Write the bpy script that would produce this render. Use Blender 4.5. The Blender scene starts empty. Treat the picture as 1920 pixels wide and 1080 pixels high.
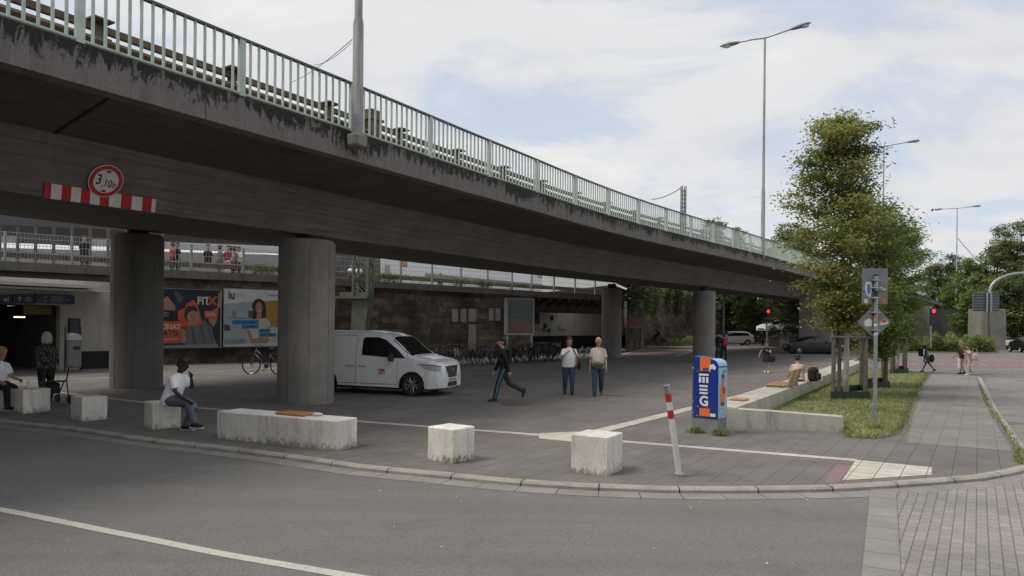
import bpy, bmesh, math, random
import numpy as np
from mathutils import Vector, Matrix
R = math.radians
random.seed(7)
scene = bpy.context.scene
COL = scene.collection
# ------------------------------------------------------------------ camera
F, CX, CY, HC, ROLL = 1360.0, 960.0, 610.0, 2.05, 0.0105
cam_d = bpy.data.cameras.new("camera")
cam = bpy.data.objects.new("camera", cam_d)
COL.objects.link(cam)
cam_d.sensor_width = 36.0
cam_d.lens = 36.0 * F / 1920.0
cam_d.shift_y = (CY - 540.0) / 1920.0
cam_d.clip_start = 0.1
cam_d.clip_end = 3000
cam.matrix_world = Matrix.Translation((0, 0, HC)) @ Matrix.Rotation(R(90), 4, 'X') @ Matrix.Rotation(ROLL, 4, 'Z')
scene.camera = cam
scene.render.resolution_x = 1024
scene.render.resolution_y = 576
# ------------------------------------------------------------------ light
SUN_EL, SUN_AZ, EXPO = R(58), R(258), 0.75     # azimuth clockwise from +Y
scene.view_settings.view_transform = 'Standard'
scene.view_settings.look = 'None'
scene.view_settings.exposure = EXPO
scene.view_settings.gamma = 1.0
world = bpy.data.worlds.new("World")
scene.world = world
world.use_nodes = True
wt = world.node_tree
wt.nodes.clear()
def wn(t, **kw):
    n = wt.nodes.new(t)
    for k, v in kw.items(): setattr(n, k, v)
    return n
wout = wn('ShaderNodeOutputWorld'); wbg = wn('ShaderNodeBackground')
wsky = wn('ShaderNodeTexSky', sky_type='NISHITA', sun_disc=False, sun_elevation=SUN_EL, sun_rotation=SUN_AZ, air_density=1.0, dust_density=1.5, ozone_density=1.0)
wtc = wn('ShaderNodeTexCoord')
wsep = wn('ShaderNodeSeparateXYZ'); wt.links.new(wtc.outputs['Generated'], wsep.inputs[0])
def wmath(op, a, b=None, clamp=False):
    n = wn('ShaderNodeMath', operation=op); n.use_clamp = clamp
    for i, x in enumerate((a, b)):
        if x is None: continue
        if isinstance(x, (int, float)): n.inputs[i].default_value = x
        else: wt.links.new(x, n.inputs[i])
    return n.outputs[0]
zz = wmath('ADD', wmath('MAXIMUM', wsep.outputs[2], 0.0), 0.22)
wcmb = wn('ShaderNodeCombineXYZ')
wt.links.new(wmath('DIVIDE', wsep.outputs[0], zz), wcmb.inputs[0])
wt.links.new(wmath('DIVIDE', wsep.outputs[1], zz), wcmb.inputs[1])
COFF = (8.3, 2.2, 0)
def wnoise(scale, detail, rough, off, sc=(1, 1, 1), rot=0, dist=0.0):
    m = wn('ShaderNodeMapping'); m.inputs['Location'].default_value = off; m.inputs['Scale'].default_value = sc
    m.inputs['Rotation'].default_value = (0, 0, rot)
    wt.links.new(wcmb.outputs[0], m.inputs[0])
    n = wn('ShaderNodeTexNoise'); n.inputs['Scale'].default_value = scale; n.inputs['Detail'].default_value = detail
    n.inputs['Roughness'].default_value = rough; n.inputs['Distortion'].default_value = dist
    wt.links.new(m.outputs[0], n.inputs['Vector'])
    return n.outputs[0]
def wramp(x, stops):
    r = wn('ShaderNodeValToRGB'); r.color_ramp.interpolation = 'EASE'
    while len(r.color_ramp.elements) < len(stops): r.color_ramp.elements.new(0.5)
    for e, (p, c) in zip(r.color_ramp.elements, stops): e.position = p; e.color = (*c, 1)
    wt.links.new(x, r.inputs[0]); return r.outputs[0]
cover = wnoise(1.35, 9, 0.60, COFF, (1, 1.35, 1), R(25), 0.45)
shade = wnoise(1.6, 6, 0.6, (7.3, 4.1, 2), (1, 1.6, 1), R(30), 0.3)
cov = wramp(cover, [(0.38, (0, 0, 0)), (0.54, (1, 1, 1))])
ccol = wramp(shade, [(0.30, (6.1, 6.15, 6.4)), (0.55, (6.75, 6.75, 6.85)), (0.75, (7.6, 7.5, 7.4))])
blue = wn('ShaderNodeMix', data_type='RGBA'); blue.inputs[0].default_value = 0.6
wt.links.new(wsky.outputs[0], blue.inputs[6]); blue.inputs[7].default_value = (6.0, 6.9, 8.2, 1)
wmix = wn('ShaderNodeMix', data_type='RGBA')
covk = wmath('ADD', wmath('MULTIPLY', cov, 0.72), 0.26)
wt.links.new(covk, wmix.inputs[0]); wt.links.new(blue.outputs[2], wmix.inputs[6]); wt.links.new(ccol, wmix.inputs[7])
wt.links.new(wmix.outputs[2], wbg.inputs['Color'])
wbg.inputs['Strength'].default_value = 0.070
wt.links.new(wbg.outputs[0], wout.inputs[0])
sl = bpy.data.lights.new("sun", 'SUN'); sl.energy = 1.5; sl.angle = R(22); sl.color = (1.0, 0.93, 0.83)
so = bpy.data.objects.new("sun", sl); COL.objects.link(so)
sd = Vector((math.sin(SUN_AZ) * math.cos(SUN_EL), math.cos(SUN_AZ) * math.cos(SUN_EL), math.sin(SUN_EL)))
so.rotation_euler = sd.to_track_quat('Z', 'Y').to_euler()
# ------------------------------------------------------------------ layout helpers
def ray(u, v):
    a = (u - CX) / F; b = (CY - v) / F
    return Vector((a * math.cos(ROLL) - b * math.sin(ROLL), 1.0, a * math.sin(ROLL) + b * math.cos(ROLL)))
def G(u, v, z=0.0):
    r = ray(u, v); t = (z - HC) / r.z
    return Vector((r.x * t, t, z))
def D(u, v, d):
    r = ray(u, v); return Vector((r.x * d, d, HC + r.z * d))
def V2(a, b): return Vector((a, b, 0))
# ------------------------------------------------------------------ mesh builder
class MB:
    def __init__(s): s.v = []; s.f = []; s.m = []; s.uv = []; s.mi = 0; s.T = None
    def vert(s, p, uv=(0, 0)):
        p = Vector(p)
        if s.T is not None: p = s.T @ p
        s.v.append(tuple(p)); s.uv.append(uv); return len(s.v) - 1
    def face(s, idx): s.f.append(tuple(idx)); s.m.append(s.mi)
    def poly(s, pts, uvs=None):
        s.face([s.vert(p, uvs[i] if uvs else (p[0], p[1])) for i, p in enumerate(pts)])
    def hexa(s, b, t):          # b, t: 4 points each, ccw seen from above
        i = [s.vert(p, (p[0], p[1])) for p in list(b) + list(t)]
        for q in ((3, 2, 1, 0), (4, 5, 6, 7), (0, 1, 5, 4), (1, 2, 6, 5), (2, 3, 7, 6), (3, 0, 4, 7)): s.face([i[k] for k in q])
    def box(s, c, d, rz=0.0, M=None, bev=0.0):
        x, y, z = d[0] / 2, d[1] / 2, d[2] / 2
        T = Matrix.Translation(c) @ (M if M is not None else Matrix.Rotation(rz, 4, 'Z'))
        if bev <= 0:
            P = [T @ Vector(p) for p in ((-x, -y, -z), (x, -y, -z), (x, y, -z), (-x, y, -z), (-x, -y, z), (x, -y, z), (x, y, z), (-x, y, z))]
            s.hexa(P[:4], P[4:])
        else:
            b = bev
            def ring(zz, k): return [(-x + k, -y + b), (-x + b, -y + k), (x - b, -y + k), (x - k, -y + b), (x - k, y - b), (x - b, y - k), (-x + b, y - k), (-x + k, y - b)], zz
            rings = [ring(-z, b), ring(-z + b, 0), ring(z - b, 0), ring(z, b)]
            ids = [[s.vert(T @ Vector((p[0], p[1], zz)), (p[0], p[1])) for p in r] for r, zz in rings]
            for a_, b_ in zip(ids[:-1], ids[1:]):
                for k in range(8): s.face((a_[k], a_[(k + 1) % 8], b_[(k + 1) % 8], b_[k]))
            s.face(ids[0][::-1]); s.face(ids[-1])
    def tube(s, pts, rad, n=8, side=None, cap=True, flat=None):
        pts = [Vector(p) for p in pts]; N = len(pts)
        if not isinstance(rad, (list, tuple)): rad = [rad] * N
        prev = None; ids = []; L = 0
        for i, p in enumerate(pts):
            t = (pts[min(i + 1, N - 1)] - pts[max(i - 1, 0)])
            if t.length < 1e-9: t = Vector((0, 0, 1))
            t.normalize()
            ref = Vector(side) if side is not None else (prev if prev is not None else (Vector((0, 0, 1)) if abs(t.z) < 0.9 else Vector((1, 0, 0))))
            a = ref - t * ref.dot(t)
            if a.length < 1e-4: a = t.orthogonal()
            a.normalize(); b = t.cross(a); prev = a
            r = rad[i]; ra, rb = r if isinstance(r, (tuple, list)) else (r, r)
            if i: L += (p - pts[i - 1]).length
            ids.append([s.vert(p + a * (ra * math.cos(2 * math.pi * k / n)) + b * (rb * math.sin(2 * math.pi * k / n)), (k / n, L)) for k in range(n)])
        for r0, r1 in zip(ids[:-1], ids[1:]):
            for k in range(n): s.face((r0[k], r0[(k + 1) % n], r1[(k + 1) % n], r1[k]))
        if cap: s.face(ids[0][::-1]); s.face(ids[-1])
    def cyl(s, c, r, h, n=16, axis='Z', r2=None):
        c = Vector(c); ax = {'X': Vector((1, 0, 0)), 'Y': Vector((0, 1, 0)), 'Z': Vector((0, 0, 1))}[axis] if isinstance(axis, str) else Vector(axis)
        s.tube([c - ax * h / 2, c + ax * h / 2], [r, r if r2 is None else r2], n)
    def ell(s, c, r, nu=12, nv=8, M=None):
        c = Vector(c); ids = []
        for j in range(nv + 1):
            th = math.pi * j / nv
            if j in (0, nv):
                p = Vector((0, 0, r[2] * (1 if j == 0 else -1))); p = (M @ p if M is not None else p)
                ids.append([s.vert(c + p)])
            else:
                row = []
                for i in range(nu):
                    ph = 2 * math.pi * i / nu
                    p = Vector((r[0] * math.sin(th) * math.cos(ph), r[1] * math.sin(th) * math.sin(ph), r[2] * math.cos(th)))
                    if M is not None: p = M @ p
                    row.append(s.vert(c + p))
                ids.append(row)
        for i in range(nu):
            s.face((ids[0][0], ids[1][i], ids[1][(i + 1) % nu]))
            s.face((ids[nv][0], ids[nv - 1][(i + 1) % nu], ids[nv - 1][i]))
        for j in range(1, nv - 1):
            for i in range(nu): s.face((ids[j][i], ids[j + 1][i], ids[j + 1][(i + 1) % nu], ids[j][(i + 1) % nu]))
    def prism(s, pts, z0, z1):     # plan polygon ccw
        n = len(pts)
        a = [s.vert((p[0], p[1], z0), (p[0], p[1])) for p in pts]; b = [s.vert((p[0], p[1], z1), (p[0], p[1])) for p in pts]
        s.face(a[::-1]); s.face(b)
        for k in range(n): s.face((a[k], a[(k + 1) % n], b[(k + 1) % n], b[k]))
    def extr(s, pts, axis_fn, t0, t1):     # polygon in (a,b), axis_fn(a,b,t) -> point
        n = len(pts)
        a = [s.vert(axis_fn(p[0], p[1], t0), p) for p in pts]; b = [s.vert(axis_fn(p[0], p[1], t1), p) for p in pts]
        s.face(a[::-1]); s.face(b)
        for k in range(n): s.face((a[k], a[(k + 1) % n], b[(k + 1) % n], b[k]))
    def sweep(s, path, sec, closed=True, caps=True):     # path: list of (pos, left normal, arclen, ztop), sec: list of (n, z)
        ids = []
        cl = [0]
        for a, b in zip(sec[:-1], sec[1:]): cl.append(cl[-1] + math.hypot(b[0] - a[0], b[1] - a[1]))
        for (p, nrm, L) in path:
            ids.append([s.vert(p + nrm * a + Vector((0, 0, b)), (L, c)) for (a, b), c in zip(sec, cl)])
        m = len(sec)
        for r0, r1 in zip(ids[:-1], ids[1:]):
            for k in range(m if closed else m - 1): s.face((r0[k], r0[(k + 1) % m], r1[(k + 1) % m], r1[k]))
        if closed and caps: s.face(ids[0]); s.face(ids[-1][::-1])
    def text(s, body, size, fn, bold=0.0, align='CENTER', sx=1.0, space=1.0):
        c = bpy.data.curves.new('t', 'FONT'); c.body = body; c.size = size; c.offset = bold * size; c.align_x = align; c.align_y = 'CENTER'; c.space_character = space
        o = bpy.data.objects.new('t', c); COL.objects.link(o)
        dg = bpy.context.evaluated_depsgraph_get(); me = o.evaluated_get(dg).to_mesh()
        base = len(s.v)
        vs = [tuple(v.co) for v in me.vertices]; fs = [tuple(p.vertices) for p in me.polygons]
        o.evaluated_get(dg).to_mesh_clear(); bpy.data.objects.remove(o); bpy.data.curves.remove(c)
        for v in vs: s.vert(fn(v[0] * sx, v[1]))
        for f in fs: s.face([base + i for i in f])
    def build(s, name, mats, parent=None, smooth=False, world=False, label=None, fix=True):
        me = bpy.data.meshes.new(name)
        vs = s.v
        if world and parent is not None:
            l = parent.location; vs = [(p[0] - l.x, p[1] - l.y, p[2] - l.z) for p in vs]
        me.from_pydata(vs, [], s.f)
        if not isinstance(mats, (list, tuple)): mats = [mats]
        for m in mats: me.materials.append(m)
        if len(mats) > 1: me.polygons.foreach_set('material_index', s.m)
        ul = me.uv_layers.new(name='UVMap')
        li = np.empty(len(me.loops), dtype=np.int32); me.loops.foreach_get('vertex_index', li)
        ul.data.foreach_set('uv', np.array(s.uv, dtype=np.float32)[li].ravel())
        if smooth: me.polygons.foreach_set('use_smooth', [True] * len(me.polygons))
        if fix:
            bm = bmesh.new(); bm.from_mesh(me); bmesh.ops.recalc_face_normals(bm, faces=bm.faces); bm.to_mesh(me); bm.free()
        me.update()
        o = bpy.data.objects.new(name, me); COL.objects.link(o)
        if parent is not None: o.parent = parent
        if label: o['label'] = label
        if smooth == 'auto':
            try:
                me.set_sharp_from_angle(angle=R(38))
            except Exception: pass
        return o
def tag(o, label, cat, group=None, kind=None):
    if label: o['label'] = label
    if cat: o['category'] = cat
    if group: o['group'] = group
    if kind: o['kind'] = kind
    return o
def struct(o, label=None): o['kind'] = 'structure'; return o
def thing(name, label, cat, loc=(0, 0, 0), rz=0.0, group=None):
    o = bpy.data.objects.new(name, None); COL.objects.link(o); o.empty_display_size = 0.2
    o.location = loc; o.rotation_euler = (0, 0, rz)
    return tag(o, label, cat, group)
def copy_tree(o, loc=None, rz=None, label=None, parent=None, scale=None):
    c = o.copy(); COL.objects.link(c)
    if parent is not None: c.parent = parent
    if loc is not None: c.location = loc
    if rz is not None: c.rotation_euler = (0, 0, rz)
    if scale is not None: c.scale = (scale,) * 3
    if label: c['label'] = label
    for ch in list(o.children): copy_tree(ch, parent=c)
    return c
# ------------------------------------------------------------------ materials
MATS = {}
def new_mat(name):
    m = bpy.data.materials.new(name); m.use_nodes = True; nt = m.node_tree
    b = nt.nodes['Principled BSDF']; MATS[name] = m
    return m, nt, b
class NT:
    def __init__(s, nt): s.t = nt
    def n(s, t, **kw):
        x = s.t.nodes.new(t)
        for k, v in kw.items(): setattr(x, k, v)
        return x
    def l(s, a, b): s.t.links.new(a, b)
    def pos(s): return s.n('ShaderNodeNewGeometry').outputs['Position']
    def obj(s): return s.n('ShaderNodeTexCoord').outputs['Object']
    def gen(s): return s.n('ShaderNodeTexCoord').outputs['Generated']
    def uvc(s): return s.n('ShaderNodeTexCoord').outputs['UV']
    def map(s, v, sc=(1, 1, 1), rot=(0, 0, 0), loc=(0, 0, 0)):
        m = s.n('ShaderNodeMapping'); m.inputs['Scale'].default_value = sc; m.inputs['Rotation'].default_value = rot; m.inputs['Location'].default_value = loc
        s.l(v, m.inputs[0]); return m.outputs[0]
    def noise(s, v, scale, detail=4, rough=0.55, dist=0.0):
        x = s.n('ShaderNodeTexNoise'); x.inputs['Scale'].default_value = scale; x.inputs['Detail'].default_value = detail
        x.inputs['Roughness'].default_value = rough; x.inputs['Distortion'].default_value = dist; s.l(v, x.inputs['Vector']); return x.outputs[0]
    def voro(s, v, scale, feature='F1'):
        x = s.n('ShaderNodeTexVoronoi', feature=feature); x.inputs['Scale'].default_value = scale; s.l(v, x.inputs['Vector']); return x
    def math(s, op, a, b=None, clamp=False):
        x = s.n('ShaderNodeMath', operation=op); x.use_clamp = clamp
        for i, q in enumerate((a, b)):
            if q is None: continue
            if isinstance(q, (int, float)): x.inputs[i].default_value = q
            else: s.l(q, x.inputs[i])
        return x.outputs[0]
    def ramp(s, x, stops, interp='LINEAR'):
        r = s.n('ShaderNodeValToRGB'); r.color_ramp.interpolation = interp
        while len(r.color_ramp.elements) < len(stops): r.color_ramp.elements.new(0.5)
        for e, (p, c) in zip(r.color_ramp.elements, stops):
            e.position = p; e.color = (*c, 1) if not isinstance(c, (int, float)) else (c, c, c, 1)
        s.l(x, r.inputs[0]); return r.outputs[0]
    def mix(s, f, a, b, mode='MIX'):
        x = s.n('ShaderNodeMix', data_type='RGBA', blend_type=mode)
        for i, q in ((0, f), (6, a), (7, b)):
            if isinstance(q, (int, float)): x.inputs[i].default_value = q
            elif isinstance(q, tuple): x.inputs[i].default_value = (*q, 1)
            else: s.l(q, x.inputs[i])
        return x.outputs[2]
    def bump(s, h, strength=0.3, dist=0.01, bsdf=None):
        x = s.n('ShaderNodeBump'); x.inputs['Strength'].default_value = strength; x.inputs['Distance'].default_value = dist
        s.l(h, x.inputs['Height']); s.l(x.outputs[0], bsdf.inputs['Normal']); return x
def simple(name, c, rough=0.6, metal=0.0, var=0.12, scale=6.0, bump=0.0, bdist=0.01, bscale=None, spec=None, emit=None, coat=0.0, co='obj'):
    m, nt, b = new_mat(name); k = NT(nt)
    P = k.obj() if co == 'obj' else k.pos()
    if var > 0:
        n = k.noise(P, scale, 6, 0.6)
        d = tuple(x * (1 - var) for x in c); l = tuple(min(1, x * (1 + var)) for x in c)
        k.l(k.ramp(n, [(0.3, d), (0.7, l)]), b.inputs['Base Color'])
        k.l(k.ramp(k.noise(P, scale * 2.3, 3), [(0.3, max(0, rough - 0.08)), (0.7, min(1, rough + 0.08))]), b.inputs['Roughness'])
    else:
        b.inputs['Base Color'].default_value = (*c, 1); b.inputs['Roughness'].default_value = rough
    b.inputs['Metallic'].default_value = metal
    if bump > 0: k.bump(k.noise(P, bscale or scale * 4, 5, 0.65), bump, bdist, b)
    if spec is not None: b.inputs['Specular IOR Level'].default_value = spec
    if emit: b.inputs['Emission Color'].default_value = (*emit[0], 1); b.inputs['Emission Strength'].default_value = emit[1]
    if coat: b.inputs['Coat Weight'].default_value = coat; b.inputs['Coat Roughness'].default_value = 0.05
    return m
GRID = math.atan2(0.84, 0.54)
def m_asphalt():
    m, nt, b = new_mat('asphalt'); k = NT(nt); P = k.pos()
    big = k.noise(P, 0.35, 5, 0.6); fine = k.noise(P, 55, 3, 0.7)
    base = k.mix(big, (0.135, 0.130, 0.122), (0.18, 0.173, 0.163))
    grain = k.ramp(fine, [(0.3, 0.62), (0.7, 1.35)])
    c = k.mix(1.0, base, grain, 'MULTIPLY')
    sp = k.voro(P, 22); spots = k.ramp(sp.outputs['Distance'], [(0.05, 1.0), (0.13, 0.0)])
    sel = k.math('GREATER_THAN', k.noise(P, 7.0, 2), 0.56)
    c = k.mix(k.math('MULTIPLY', k.math('MULTIPLY', spots, sel), 0.35), c, (0.42, 0.41, 0.38))
    crack = k.voro(k.map(P, (0.35, 0.35, 0.35)), 1.0, 'DISTANCE_TO_EDGE')
    patch = k.noise(P, 1.3, 6, 0.7, 0.8)
    c = k.mix(k.ramp(patch, [(0.55, 0.0), (0.72, 0.45)]), c, (0.085, 0.082, 0.077))
    tr = k.noise(k.map(P, (0.12, 1.4, 1), rot=(0, 0, R(14))), 1.0, 4, 0.6)
    c = k.mix(k.ramp(tr, [(0.45, 0.0), (0.62, 0.30)]), c, (0.105, 0.10, 0.094))
    wob = k.n('ShaderNodeTexNoise'); wob.inputs['Scale'].default_value = 2.0; k.l(P, wob.inputs['Vector'])
    ck = k.voro(k.mix(0.25, k.map(P, (0.33, 0.33, 0.33)), wob.outputs['Color'], 'ADD'), 1.0, 'DISTANCE_TO_EDGE')
    c = k.mix(k.ramp(ck.outputs['Distance'], [(0.0015, 0.22), (0.005, 0.0)]), c, (0.05, 0.048, 0.045))
    k.l(c, b.inputs['Base Color']); b.inputs['Roughness'].default_value = 0.9
    k.bump(fine, 0.5, 0.006, b); return m
def m_tiles(name, w, h, c1, c2, cm, mortar, rot=GRID, bumpd=0.006, squash=0.5, speck=0.0):
    m, nt, b = new_mat(name); k = NT(nt); P = k.pos()
    q = k.map(P, rot=(0, 0, -rot)); dist = k.noise(P, 3.0, 2)
    br = k.n('ShaderNodeTexBrick'); k.l(q, br.inputs['Vector']); br.inputs['Scale'].default_value = 1.0
    br.inputs['Brick Width'].default_value = w; br.inputs['Row Height'].default_value = h; br.inputs['Mortar Size'].default_value = mortar
    br.inputs['Mortar Smooth'].default_value = 0.3; br.inputs['Bias'].default_value = 0.0; br.offset = squash
    br.inputs['Color1'].default_value = (*c1, 1); br.inputs['Color2'].default_value = (*c2, 1); br.inputs['Mortar'].default_value = (*cm, 1)
    big = k.ramp(k.noise(P, 0.6, 6, 0.65), [(0.3, 0.78), (0.7, 1.18)]); fine = k.noise(P, 60, 3, 0.7)
    c = k.mix(1.0, k.mix(1.0, br.outputs['Color'], big, 'MULTIPLY'), k.ramp(fine, [(0.3, 0.75), (0.7, 1.25)]), 'MULTIPLY')
    if speck > 0:
        sp = k.voro(P, 60); c = k.mix(k.math('MULTIPLY', k.ramp(sp.outputs['Distance'], [(0.12, 1.0), (0.3, 0.0)]), speck), c, (0.4, 0.38, 0.34))
    k.l(c, b.inputs['Base Color']); b.inputs['Roughness'].default_value = 0.85
    k.bump(k.math('ADD', k.math('MULTIPLY', br.outputs['Fac'], -1.0), k.math('MULTIPLY', fine, 0.25)), 0.6, bumpd, b); return m
def m_concrete(name, c=(0.30, 0.285, 0.26), boards=0.0, stain=0.0, dark=(0.05, 0.047, 0.042), bdir=0, rough=0.85, top=False, grime=0.0):
    # boards: strength of shuttering-board marks (UV y); stain: streaks on object
    m, nt, b = new_mat(name); k = NT(nt); P = k.pos(); U = k.uvc()
    n1 = k.noise(P, 0.9, 7, 0.65); n2 = k.noise(P, 30, 4, 0.7)
    lo = tuple(x * 0.72 for x in c); hi = tuple(min(1, x * 1.2) for x in c)
    col = k.ramp(n1, [(0.28, lo), (0.72, hi)])
    col = k.mix(1.0, col, k.ramp(n2, [(0.3, 0.86), (0.7, 1.12)]), 'MULTIPLY')
    hgt = n2
    if boards > 0:
        wv = k.noise(k.map(U, (0.25, 7.0, 1)), 1.6, 3, 0.6)
        col = k.mix(boards, col, k.mix(1.0, col, k.ramp(wv, [(0.3, 0.62), (0.7, 1.3)]), 'MULTIPLY'))
        hgt = k.math('ADD', k.math('MULTIPLY', wv, 1.5), k.math('MULTIPLY', n2, 0.4))
    if stain > 0:
        vs = k.noise(k.map(P, (5, 5, 0.55)), 1.0, 6, 0.7)
        col = k.mix(k.ramp(vs, [(0.5, 0.0), (0.74, stain)]), col, dark)
    if grime > 0:      # dirt splashed up at the foot and blotches with a shape of their own
        g = k.gen(); sx = k.n('ShaderNodeSeparateXYZ'); k.l(g, sx.inputs[0])
        foot = k.ramp(sx.outputs[2], [(0.0, 1.0), (0.3, 0.25), (0.75, 0.10), (1.0, 0.0)])
        ns = k.noise(k.map(P, (9, 9, 5)), 1.5, 8, 0.75)
        f = k.ramp(k.math('ADD', ns, k.math('MULTIPLY', foot, 0.30)), [(0.62, 0.0), (0.78, grime)])
        col = k.mix(f, col, dark)
    k.l(col, b.inputs['Base Color']); b.inputs['Roughness'].default_value = rough
    k.bump(hgt, 0.35, 0.008, b); return m
ASPH = m_asphalt()
PLAZA = m_tiles('plaza_paving', 0.6, 0.3, (0.135, 0.123, 0.113), (0.160, 0.147, 0.135), (0.062, 0.057, 0.052), 0.005)
PATHM = m_tiles('path_paving', 0.3, 0.3, (0.185, 0.17, 0.155), (0.215, 0.20, 0.182), (0.10, 0.092, 0.083), 0.004)
PAVER = m_tiles('block_paving', 0.2, 0.105, (0.225, 0.21, 0.19), (0.27, 0.252, 0.228), (0.12, 0.11, 0.096), 0.006, speck=0.35)
GUTTER = m_tiles('gutter_slabs', 0.5, 50, (0.17, 0.16, 0.145), (0.19, 0.18, 0.16), (0.07, 0.065, 0.06), 0.006)
def m_kerb():
    m, nt, b = new_mat('kerb_stone'); k = NT(nt); P = k.pos(); U = k.uvc()
    sx = k.n('ShaderNodeSeparateXYZ'); k.l(U, sx.inputs[0])
    fr = k.math('FRACT', k.math('MULTIPLY', sx.outputs[0], 1.0)); j = k.math('LESS_THAN', fr, 0.018)
    n = k.noise(P, 70, 3, 0.7)
    c = k.ramp(n, [(0.3, (0.20, 0.183, 0.155)), (0.5, (0.33, 0.305, 0.262)), (0.7, (0.47, 0.44, 0.385))])
    c = k.mix(k.ramp(k.noise(P, 2.5, 5), [(0.45, 0.0), (0.7, 0.5)]), c, (0.12, 0.11, 0.095))
    k.l(k.mix(j, c, (0.03, 0.028, 0.025)), b.inputs['Base Color']); b.inputs['Roughness'].default_value = 0.9
    k.bump(n, 0.6, 0.006, b); return m
KERB = m_kerb()
def m_paint(name, c, worn=0.5, under=(0.09, 0.087, 0.083)):
    m, nt, b = new_mat(name); k = NT(nt); P = k.pos()
    w = k.noise(P, 9, 8, 0.75, 0.4); f = k.ramp(w, [(0.56, 0.0), (0.66, worn)])
    cc = k.mix(1.0, c, k.ramp(k.noise(P, 45, 3), [(0.3, 0.86), (0.7, 1.08)]), 'MULTIPLY')
    k.l(k.mix(f, cc, under), b.inputs['Base Color']); b.inputs['Roughness'].default_value = 0.8; return m
WPAINT = m_paint('white_road_paint', (0.50, 0.475, 0.42), 0.8)
WPAINT2 = m_paint('white_lane_paint', (0.55, 0.54, 0.52), 0.6)
CREAM = m_tiles('cream_tactile_tiles', 0.3, 0.3, (0.43, 0.405, 0.345), (0.49, 0.46, 0.395), (0.2, 0.185, 0.155), 0.004)
PINKL = m_paint('pink_guide_line', (0.23, 0.145, 0.155), 0.8)
REDP = m_paint('red_cycle_paint', (0.20, 0.12, 0.115), 0.35)
CONC = m_concrete('weathered_concrete', (0.23, 0.215, 0.19), stain=0.55)
CONCP = m_concrete('pillar_concrete', (0.235, 0.218, 0.195), stain=0.45, dark=(0.11, 0.10, 0.088))
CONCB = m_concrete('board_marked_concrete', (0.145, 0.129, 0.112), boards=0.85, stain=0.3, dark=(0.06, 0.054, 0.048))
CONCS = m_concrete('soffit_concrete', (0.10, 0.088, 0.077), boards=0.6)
BLOCKM = m_concrete('block_concrete', (0.74, 0.705, 0.645), stain=0.55, dark=(0.24, 0.22, 0.19), grime=0.92)
BENCHM = m_concrete('bench_concrete', (0.44, 0.415, 0.36), stain=0.75, dark=(0.12, 0.108, 0.09), grime=0.5)
def m_fascia():
    m, nt, b = new_mat('stained_edge_concrete'); k = NT(nt); P = k.pos(); U = k.uvc()
    sx = k.n('ShaderNodeSeparateXYZ'); k.l(U, sx.inputs[0])
    n2 = k.noise(P, 45, 4, 0.7)
    col = k.ramp(n2, [(0.3, (0.12, 0.11, 0.103)), (0.7, (0.22, 0.203, 0.19))])
    col = k.mix(k.ramp(k.noise(k.map(U, (5.0, 0.6, 1)), 1.0, 5, 0.7), [(0.45, 0.0), (0.75, 0.5)]), col, (0.07, 0.065, 0.06))
    # black biological growth hanging down from the top edge (uv y: 0 top .. 0.65 bottom)
    g = k.noise(k.map(U, (3.4, 1.3, 1)), 2.2, 9, 0.78, 0.6)
    big = k.noise(k.map(U, (0.35, 0.1, 1)), 1.6, 3, 0.5)
    thr = k.math('ADD', k.math('MULTIPLY', sx.outputs[1], -0.50), k.math('MULTIPLY', k.math('SUBTRACT', big, 0.5), 0.55))
    f = k.ramp(k.math('ADD', g, thr), [(0.36, 0.0), (0.42, 0.96)])
    col = k.mix(f, col, (0.016, 0.015, 0.014))
    fr = k.math('FRACT', k.math('DIVIDE', sx.outputs[0], 7.3)); j = k.math('LESS_THAN', fr, 0.0035)
    col = k.mix(k.math('MULTIPLY', j, 0.8), col, (0.03, 0.028, 0.026))
    k.l(col, b.inputs['Base Color']); b.inputs['Roughness'].default_value = 0.92; k.bump(k.math('ADD', n2, k.math('MULTIPLY', f, 0.6)), 0.5, 0.01, b); return m
FASCIA = m_fascia()
def m_stone():
    m, nt, b = new_mat('sandstone_masonry'); k = NT(nt); P = k.pos(); U = k.uvc()
    dist = k.n('ShaderNodeTexNoise'); dist.inputs['Scale'].default_value = 1.6; k.l(U, dist.inputs['Vector'])
    q = k.mix(0.10, U, dist.outputs['Color'], 'ADD')
    br = k.n('ShaderNodeTexBrick'); k.l(q, br.inputs['Vector']); br.inputs['Scale'].default_value = 1.0
    br.inputs['Brick Width'].default_value = 0.72; br.inputs['Row Height'].default_value = 0.36; br.inputs['Mortar Size'].default_value = 0.013
    br.inputs['Mortar Smooth'].default_value = 0.6; br.offset = 0.43; br.squash = 1.5; br.squash_frequency = 3; br.inputs['Bias'].default_value = -0.1
    br.inputs['Color1'].default_value = (0.25, 0.185, 0.135, 1); br.inputs['Color2'].default_value = (0.08, 0.066, 0.055, 1); br.inputs['Mortar'].default_value = (0.13, 0.12, 0.10, 1)
    n = k.noise(P, 5, 8, 0.75)
    c = k.mix(1.0, br.outputs['Color'], k.ramp(n, [(0.3, 0.45), (0.7, 1.7)]), 'MULTIPLY')
    c = k.mix(k.ramp(k.noise(P, 0.5, 5, 0.6), [(0.36, 0.85), (0.6, 0.0)]), c, (0.035, 0.031, 0.028))
    c = k.mix(k.ramp(k.noise(P, 12, 6, 0.8), [(0.62, 0.0), (0.72, 0.55)]), c, (0.26, 0.25, 0.22))
    k.l(c, b.inputs['Base Color']); b.inputs['Roughness'].default_value = 0.93
    k.bump(k.math('ADD', k.math('MULTIPLY', br.outputs['Fac'], -2.0), n), 0.9, 0.05, b); return m
STONE = m_stone()
COPING = m_concrete('coping_concrete', (0.17, 0.155, 0.13), stain=0.8, dark=(0.03, 0.028, 0.022))
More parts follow.
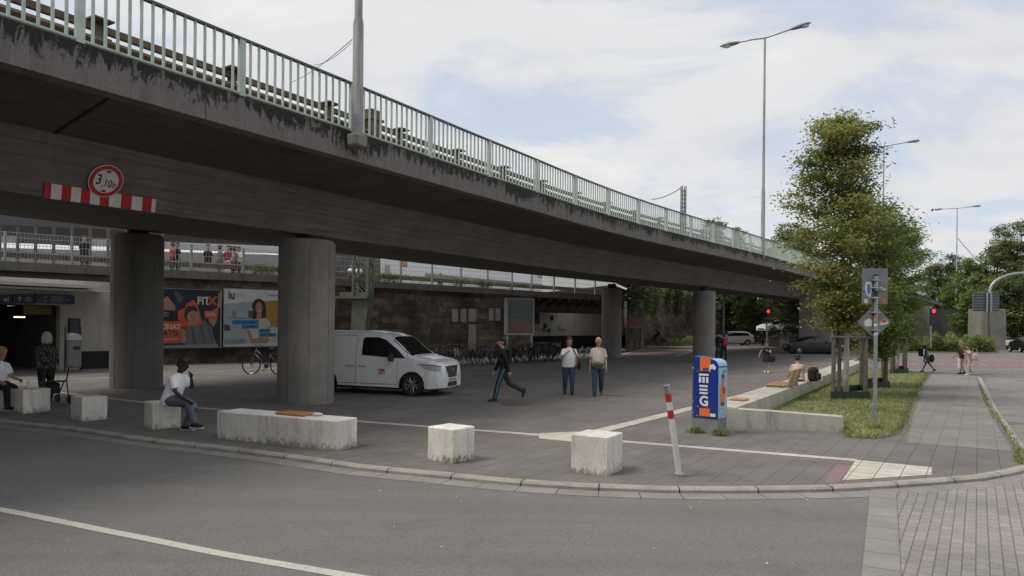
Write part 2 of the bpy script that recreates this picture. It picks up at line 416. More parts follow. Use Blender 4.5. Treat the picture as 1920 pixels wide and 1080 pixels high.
MINT = simple('mint_railing_paint', (0.44, 0.52, 0.465), 0.55, var=0.16, scale=3, bump=0.2, co='pos')
RAILTOP = simple('weathered_top_rail', (0.10, 0.125, 0.115), 0.6, var=0.35, scale=5, co='pos')
RUST = simple('rusty_steel', (0.145, 0.105, 0.075), 0.75, 0.2, var=0.4, scale=2.5, bump=0.4, co='pos')
GALV = simple('galvanised_steel', (0.34, 0.35, 0.35), 0.45, 0.6, var=0.2, scale=8, co='pos')
GREYP = simple('grey_painted_steel', (0.25, 0.26, 0.26), 0.5, 0.2, var=0.15, scale=4, co='pos')
def m_pole():
    m, nt, b = new_mat('weathered_lamp_pole'); k = NT(nt); P = k.pos()
    n = k.noise(k.map(P, (7, 7, 0.5)), 1.5, 6, 0.7)
    c = k.ramp(n, [(0.3, (0.16, 0.15, 0.135)), (0.5, (0.36, 0.355, 0.34)), (0.7, (0.46, 0.46, 0.45))])
    k.l(c, b.inputs['Base Color']); b.inputs['Roughness'].default_value = 0.6; b.inputs['Metallic'].default_value = 0.2; return m
POLEM = m_pole()
GREENST = simple('green_painted_steel', (0.13, 0.15, 0.105), 0.6, var=0.25, scale=3, co='pos')
BLACK = simple('black_rubber', (0.015, 0.015, 0.016), 0.7, var=0.1)
DARKP = simple('black_plastic', (0.022, 0.022, 0.024), 0.45, var=0.1)
WHITE = simple('white_gloss', (0.75, 0.75, 0.74), 0.35, var=0.03)
REDM = simple('signal_red', (0.42, 0.02, 0.03), 0.4, var=0.12)
WHITEP = simple('worn_white_paint', (0.60, 0.59, 0.56), 0.5, var=0.12, scale=14, co='pos')
WOOD = simple('weathered_timber', (0.125, 0.105, 0.085), 0.85, var=0.35, scale=5, bump=0.5, co='pos')
WOODO = simple('orange_bench_wood', (0.42, 0.20, 0.07), 0.55, var=0.2, scale=8, co='pos')
WOODB = simple('pale_bench_wood', (0.38, 0.28, 0.18), 0.6, var=0.25, scale=8, co='pos')
def m_panel():
    m, nt, b = new_mat('white_wall_panel'); k = NT(nt); P = k.pos()
    c = k.ramp(k.noise(P, 0.9, 6, 0.65), [(0.3, (0.38, 0.36, 0.32)), (0.7, (0.50, 0.48, 0.44))])
    k.l(k.mix(k.ramp(k.noise(k.map(P, (4, 4, .5)), 1.0, 5), [(0.52, 0.0), (0.75, 0.4)]), c, (0.18, 0.165, 0.14)), b.inputs['Base Color']); b.inputs['Roughness'].default_value = 0.7; return m
PANEL = m_panel()
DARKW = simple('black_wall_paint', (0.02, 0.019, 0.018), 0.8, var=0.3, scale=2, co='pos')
def m_leaf(name, stops, trans=0.25):
    m, nt, b = new_mat(name); k = NT(nt)
    a = k.n('ShaderNodeAttribute', attribute_name='tint')
    n = k.noise(k.pos(), 0.8, 3)
    f = k.math('ADD', k.math('MULTIPLY', a.outputs['Fac'], 0.75), k.math('MULTIPLY', n, 0.3))
    c = k.ramp(f, stops); k.l(c, b.inputs['Base Color']); b.inputs['Roughness'].default_value = 0.55
    tr = k.n('ShaderNodeBsdfTranslucent'); k.l(c, tr.inputs['Color']); mx = k.n('ShaderNodeMixShader'); mx.inputs[0].default_value = trans
    out = nt.nodes['Material Output']; k.l(b.outputs[0], mx.inputs[1]); k.l(tr.outputs[0], mx.inputs[2]); k.l(mx.outputs[0], out.inputs[0]); return m
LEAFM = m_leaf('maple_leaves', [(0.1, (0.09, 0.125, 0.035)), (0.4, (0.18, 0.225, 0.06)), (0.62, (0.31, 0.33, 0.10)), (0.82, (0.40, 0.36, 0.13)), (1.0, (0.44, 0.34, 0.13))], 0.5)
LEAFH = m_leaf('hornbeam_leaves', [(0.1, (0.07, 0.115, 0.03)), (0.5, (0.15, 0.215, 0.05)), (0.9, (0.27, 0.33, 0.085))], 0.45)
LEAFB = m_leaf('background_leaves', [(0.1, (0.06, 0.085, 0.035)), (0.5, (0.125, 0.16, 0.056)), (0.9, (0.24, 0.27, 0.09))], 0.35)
LEAFS = m_leaf('shrub_leaves', [(0.1, (0.07, 0.10, 0.03)), (0.5, (0.15, 0.185, 0.055)), (0.9, (0.28, 0.29, 0.09))], 0.3)
GRASSM = m_leaf('grass_blades', [(0.1, (0.085, 0.13, 0.03)), (0.45, (0.17, 0.215, 0.055)), (0.9, (0.38, 0.34, 0.19))], 0.35)
BARK = m_concrete('bark', (0.42, 0.39, 0.34), stain=0.6, dark=(0.12, 0.10, 0.08))
BARKD = simple('dark_bark', (0.07, 0.06, 0.05), 0.9, var=0.3, bump=0.5)
GLASS = simple('dark_car_glass', (0.012, 0.014, 0.016), 0.06, var=0, spec=0.6)
def m_lawn():
    m, nt, b = new_mat('lawn_soil'); k = NT(nt); P = k.pos()
    c = k.ramp(k.noise(P, 0.9, 8, 0.7), [(0.3, (0.14, 0.16, 0.055)), (0.5, (0.22, 0.225, 0.095)), (0.65, (0.33, 0.28, 0.17))])
    c = k.mix(1.0, c, k.ramp(k.noise(P, 40, 3), [(0.3, 0.6), (0.7, 1.4)]), 'MULTIPLY')
    k.l(c, b.inputs['Base Color']); b.inputs['Roughness'].default_value = 0.95; k.bump(k.noise(P, 40, 3), 0.8, 0.03, b); return m
LAWN = m_lawn()
# ================================================================== ground sheets
ZR = -0.06      # carriageway level; the plaza is 0
def ribbon(pts, w0, w1, z, mb=None, uvs=True):      # strip along pts, offsets to the left
    mb = mb or MB(); pts = [Vector((p[0], p[1], 0)) for p in pts]; L = 0; prev = None
    for i, p in enumerate(pts):
        t = (pts[min(i + 1, len(pts) - 1)] - pts[max(i - 1, 0)]).normalized(); n = Vector((-t.y, t.x, 0))
        if i: L += (p - pts[i - 1]).length
        a = mb.vert((p.x + n.x * w0, p.y + n.y * w0, z), (L, 0)); b = mb.vert((p.x + n.x * w1, p.y + n.y * w1, z), (L, abs(w1 - w0)))
        if prev: mb.face((prev[0], a, b, prev[1]))
        prev = (a, b)
    return mb
def catmull(pts, step=0.6):
    pts = [Vector(p) for p in pts]; out = []
    for i in range(len(pts) - 1):
        p0 = pts[max(i - 1, 0)]; p1 = pts[i]; p2 = pts[i + 1]; p3 = pts[min(i + 2, len(pts) - 1)]
        if i == 0: p0 = p1 * 2 - p2
        if i == len(pts) - 2: p3 = p2 * 2 - p1
        n = max(1, int((p2 - p1).length / step))
        for k in range(n):
            t = k / n
            out.append(0.5 * ((2 * p1) + (p2 - p0) * t + (2 * p0 - 5 * p1 + 4 * p2 - p3) * t * t + (3 * p1 - p0 - 3 * p2 + p3) * t ** 3))
    out.append(pts[-1]); return out
mb = MB(); mb.poly([(-900, -300, ZR), (900, -300, ZR), (900, 1500, ZR), (-900, 1500, ZR)])
struct(mb.build('road', ASPH))
kerb_px = [(0, 786), (150, 802), (275, 820), (400, 834), (557, 853), (683, 871), (809, 883), (960, 897.5), (1117, 907), (1243, 911.5), (1400, 912), (1520, 910), (1581, 908), (1746, 897), (1827, 890), (1920, 872)]
kpts = [G(u, v) for u, v in kerb_px]
k0 = kpts[0] + (kpts[0] - kpts[1]).normalized() * 14
corner = [Vector((8.35, 11.55, 0))]
right_px = [(1912, 846), (1880, 800), (1855, 760), (1840, 722), (1832, 706)]
rpts = [G(u, v) for u, v in right_px]
kerb_path = catmull([k0] + kpts + corner + rpts, 0.5)
far_px = [(1835, 705), (1750, 698), (1670, 696), (1558, 682), (1363, 672)]
fpts = [G(u, v) for u, v in far_px]
outer = kerb_path + [fpts[1], fpts[2], fpts[3], fpts[4], Vector((9, 52, 0)), Vector((5, 58, 0)), Vector((-2, 60, 0)), Vector((-30, 45, 0)), Vector((-60, 30, 0)), Vector((-60, 20, 0))]
mb = MB(); ids = [mb.vert(p, (p.x, p.y)) for p in outer]; mb.face(ids)
pz = mb.build('plaza_pavement', PLAZA); struct(pz)
bm = bmesh.new(); bm.from_mesh(pz.data); bmesh.ops.triangulate(bm, faces=bm.faces); bm.to_mesh(pz.data); bm.free()
for p in pz.data.polygons:
    if p.normal.z < 0: pz.data.flip_normals(); break
# kerb stones all round (real step), gutter slabs in front
mb = MB()
def kerbsweep(path, mb, w=0.15):
    pa = []; L = 0
    for i, p in enumerate(path):
        t = (path[min(i + 1, len(path) - 1)] - path[max(i - 1, 0)]).normalized(); n = Vector((-t.y, t.x, 0))
        if i: L += (p - path[i - 1]).length
        pa.append((Vector((p.x, p.y, 0)), n, L))
    mb.sweep(pa, [(0.0, -0.3), (0.0, 0.006), (-w * .75, 0.006), (-w, -0.018), (-w, -0.3)], closed=False)
kerbsweep(kerb_path + [fpts[1], fpts[2], fpts[3], fpts[4], Vector((9, 52, 0)), Vector((5, 58, 0)), Vector((-2, 60, 0))], mb)
struct(mb.build('kerb', KERB))
mb = ribbon([p for p in kerb_path if p.y < 13 or p.x < 5], -0.15, -0.47, ZR + 0.004)
m, nt, b_ = new_mat('gutter_strip'); k_ = NT(nt); P_ = k_.pos()
sx_ = k_.n('ShaderNodeSeparateXYZ'); k_.l(k_.uvc(), sx_.inputs[0]); j_ = k_.math('LESS_THAN', k_.math('FRACT', k_.math('MULTIPLY', sx_.outputs[0], 2.0)), 0.025)
c_ = k_.mix(1.0, k_.ramp(k_.noise(P_, 1.5, 6), [(0.3, (0.19, 0.178, 0.16)), (0.7, (0.265, 0.25, 0.226))]), k_.ramp(k_.noise(P_, 60, 3), [(0.3, 0.8), (0.7, 1.2)]), 'MULTIPLY')
k_.l(k_.mix(j_, c_, (0.06, 0.056, 0.05)), b_.inputs['Base Color']); b_.inputs['Roughness'].default_value = 0.9; GUT = m
struct(mb.build('gutter', GUT))
# block paved crossing at the lower right with its slab border
gd = Vector((0.50, 0.866, 0)).normalized()
s0 = G(1632, 921, ZR); s1 = G(1616, 1080, ZR); sdir = (s0 - s1).normalized()
sn = Vector((sdir.y, -sdir.x, 0)); a0 = G(1632, 918, ZR)
q0 = a0 - sdir * 9; 
mb = ribbon([q0, a0 + sdir * 0.12], 0.0, -0.30, ZR + 0.009); GUT2 = GUT
struct(mb.build('slab_border', GUT))
b0 = a0 + sn * 0.30
kp = [p for p in kerb_path if p.x > b0.x - 0.2 and p.y < 12.0]
mbp = MB(); 
outl = [q0 + sn * 0.305, b0 + sdir * 0.1 + sn * 0.005] 
edge = []
for i, p in enumerate(kp):
    t = (kp[min(i + 1, len(kp) - 1)] - kp[max(i - 1, 0)]).normalized(); n = Vector((t.y, -t.x, 0)); edge.append(p + n * 0.45)
edge = [p for p in edge if (p - b0).dot(sn) > 0.02]
outl += [p for p in edge if p.y < 11.9] + [Vector((9.6, 12.0, 0)), Vector((30, 6, 0)), Vector((30, -6, 0))]
ids = [mbp.vert((p.x, p.y, ZR + 0.006), (p.x, p.y)) for p in outl]; mbp.face(ids)
po = mbp.build('block_paved_crossing', PAVER); struct(po)
sr = [Vector((9.6, 12.04, 0)), Vector((30, 6.05, 0)), Vector((60, 30, 0)), Vector((36, 34, 0)), G(1850, 706)]
mbs = MB(); mbs.poly([(p.x, p.y, ZR + 0.005) for p in sr] + [(p.x + .16, p.y + .05, ZR + 0.005) for p in rpts[::-1][1:]])
struct(mbs.build('side_road', simple('pale_asphalt', (0.185, 0.175, 0.16), .9, var=.2, scale=1.2, bump=.5, bdist=.006, bscale=60, co='pos')))
# white edge line across the road in the foreground
wl = [G(u, v, ZR) for u, v in [(-60, 946), (0, 955.7), (79, 971), (189, 993.5), (283, 1012), (409, 1037.5), (526, 1058), (667, 1082), (800, 1103)]]
struct(ribbon(catmull(wl, 0.2), 0.062, -0.062, ZR + 0.004).build('road_line', WPAINT))
# cream guide strip and its pink companion line
A_px = [(20, 727), (112, 736), (332, 761), (672, 790), (1030, 817), (1330, 841), (1606, 863)]
Ap = catmull([G(u, v) for u, v in A_px], 1.0)
mb = MB(); ribbon(Ap, 0.11, -0.11, 0.004, mb)
B0 = G(1095, 816); B1 = G(1400, 740); B2 = G(1608, 672); Bp = [B0, B1, B2]
ribbon(Bp, 0.16, -0.16, 0.008, mb)
A2 = [G(u, v) for u, v in [(-100, 722), (60, 715), (180, 709), (455, 694), (520, 690)]]
ribbon(A2, 0.07, -0.07, 0.004, mb)
struct(mb.build('tactile_guide_strip', CREAM))
mb = MB(); mb.poly([G(1605, 862, .0045), G(1579, 900.6, .0045), G(1747, 890, .0045), G(1747, 876, .0045)])
mb.poly([G(1012, 812, .0055), G(1010, 822, .0055), G(1078, 829, .0055), G(1120, 808, .0055)])
m, nt, b_ = new_mat('cream_stud_tiles'); k_ = NT(nt); P_ = k_.pos(); q_ = k_.map(P_, rot=(0, 0, -GRID))
br_ = k_.n('ShaderNodeTexBrick'); k_.l(q_, br_.inputs['Vector']); br_.offset = 0.0
for nm, v_ in (('Scale', 1.0), ('Brick Width', 0.3), ('Row Height', 0.3), ('Mortar Size', 0.006)): br_.inputs[nm].default_value = v_
br_.inputs['Color1'].default_value = (0.50, 0.47, 0.40, 1); br_.inputs['Color2'].default_value = (0.56, 0.53, 0.46, 1); br_.inputs['Mortar'].default_value = (0.15, 0.14, 0.12, 1)
vo_ = k_.n('ShaderNodeTexVoronoi'); vo_.inputs['Scale'].default_value = 20; vo_.inputs['Randomness'].default_value = 0.0; k_.l(q_, vo_.inputs['Vector'])
st_ = k_.ramp(vo_.outputs['Distance'], [(0.25, 1.0), (0.35, 0.0)])
k_.l(k_.mix(1.0, br_.outputs['Color'], k_.ramp(k_.noise(P_, 5, 6), [(0.3, 0.82), (0.7, 1.08)]), 'MULTIPLY'), b_.inputs['Base Color']); b_.inputs['Roughness'].default_value = 0.8
k_.bump(st_, 0.7, 0.006, b_)
struct(mb.build('tactile_paving', m))
mb = MB(); ribbon(Ap, -0.30, -0.375, 0.0035, mb); ribbon(Bp, 0.42, 0.34, 0.0035, mb)
mb.poly([G(1567, 872, .003), G(1545, 906, .003), G(1572, 905, .003), G(1598, 873, .003)])
struct(mb.build('pink_guide_line', PINKL))
# road markings far off
mb = MB()
def wline(px, w=0.12, m_=None, z=ZR + 0.008):
    ribbon([G(u, v, ZR) for u, v in px], w / 2, -w / 2, z, m_ or mb)
wline([(1640, 694), (1700, 697), (1835, 704)], 0.18, z=0.012)
def dashes(p0, p1, n, w=0.14, duty=0.5):
    a = G(*p0, ZR); b = G(*p1, ZR)
    for i in range(n):
        q = a.lerp(b, i / n); r = a.lerp(b, (i + duty) / n); ribbon([q, r], w / 2, -w / 2, ZR + 0.008, mb)
dashes((1690, 660), (1990, 663), 7, 0.25); dashes((1768, 692), (2000, 693), 7, 0.15, .7); dashes((1836, 705.5), (2000, 706.5), 5, 0.12, .7)
dashes((1650, 670), (1800, 672.5), 1, 0.2, 1.0); dashes((1850, 673), (1910, 676), 1, 0.2, 1.0)
for y0_, y1_ in ((674, 678.5), (681.5, 686.5)): dashes((1680, y0_), (2000, y1_), 12, 0.2, .55)
wline([(1345, 671.5), (1440, 676), (1560, 681.5)], 0.15); wline([(1500, 661), (1580, 663)], 0.12)
wline([(1168, 664), (1210, 655)], 0.25); wline([(1270, 667), (1310, 655)], 0.2)
struct(mb.build('road_markings', WPAINT2))
mb = MB()
for px in ([(1655, 673), (1655, 686), (2000, 690), (2000, 677)], [(1172, 664), (1172, 668.5), (1290, 667), (1330, 656), (1215, 656)], [(1358, 652), (1358, 655), (1420, 656), (1420, 653)]):
    pp = [G(u, v, ZR + 0.004) for u, v in px]
    if (pp[1] - pp[0]).cross(pp[2] - pp[1]).z < 0: pp = pp[::-1]
    mb.poly(pp)
struct(mb.build('cycle_lane', REDP))
# pavement on the far side of the road
mb = MB(); mb.prism([(-60, 61), (19.5, 71), (23.5, 90), (-60, 88)], ZR - 0.2, 0.05)
fp = mb.build('far_pavement', m_concrete('far_pavement_slabs', (0.20, 0.18, 0.155))); struct(fp)
# grass bed
bed_px = [(1437, 776), (1582, 790), (1588, 818), (1640, 821), (1676, 815), (1694, 795), (1703, 765), (1722, 725), (1739, 701), (1700, 697), (1612, 690)]
bed = [G(u, v, 0.02) for u, v in bed_px]
bed[0] = Vector((4.9, 15.0, 0.02))
mb = MB(); mb.prism([(p.x, p.y) for p in bed], -0.05, 0.025); gb = mb.build('grass_verge', LAWN); struct(gb)
# path between the grass and the side road: a slab sheet on the plaza
pathp = [G(u, v, 0.004) for u, v in [(1700, 830), (1712, 780), (1730, 735), (1748, 700)]] + [p + Vector((-0.12, 0, 0.004)) for p in (fpts[0], rpts[3], rpts[2], rpts[1], rpts[0])]
mb = MB(); mb.poly([(p.x, p.y, 0.004) for p in pathp]); struct(mb.build('footpath', PATHM))
mb = MB(); gpl = G(968, 757); mb.cyl((gpl.x, gpl.y, 0.004), 0.42, 0.012, 24); mb.cyl((gpl.x, gpl.y, 0.008), 0.30, 0.012, 24)
tag(mb.build('manhole_cover', simple('cast_iron', (0.125, 0.115, 0.105), 0.6, 0.3, var=0.3, scale=20, bump=0.6)), 'round iron manhole cover in the plaza paving behind the walking man in black', 'manhole cover')
p_ = G(1895, 794, ZR); mb = MB(); mb.box((p_.x, p_.y, ZR + 0.005), (0.5, 0.35, 0.012), 0.3)
tag(mb.build('drain_grate', MATS['cast_iron']), 'rectangular iron drain grate in the side road by the kerb', 'drain')
# ================================================================== road bridge
E_px = [(0, 30, 6.22), (240, 109, 6.22), (480, 188, 6.22), (665, 248, 6.24), (810, 296, 6.27), (960, 345, 6.33), (1200, 421, 6.40), (1440, 481, 6.50), (1550, 511, 6.55), (1712, 549, 6.6), (1765, 566, 6.6)]
Ep = []
for u, v, z in E_px: Ep.append(G(u, v, z))
e0 = Ep[0] + (Ep[0] - Ep[2]).normalized() * 26; e0.z = 6.2
e1 = Ep[-1] + (Ep[-1] - Ep[-2]).normalized() * 40
Ec = catmull([e0] + Ep + [e1], 1.0)
def frame_path(pts):
    out = []; L = 0
    for i, p in enumerate(pts):
        t = (pts[min(i + 1, len(pts) - 1)] - pts[max(i - 1, 0)]); t.z = 0; t.normalize()
        if i: L += (p - pts[i - 1]).length
        out.append((p, Vector((-t.y, t.x, 0)), L))
    return out
EP = frame_path(Ec)
def edge_at(L):
    for (p, n, l), (p2, n2, l2) in zip(EP[:-1], EP[1:]):
        if l <= L <= l2:
            f = (L - l) / (l2 - l); q = p.lerp(p2, f); nn = n.lerp(n2, f).normalized(); return q, nn
    return EP[-1][0], EP[-1][1]
bridge = thing('road_bridge', 'concrete road overpass on round pillars crossing above the plaza', 'bridge', G(566, 757))
XF = 0.068
mb = MB(); mb.sweep(EP, [(0, 0), (0, -0.62), (0.32, -0.62), (0.32, 0.0)]); 
# uv: y starts at top outer edge
mb.build('edge_beam', FASCIA, bridge, world=True)
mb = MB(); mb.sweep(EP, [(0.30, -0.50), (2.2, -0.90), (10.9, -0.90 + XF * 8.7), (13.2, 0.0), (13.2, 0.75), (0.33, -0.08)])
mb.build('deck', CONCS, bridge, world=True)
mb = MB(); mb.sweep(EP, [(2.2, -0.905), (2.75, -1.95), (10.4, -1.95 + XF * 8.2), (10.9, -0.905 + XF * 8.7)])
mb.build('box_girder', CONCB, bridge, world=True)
mb = MB(); mb.sweep(EP, [(13.2, 0.3), (13.2, 1.15), (13.5, 1.15), (13.5, 0.3)]); mb.build('edge_beam', CONC, bridge, world=True)
def pillar(cx, cy, r, ztop, zb):
    mb = MB(); mb.tube([(cx, cy, -0.1), (cx, cy, ztop - 0.08), (cx, cy, ztop)], [r, r, r - 0.05], 40)
    mb.build('pillar', CONCP, bridge, smooth='auto', world=True)
    mb = MB(); mb.cyl((cx, cy, (ztop + zb) / 2), r * 0.42, zb - ztop, 20)
    mb.build('bearing', DARKW, bridge, world=True)
pA = G(566, 757); pA.y += 0.35
pB = G(243, 728); pB.y += 0.4
pC = G(1148, 671); pC.y += .5
pD = G(1322, 679); pD.y += .3
for (p, r, ub, vb, zb) in ((pA, 0.71, 566, 452, 4.32), (pB, 0.75, 243, 441, 4.86), (pC, 0.66, 1148, 541, 4.95), (pD, 0.64, 1322, 546, 4.5)):
    ztop = HC + ray(ub, vb).z * p.y
    print('pillar', p, 'ztop', ztop); pillar(p.x, p.y, r, ztop, ztop + 0.30)
for L_, off in ((0, 0),):
    for (u, d) in ((1530, 62), (1722, 92)):
        q = D(u, 600, d); mbw = MB(); mbw.box((q.x, q.y, 2.4), (2.6, 1.4, 5.1), R(-30), bev=.05); mbw.build('pillar', CONCP, bridge, world=True)
mb = MB(); q = D(1712, 600, 104); mb.box((q.x + 2, q.y, 2.5), (14, 1.0, 5.0), R(10)); mb.build('abutment', CONC, bridge, world=True)
for (u, v, rw_) in ((205, 180, 3.4),):
    best = min((((p.x / p.y) - ray(u, v).x) ** 2, i) for i, (p, n, L) in enumerate(EP) if p.y > 4)[1]; p, n, L = EP[best]
    jm = MB(); q0, q1 = p + n * .34 + Vector((0, 0, -.52)), p + n * 2.19 + Vector((0, 0, -.906)); t_ = Vector((n.y, -n.x, 0)) * .02; dn_ = Vector((0, 0, -.012)); jm.hexa([q0 - t_ + dn_, q0 + t_ + dn_, q1 + t_ + dn_, q1 - t_ + dn_], [q0 - t_, q0 + t_, q1 + t_, q1 - t_]); jm.build('joint_seal', DARKW, bridge, world=True)
# ---- railing
rail = thing('bridge_railing', 'mint green steel railing with square balusters along the overpass edge', 'railing', tuple(edge_at(30)[0]))
post_px = [(-60), 153, 450, 661, 798, 913, 1005, 1081, 1141, 1195, 1243]
bay = 2.92; nb = 40
RH = 1.12
def rp(L, off=0.13):
    p, n = edge_at(L); return p + n * off, n
L0 = 18.37
topm = MB(); pa = []
Lend = L0 + bay * nb
prt = []
for i in range(nb * 2 + 1):
    p, n = rp(L0 + i * bay / 2); prt.append((p, n, L0 + i * bay / 2))
topm.sweep(prt, [(-0.04, RH - 0.04), (-0.04, RH), (0.05, RH), (0.05, RH - 0.04)]); topm.build('top_rail', RAILTOP, rail, world=True)
botm = MB(); botm.sweep(prt, [(-0.02, 0.07), (-0.02, 0.10), (0.03, 0.10), (0.03, 0.07)]); botm.build('bottom_rail', MINT, rail, world=True)
for i in range(nb + 1):
    p, n = rp(L0 + i * bay); t = Vector((n.y, -n.x, 0)); ang = math.atan2(t.y, t.x)
    mb = MB(); mb.box((p.x, p.y, p.z + (RH - 0.04) / 2), (0.13, 0.07, RH - 0.04), ang); mb.build('post', MINT, rail, world=True)
    if i < nb:
        mb = MB(); nbal = 15
        for j in range(1, nbal):
            q, n2 = rp(L0 + i * bay + j * bay / nbal); a2 = math.atan2(-n2.x, n2.y)
            mb.box((q.x, q.y, q.z + (RH + 0.03) / 2), (0.042, 0.03, RH - 0.11), a2)
        mb.build('baluster_panel', MINT, rail, world=True)
# ---- crash barrier behind the railing
bar = thing('crash_barrier', 'rusty brown steel crash barrier on the overpass behind the green railing', 'crash barrier', tuple(edge_at(30)[0] + edge_at(30)[1] * 1.5))
prt = []
for i in range(150):
    L_ = 6 + i * 0.8
    if L_ > EP[-1][2] - 5: break
    p, n = edge_at(L_); prt.append((p, n, L_))
mb = MB(); zb = 0.12
mb.sweep(prt, [(1.36, zb + 0.28), (1.32, zb + 0.34), (1.36, zb + 0.40), (1.36, zb + 0.46), (1.32, zb + 0.52), (1.36, zb + 0.58), (1.39, zb + 0.58), (1.39, zb + 0.28)]); mb.build('lower_beam', RUST, bar, world=True)
mb = MB(); mb.sweep(prt, [(1.50, zb + 0.74), (1.50, zb + 0.86), (1.60, zb + 0.86), (1.60, zb + 0.74)]); mb.build('upper_beam', RUST, bar, world=True)
mb = MB(); mb.sweep(prt, [(1.72, zb - 0.25), (1.72, zb + 0.24), (1.92, zb + 0.24), (1.92, zb - 0.25)]); mb.build('kerb_wall', CONC, bar, world=True)
for i in range(34):
    L_ = 14.4 + i * 2.75; p, n = edge_at(L_); a = math.atan2(-n.x, n.y); q = p + n * 1.5
    mb = MB(); mb.box((q.x, q.y, q.z + zb + 0.28), (0.14, 0.12, 0.9), a)
    q2 = p + n * 1.44; mb.box((q2.x, q2.y, q2.z + zb + 0.46), (0.34, 0.16, 0.30), a); mb.box((q2.x, q2.y, q2.z + zb + 0.90), (0.36, 0.30, 0.03), a)
    mb.build('post', RUST, bar, world=True)
# ================================================================== railway embankment wall
COPZ = 4.55
w_px = [(-260, 470), (0, 490), (290, 505), (480, 514), (715, 528), (907, 540), (1001, 546)]
Wp = [G(u, v, COPZ) for u, v in w_px]
for p in Wp: p.z = 0
def wsweep(path, sec, mb, closed=True):
    mb.sweep(frame_path(path), sec, closed=closed); return mb
rw = thing('railway_wall', 'sandstone retaining wall with concrete coping carrying the railway platforms', 'wall', tuple(Wp[3]))
def wall_pt(u, off=0.02):
    r = ray(u, 600)
    fr = frame_path(Wp)
    for (p, n, L), (p2, n2, L2) in zip(fr[:-1], fr[1:]):
        dx = p2 - p; den = r.x * dx.y - dx.x
        if abs(den) < 1e-9: continue
        # point p + s*dx = t*(rx,1)
        s = (p.x - r.x * p.y) / (r.x * dx.y - dx.x)
        if 0 <= s <= 1:
            q = p + dx * s; nn = Vector((-dx.y, dx.x, 0)).normalized(); return q - nn * off, dx.normalized(), nn
    return None
def uvwall(path, z0, z1, off=0.0, mb=None):
    mb = mb or MB(); prev = None
    for p, n, L in frame_path(path):
        q = p + n * off; a = mb.vert((q.x, q.y, z0), (L, z0)); b = mb.vert((q.x, q.y, z1), (L, z1))
        if prev: mb.face((prev[0], a, b, prev[1]))
        prev = (a, b)
    return mb
def wsub(u):
    q, t, n = wall_pt(u, 0.0); return Vector((q.x, q.y, 0))
uband = uvwall([Wp[0], Wp[1], wsub(196)], 3.3, COPZ - 0.35)
uband.build('upper_band', simple('grey_rendered_band', (.085, .08, .075), .85, var=.25, scale=1.5, co='pos'), rw, world=True)
mbw = uvwall([wsub(196)] + Wp[2:], -0.3, COPZ - 0.35)
e = Wp[-1]; nE = frame_path(Wp)[-1][1]
a = mbw.vert((e.x, e.y, -0.3), (0, -0.3)); b = mbw.vert((e.x, e.y, COPZ - .35), (0, 4.2)); q = e + Vector((-.35, .94, 0)) * 14
c = mbw.vert((q.x, q.y, COPZ - .35), (14, 4.2)); d = mbw.vert((q.x, q.y, -0.3), (14, -0.3)); mbw.face((a, d, c, b))
mbw.build('masonry', STONE, rw, world=True)
wsweep(Wp, [(-0.22, COPZ - 0.38), (-0.22, COPZ), (1.2, COPZ), (1.2, COPZ - 0.38)], MB()).build('coping', COPING, rw, world=True)
# rough plaster patches on the wall (pale cemented openings)
def wz(u, v, q): return HC + ray(u, v).z * q.y
def wall_quad(u0, u1, v0, v1, off, th=None, mb=None):     # flat panel parallel to the wall chord between two columns
    qa, t, n = wall_pt(u0, off); qb, t2, n2 = wall_pt(u1, off)
    um = (u0 + u1) / 2; qm = (qa + qb) / 2
    z1 = wz(um, v0, qm); z0 = wz(um, v1, qm); dirv = (qb - qa); dirv.z = 0; dirv.normalize(); nn = Vector((-dirv.y, dirv.x, 0))
    mb = mb or MB(); th = th or off * .8
    mb.hexa([(qa.x, qa.y, z0), (qb.x, qb.y, z0), (qb + nn * th) + Vector((0, 0, z0)), (qa + nn * th) + Vector((0, 0, z0))],
            [(qa.x, qa.y, z1), (qb.x, qb.y, z1), (qb + nn * th) + Vector((0, 0, z1)), (qa + nn * th) + Vector((0, 0, z1))])
    return mb, qa, qb, z0, z1, dirv, nn
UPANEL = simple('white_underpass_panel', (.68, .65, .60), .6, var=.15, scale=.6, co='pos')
PLASTER = m_concrete('pale_render_patch', (0.42, 0.41, 0.38), stain=.3, dark=(.2, .19, .17))
for px in ((847, 858, 579, 603), (863, 873, 579, 603), (878, 892, 579, 603), (878, 892, 608, 660), (916, 925, 578, 601), (928, 937, 578, 601)):
    mbp = wall_quad(*px, 0.05)[0]; mbp.build('render_patch', PLASTER, rw, world=True)
# ground level behind the wall (platform level) and parapet kerb
mb = MB(); fr = frame_path(Wp); pts = [p + n * 1.0 for p, n, L in fr] + [Wp[-1] + Vector((-.35, .94, 0)) * 14, Vector((-8, 100, 0)), Vector((-60, 160, 0)), Vector((-90, 60, 0))]
mb.poly([(p.x, p.y, COPZ - 0.10) for p in pts]); struct(mb.build('railway_embankment', m_concrete('ballast', (0.16, 0.13, 0.105), stain=.4)))
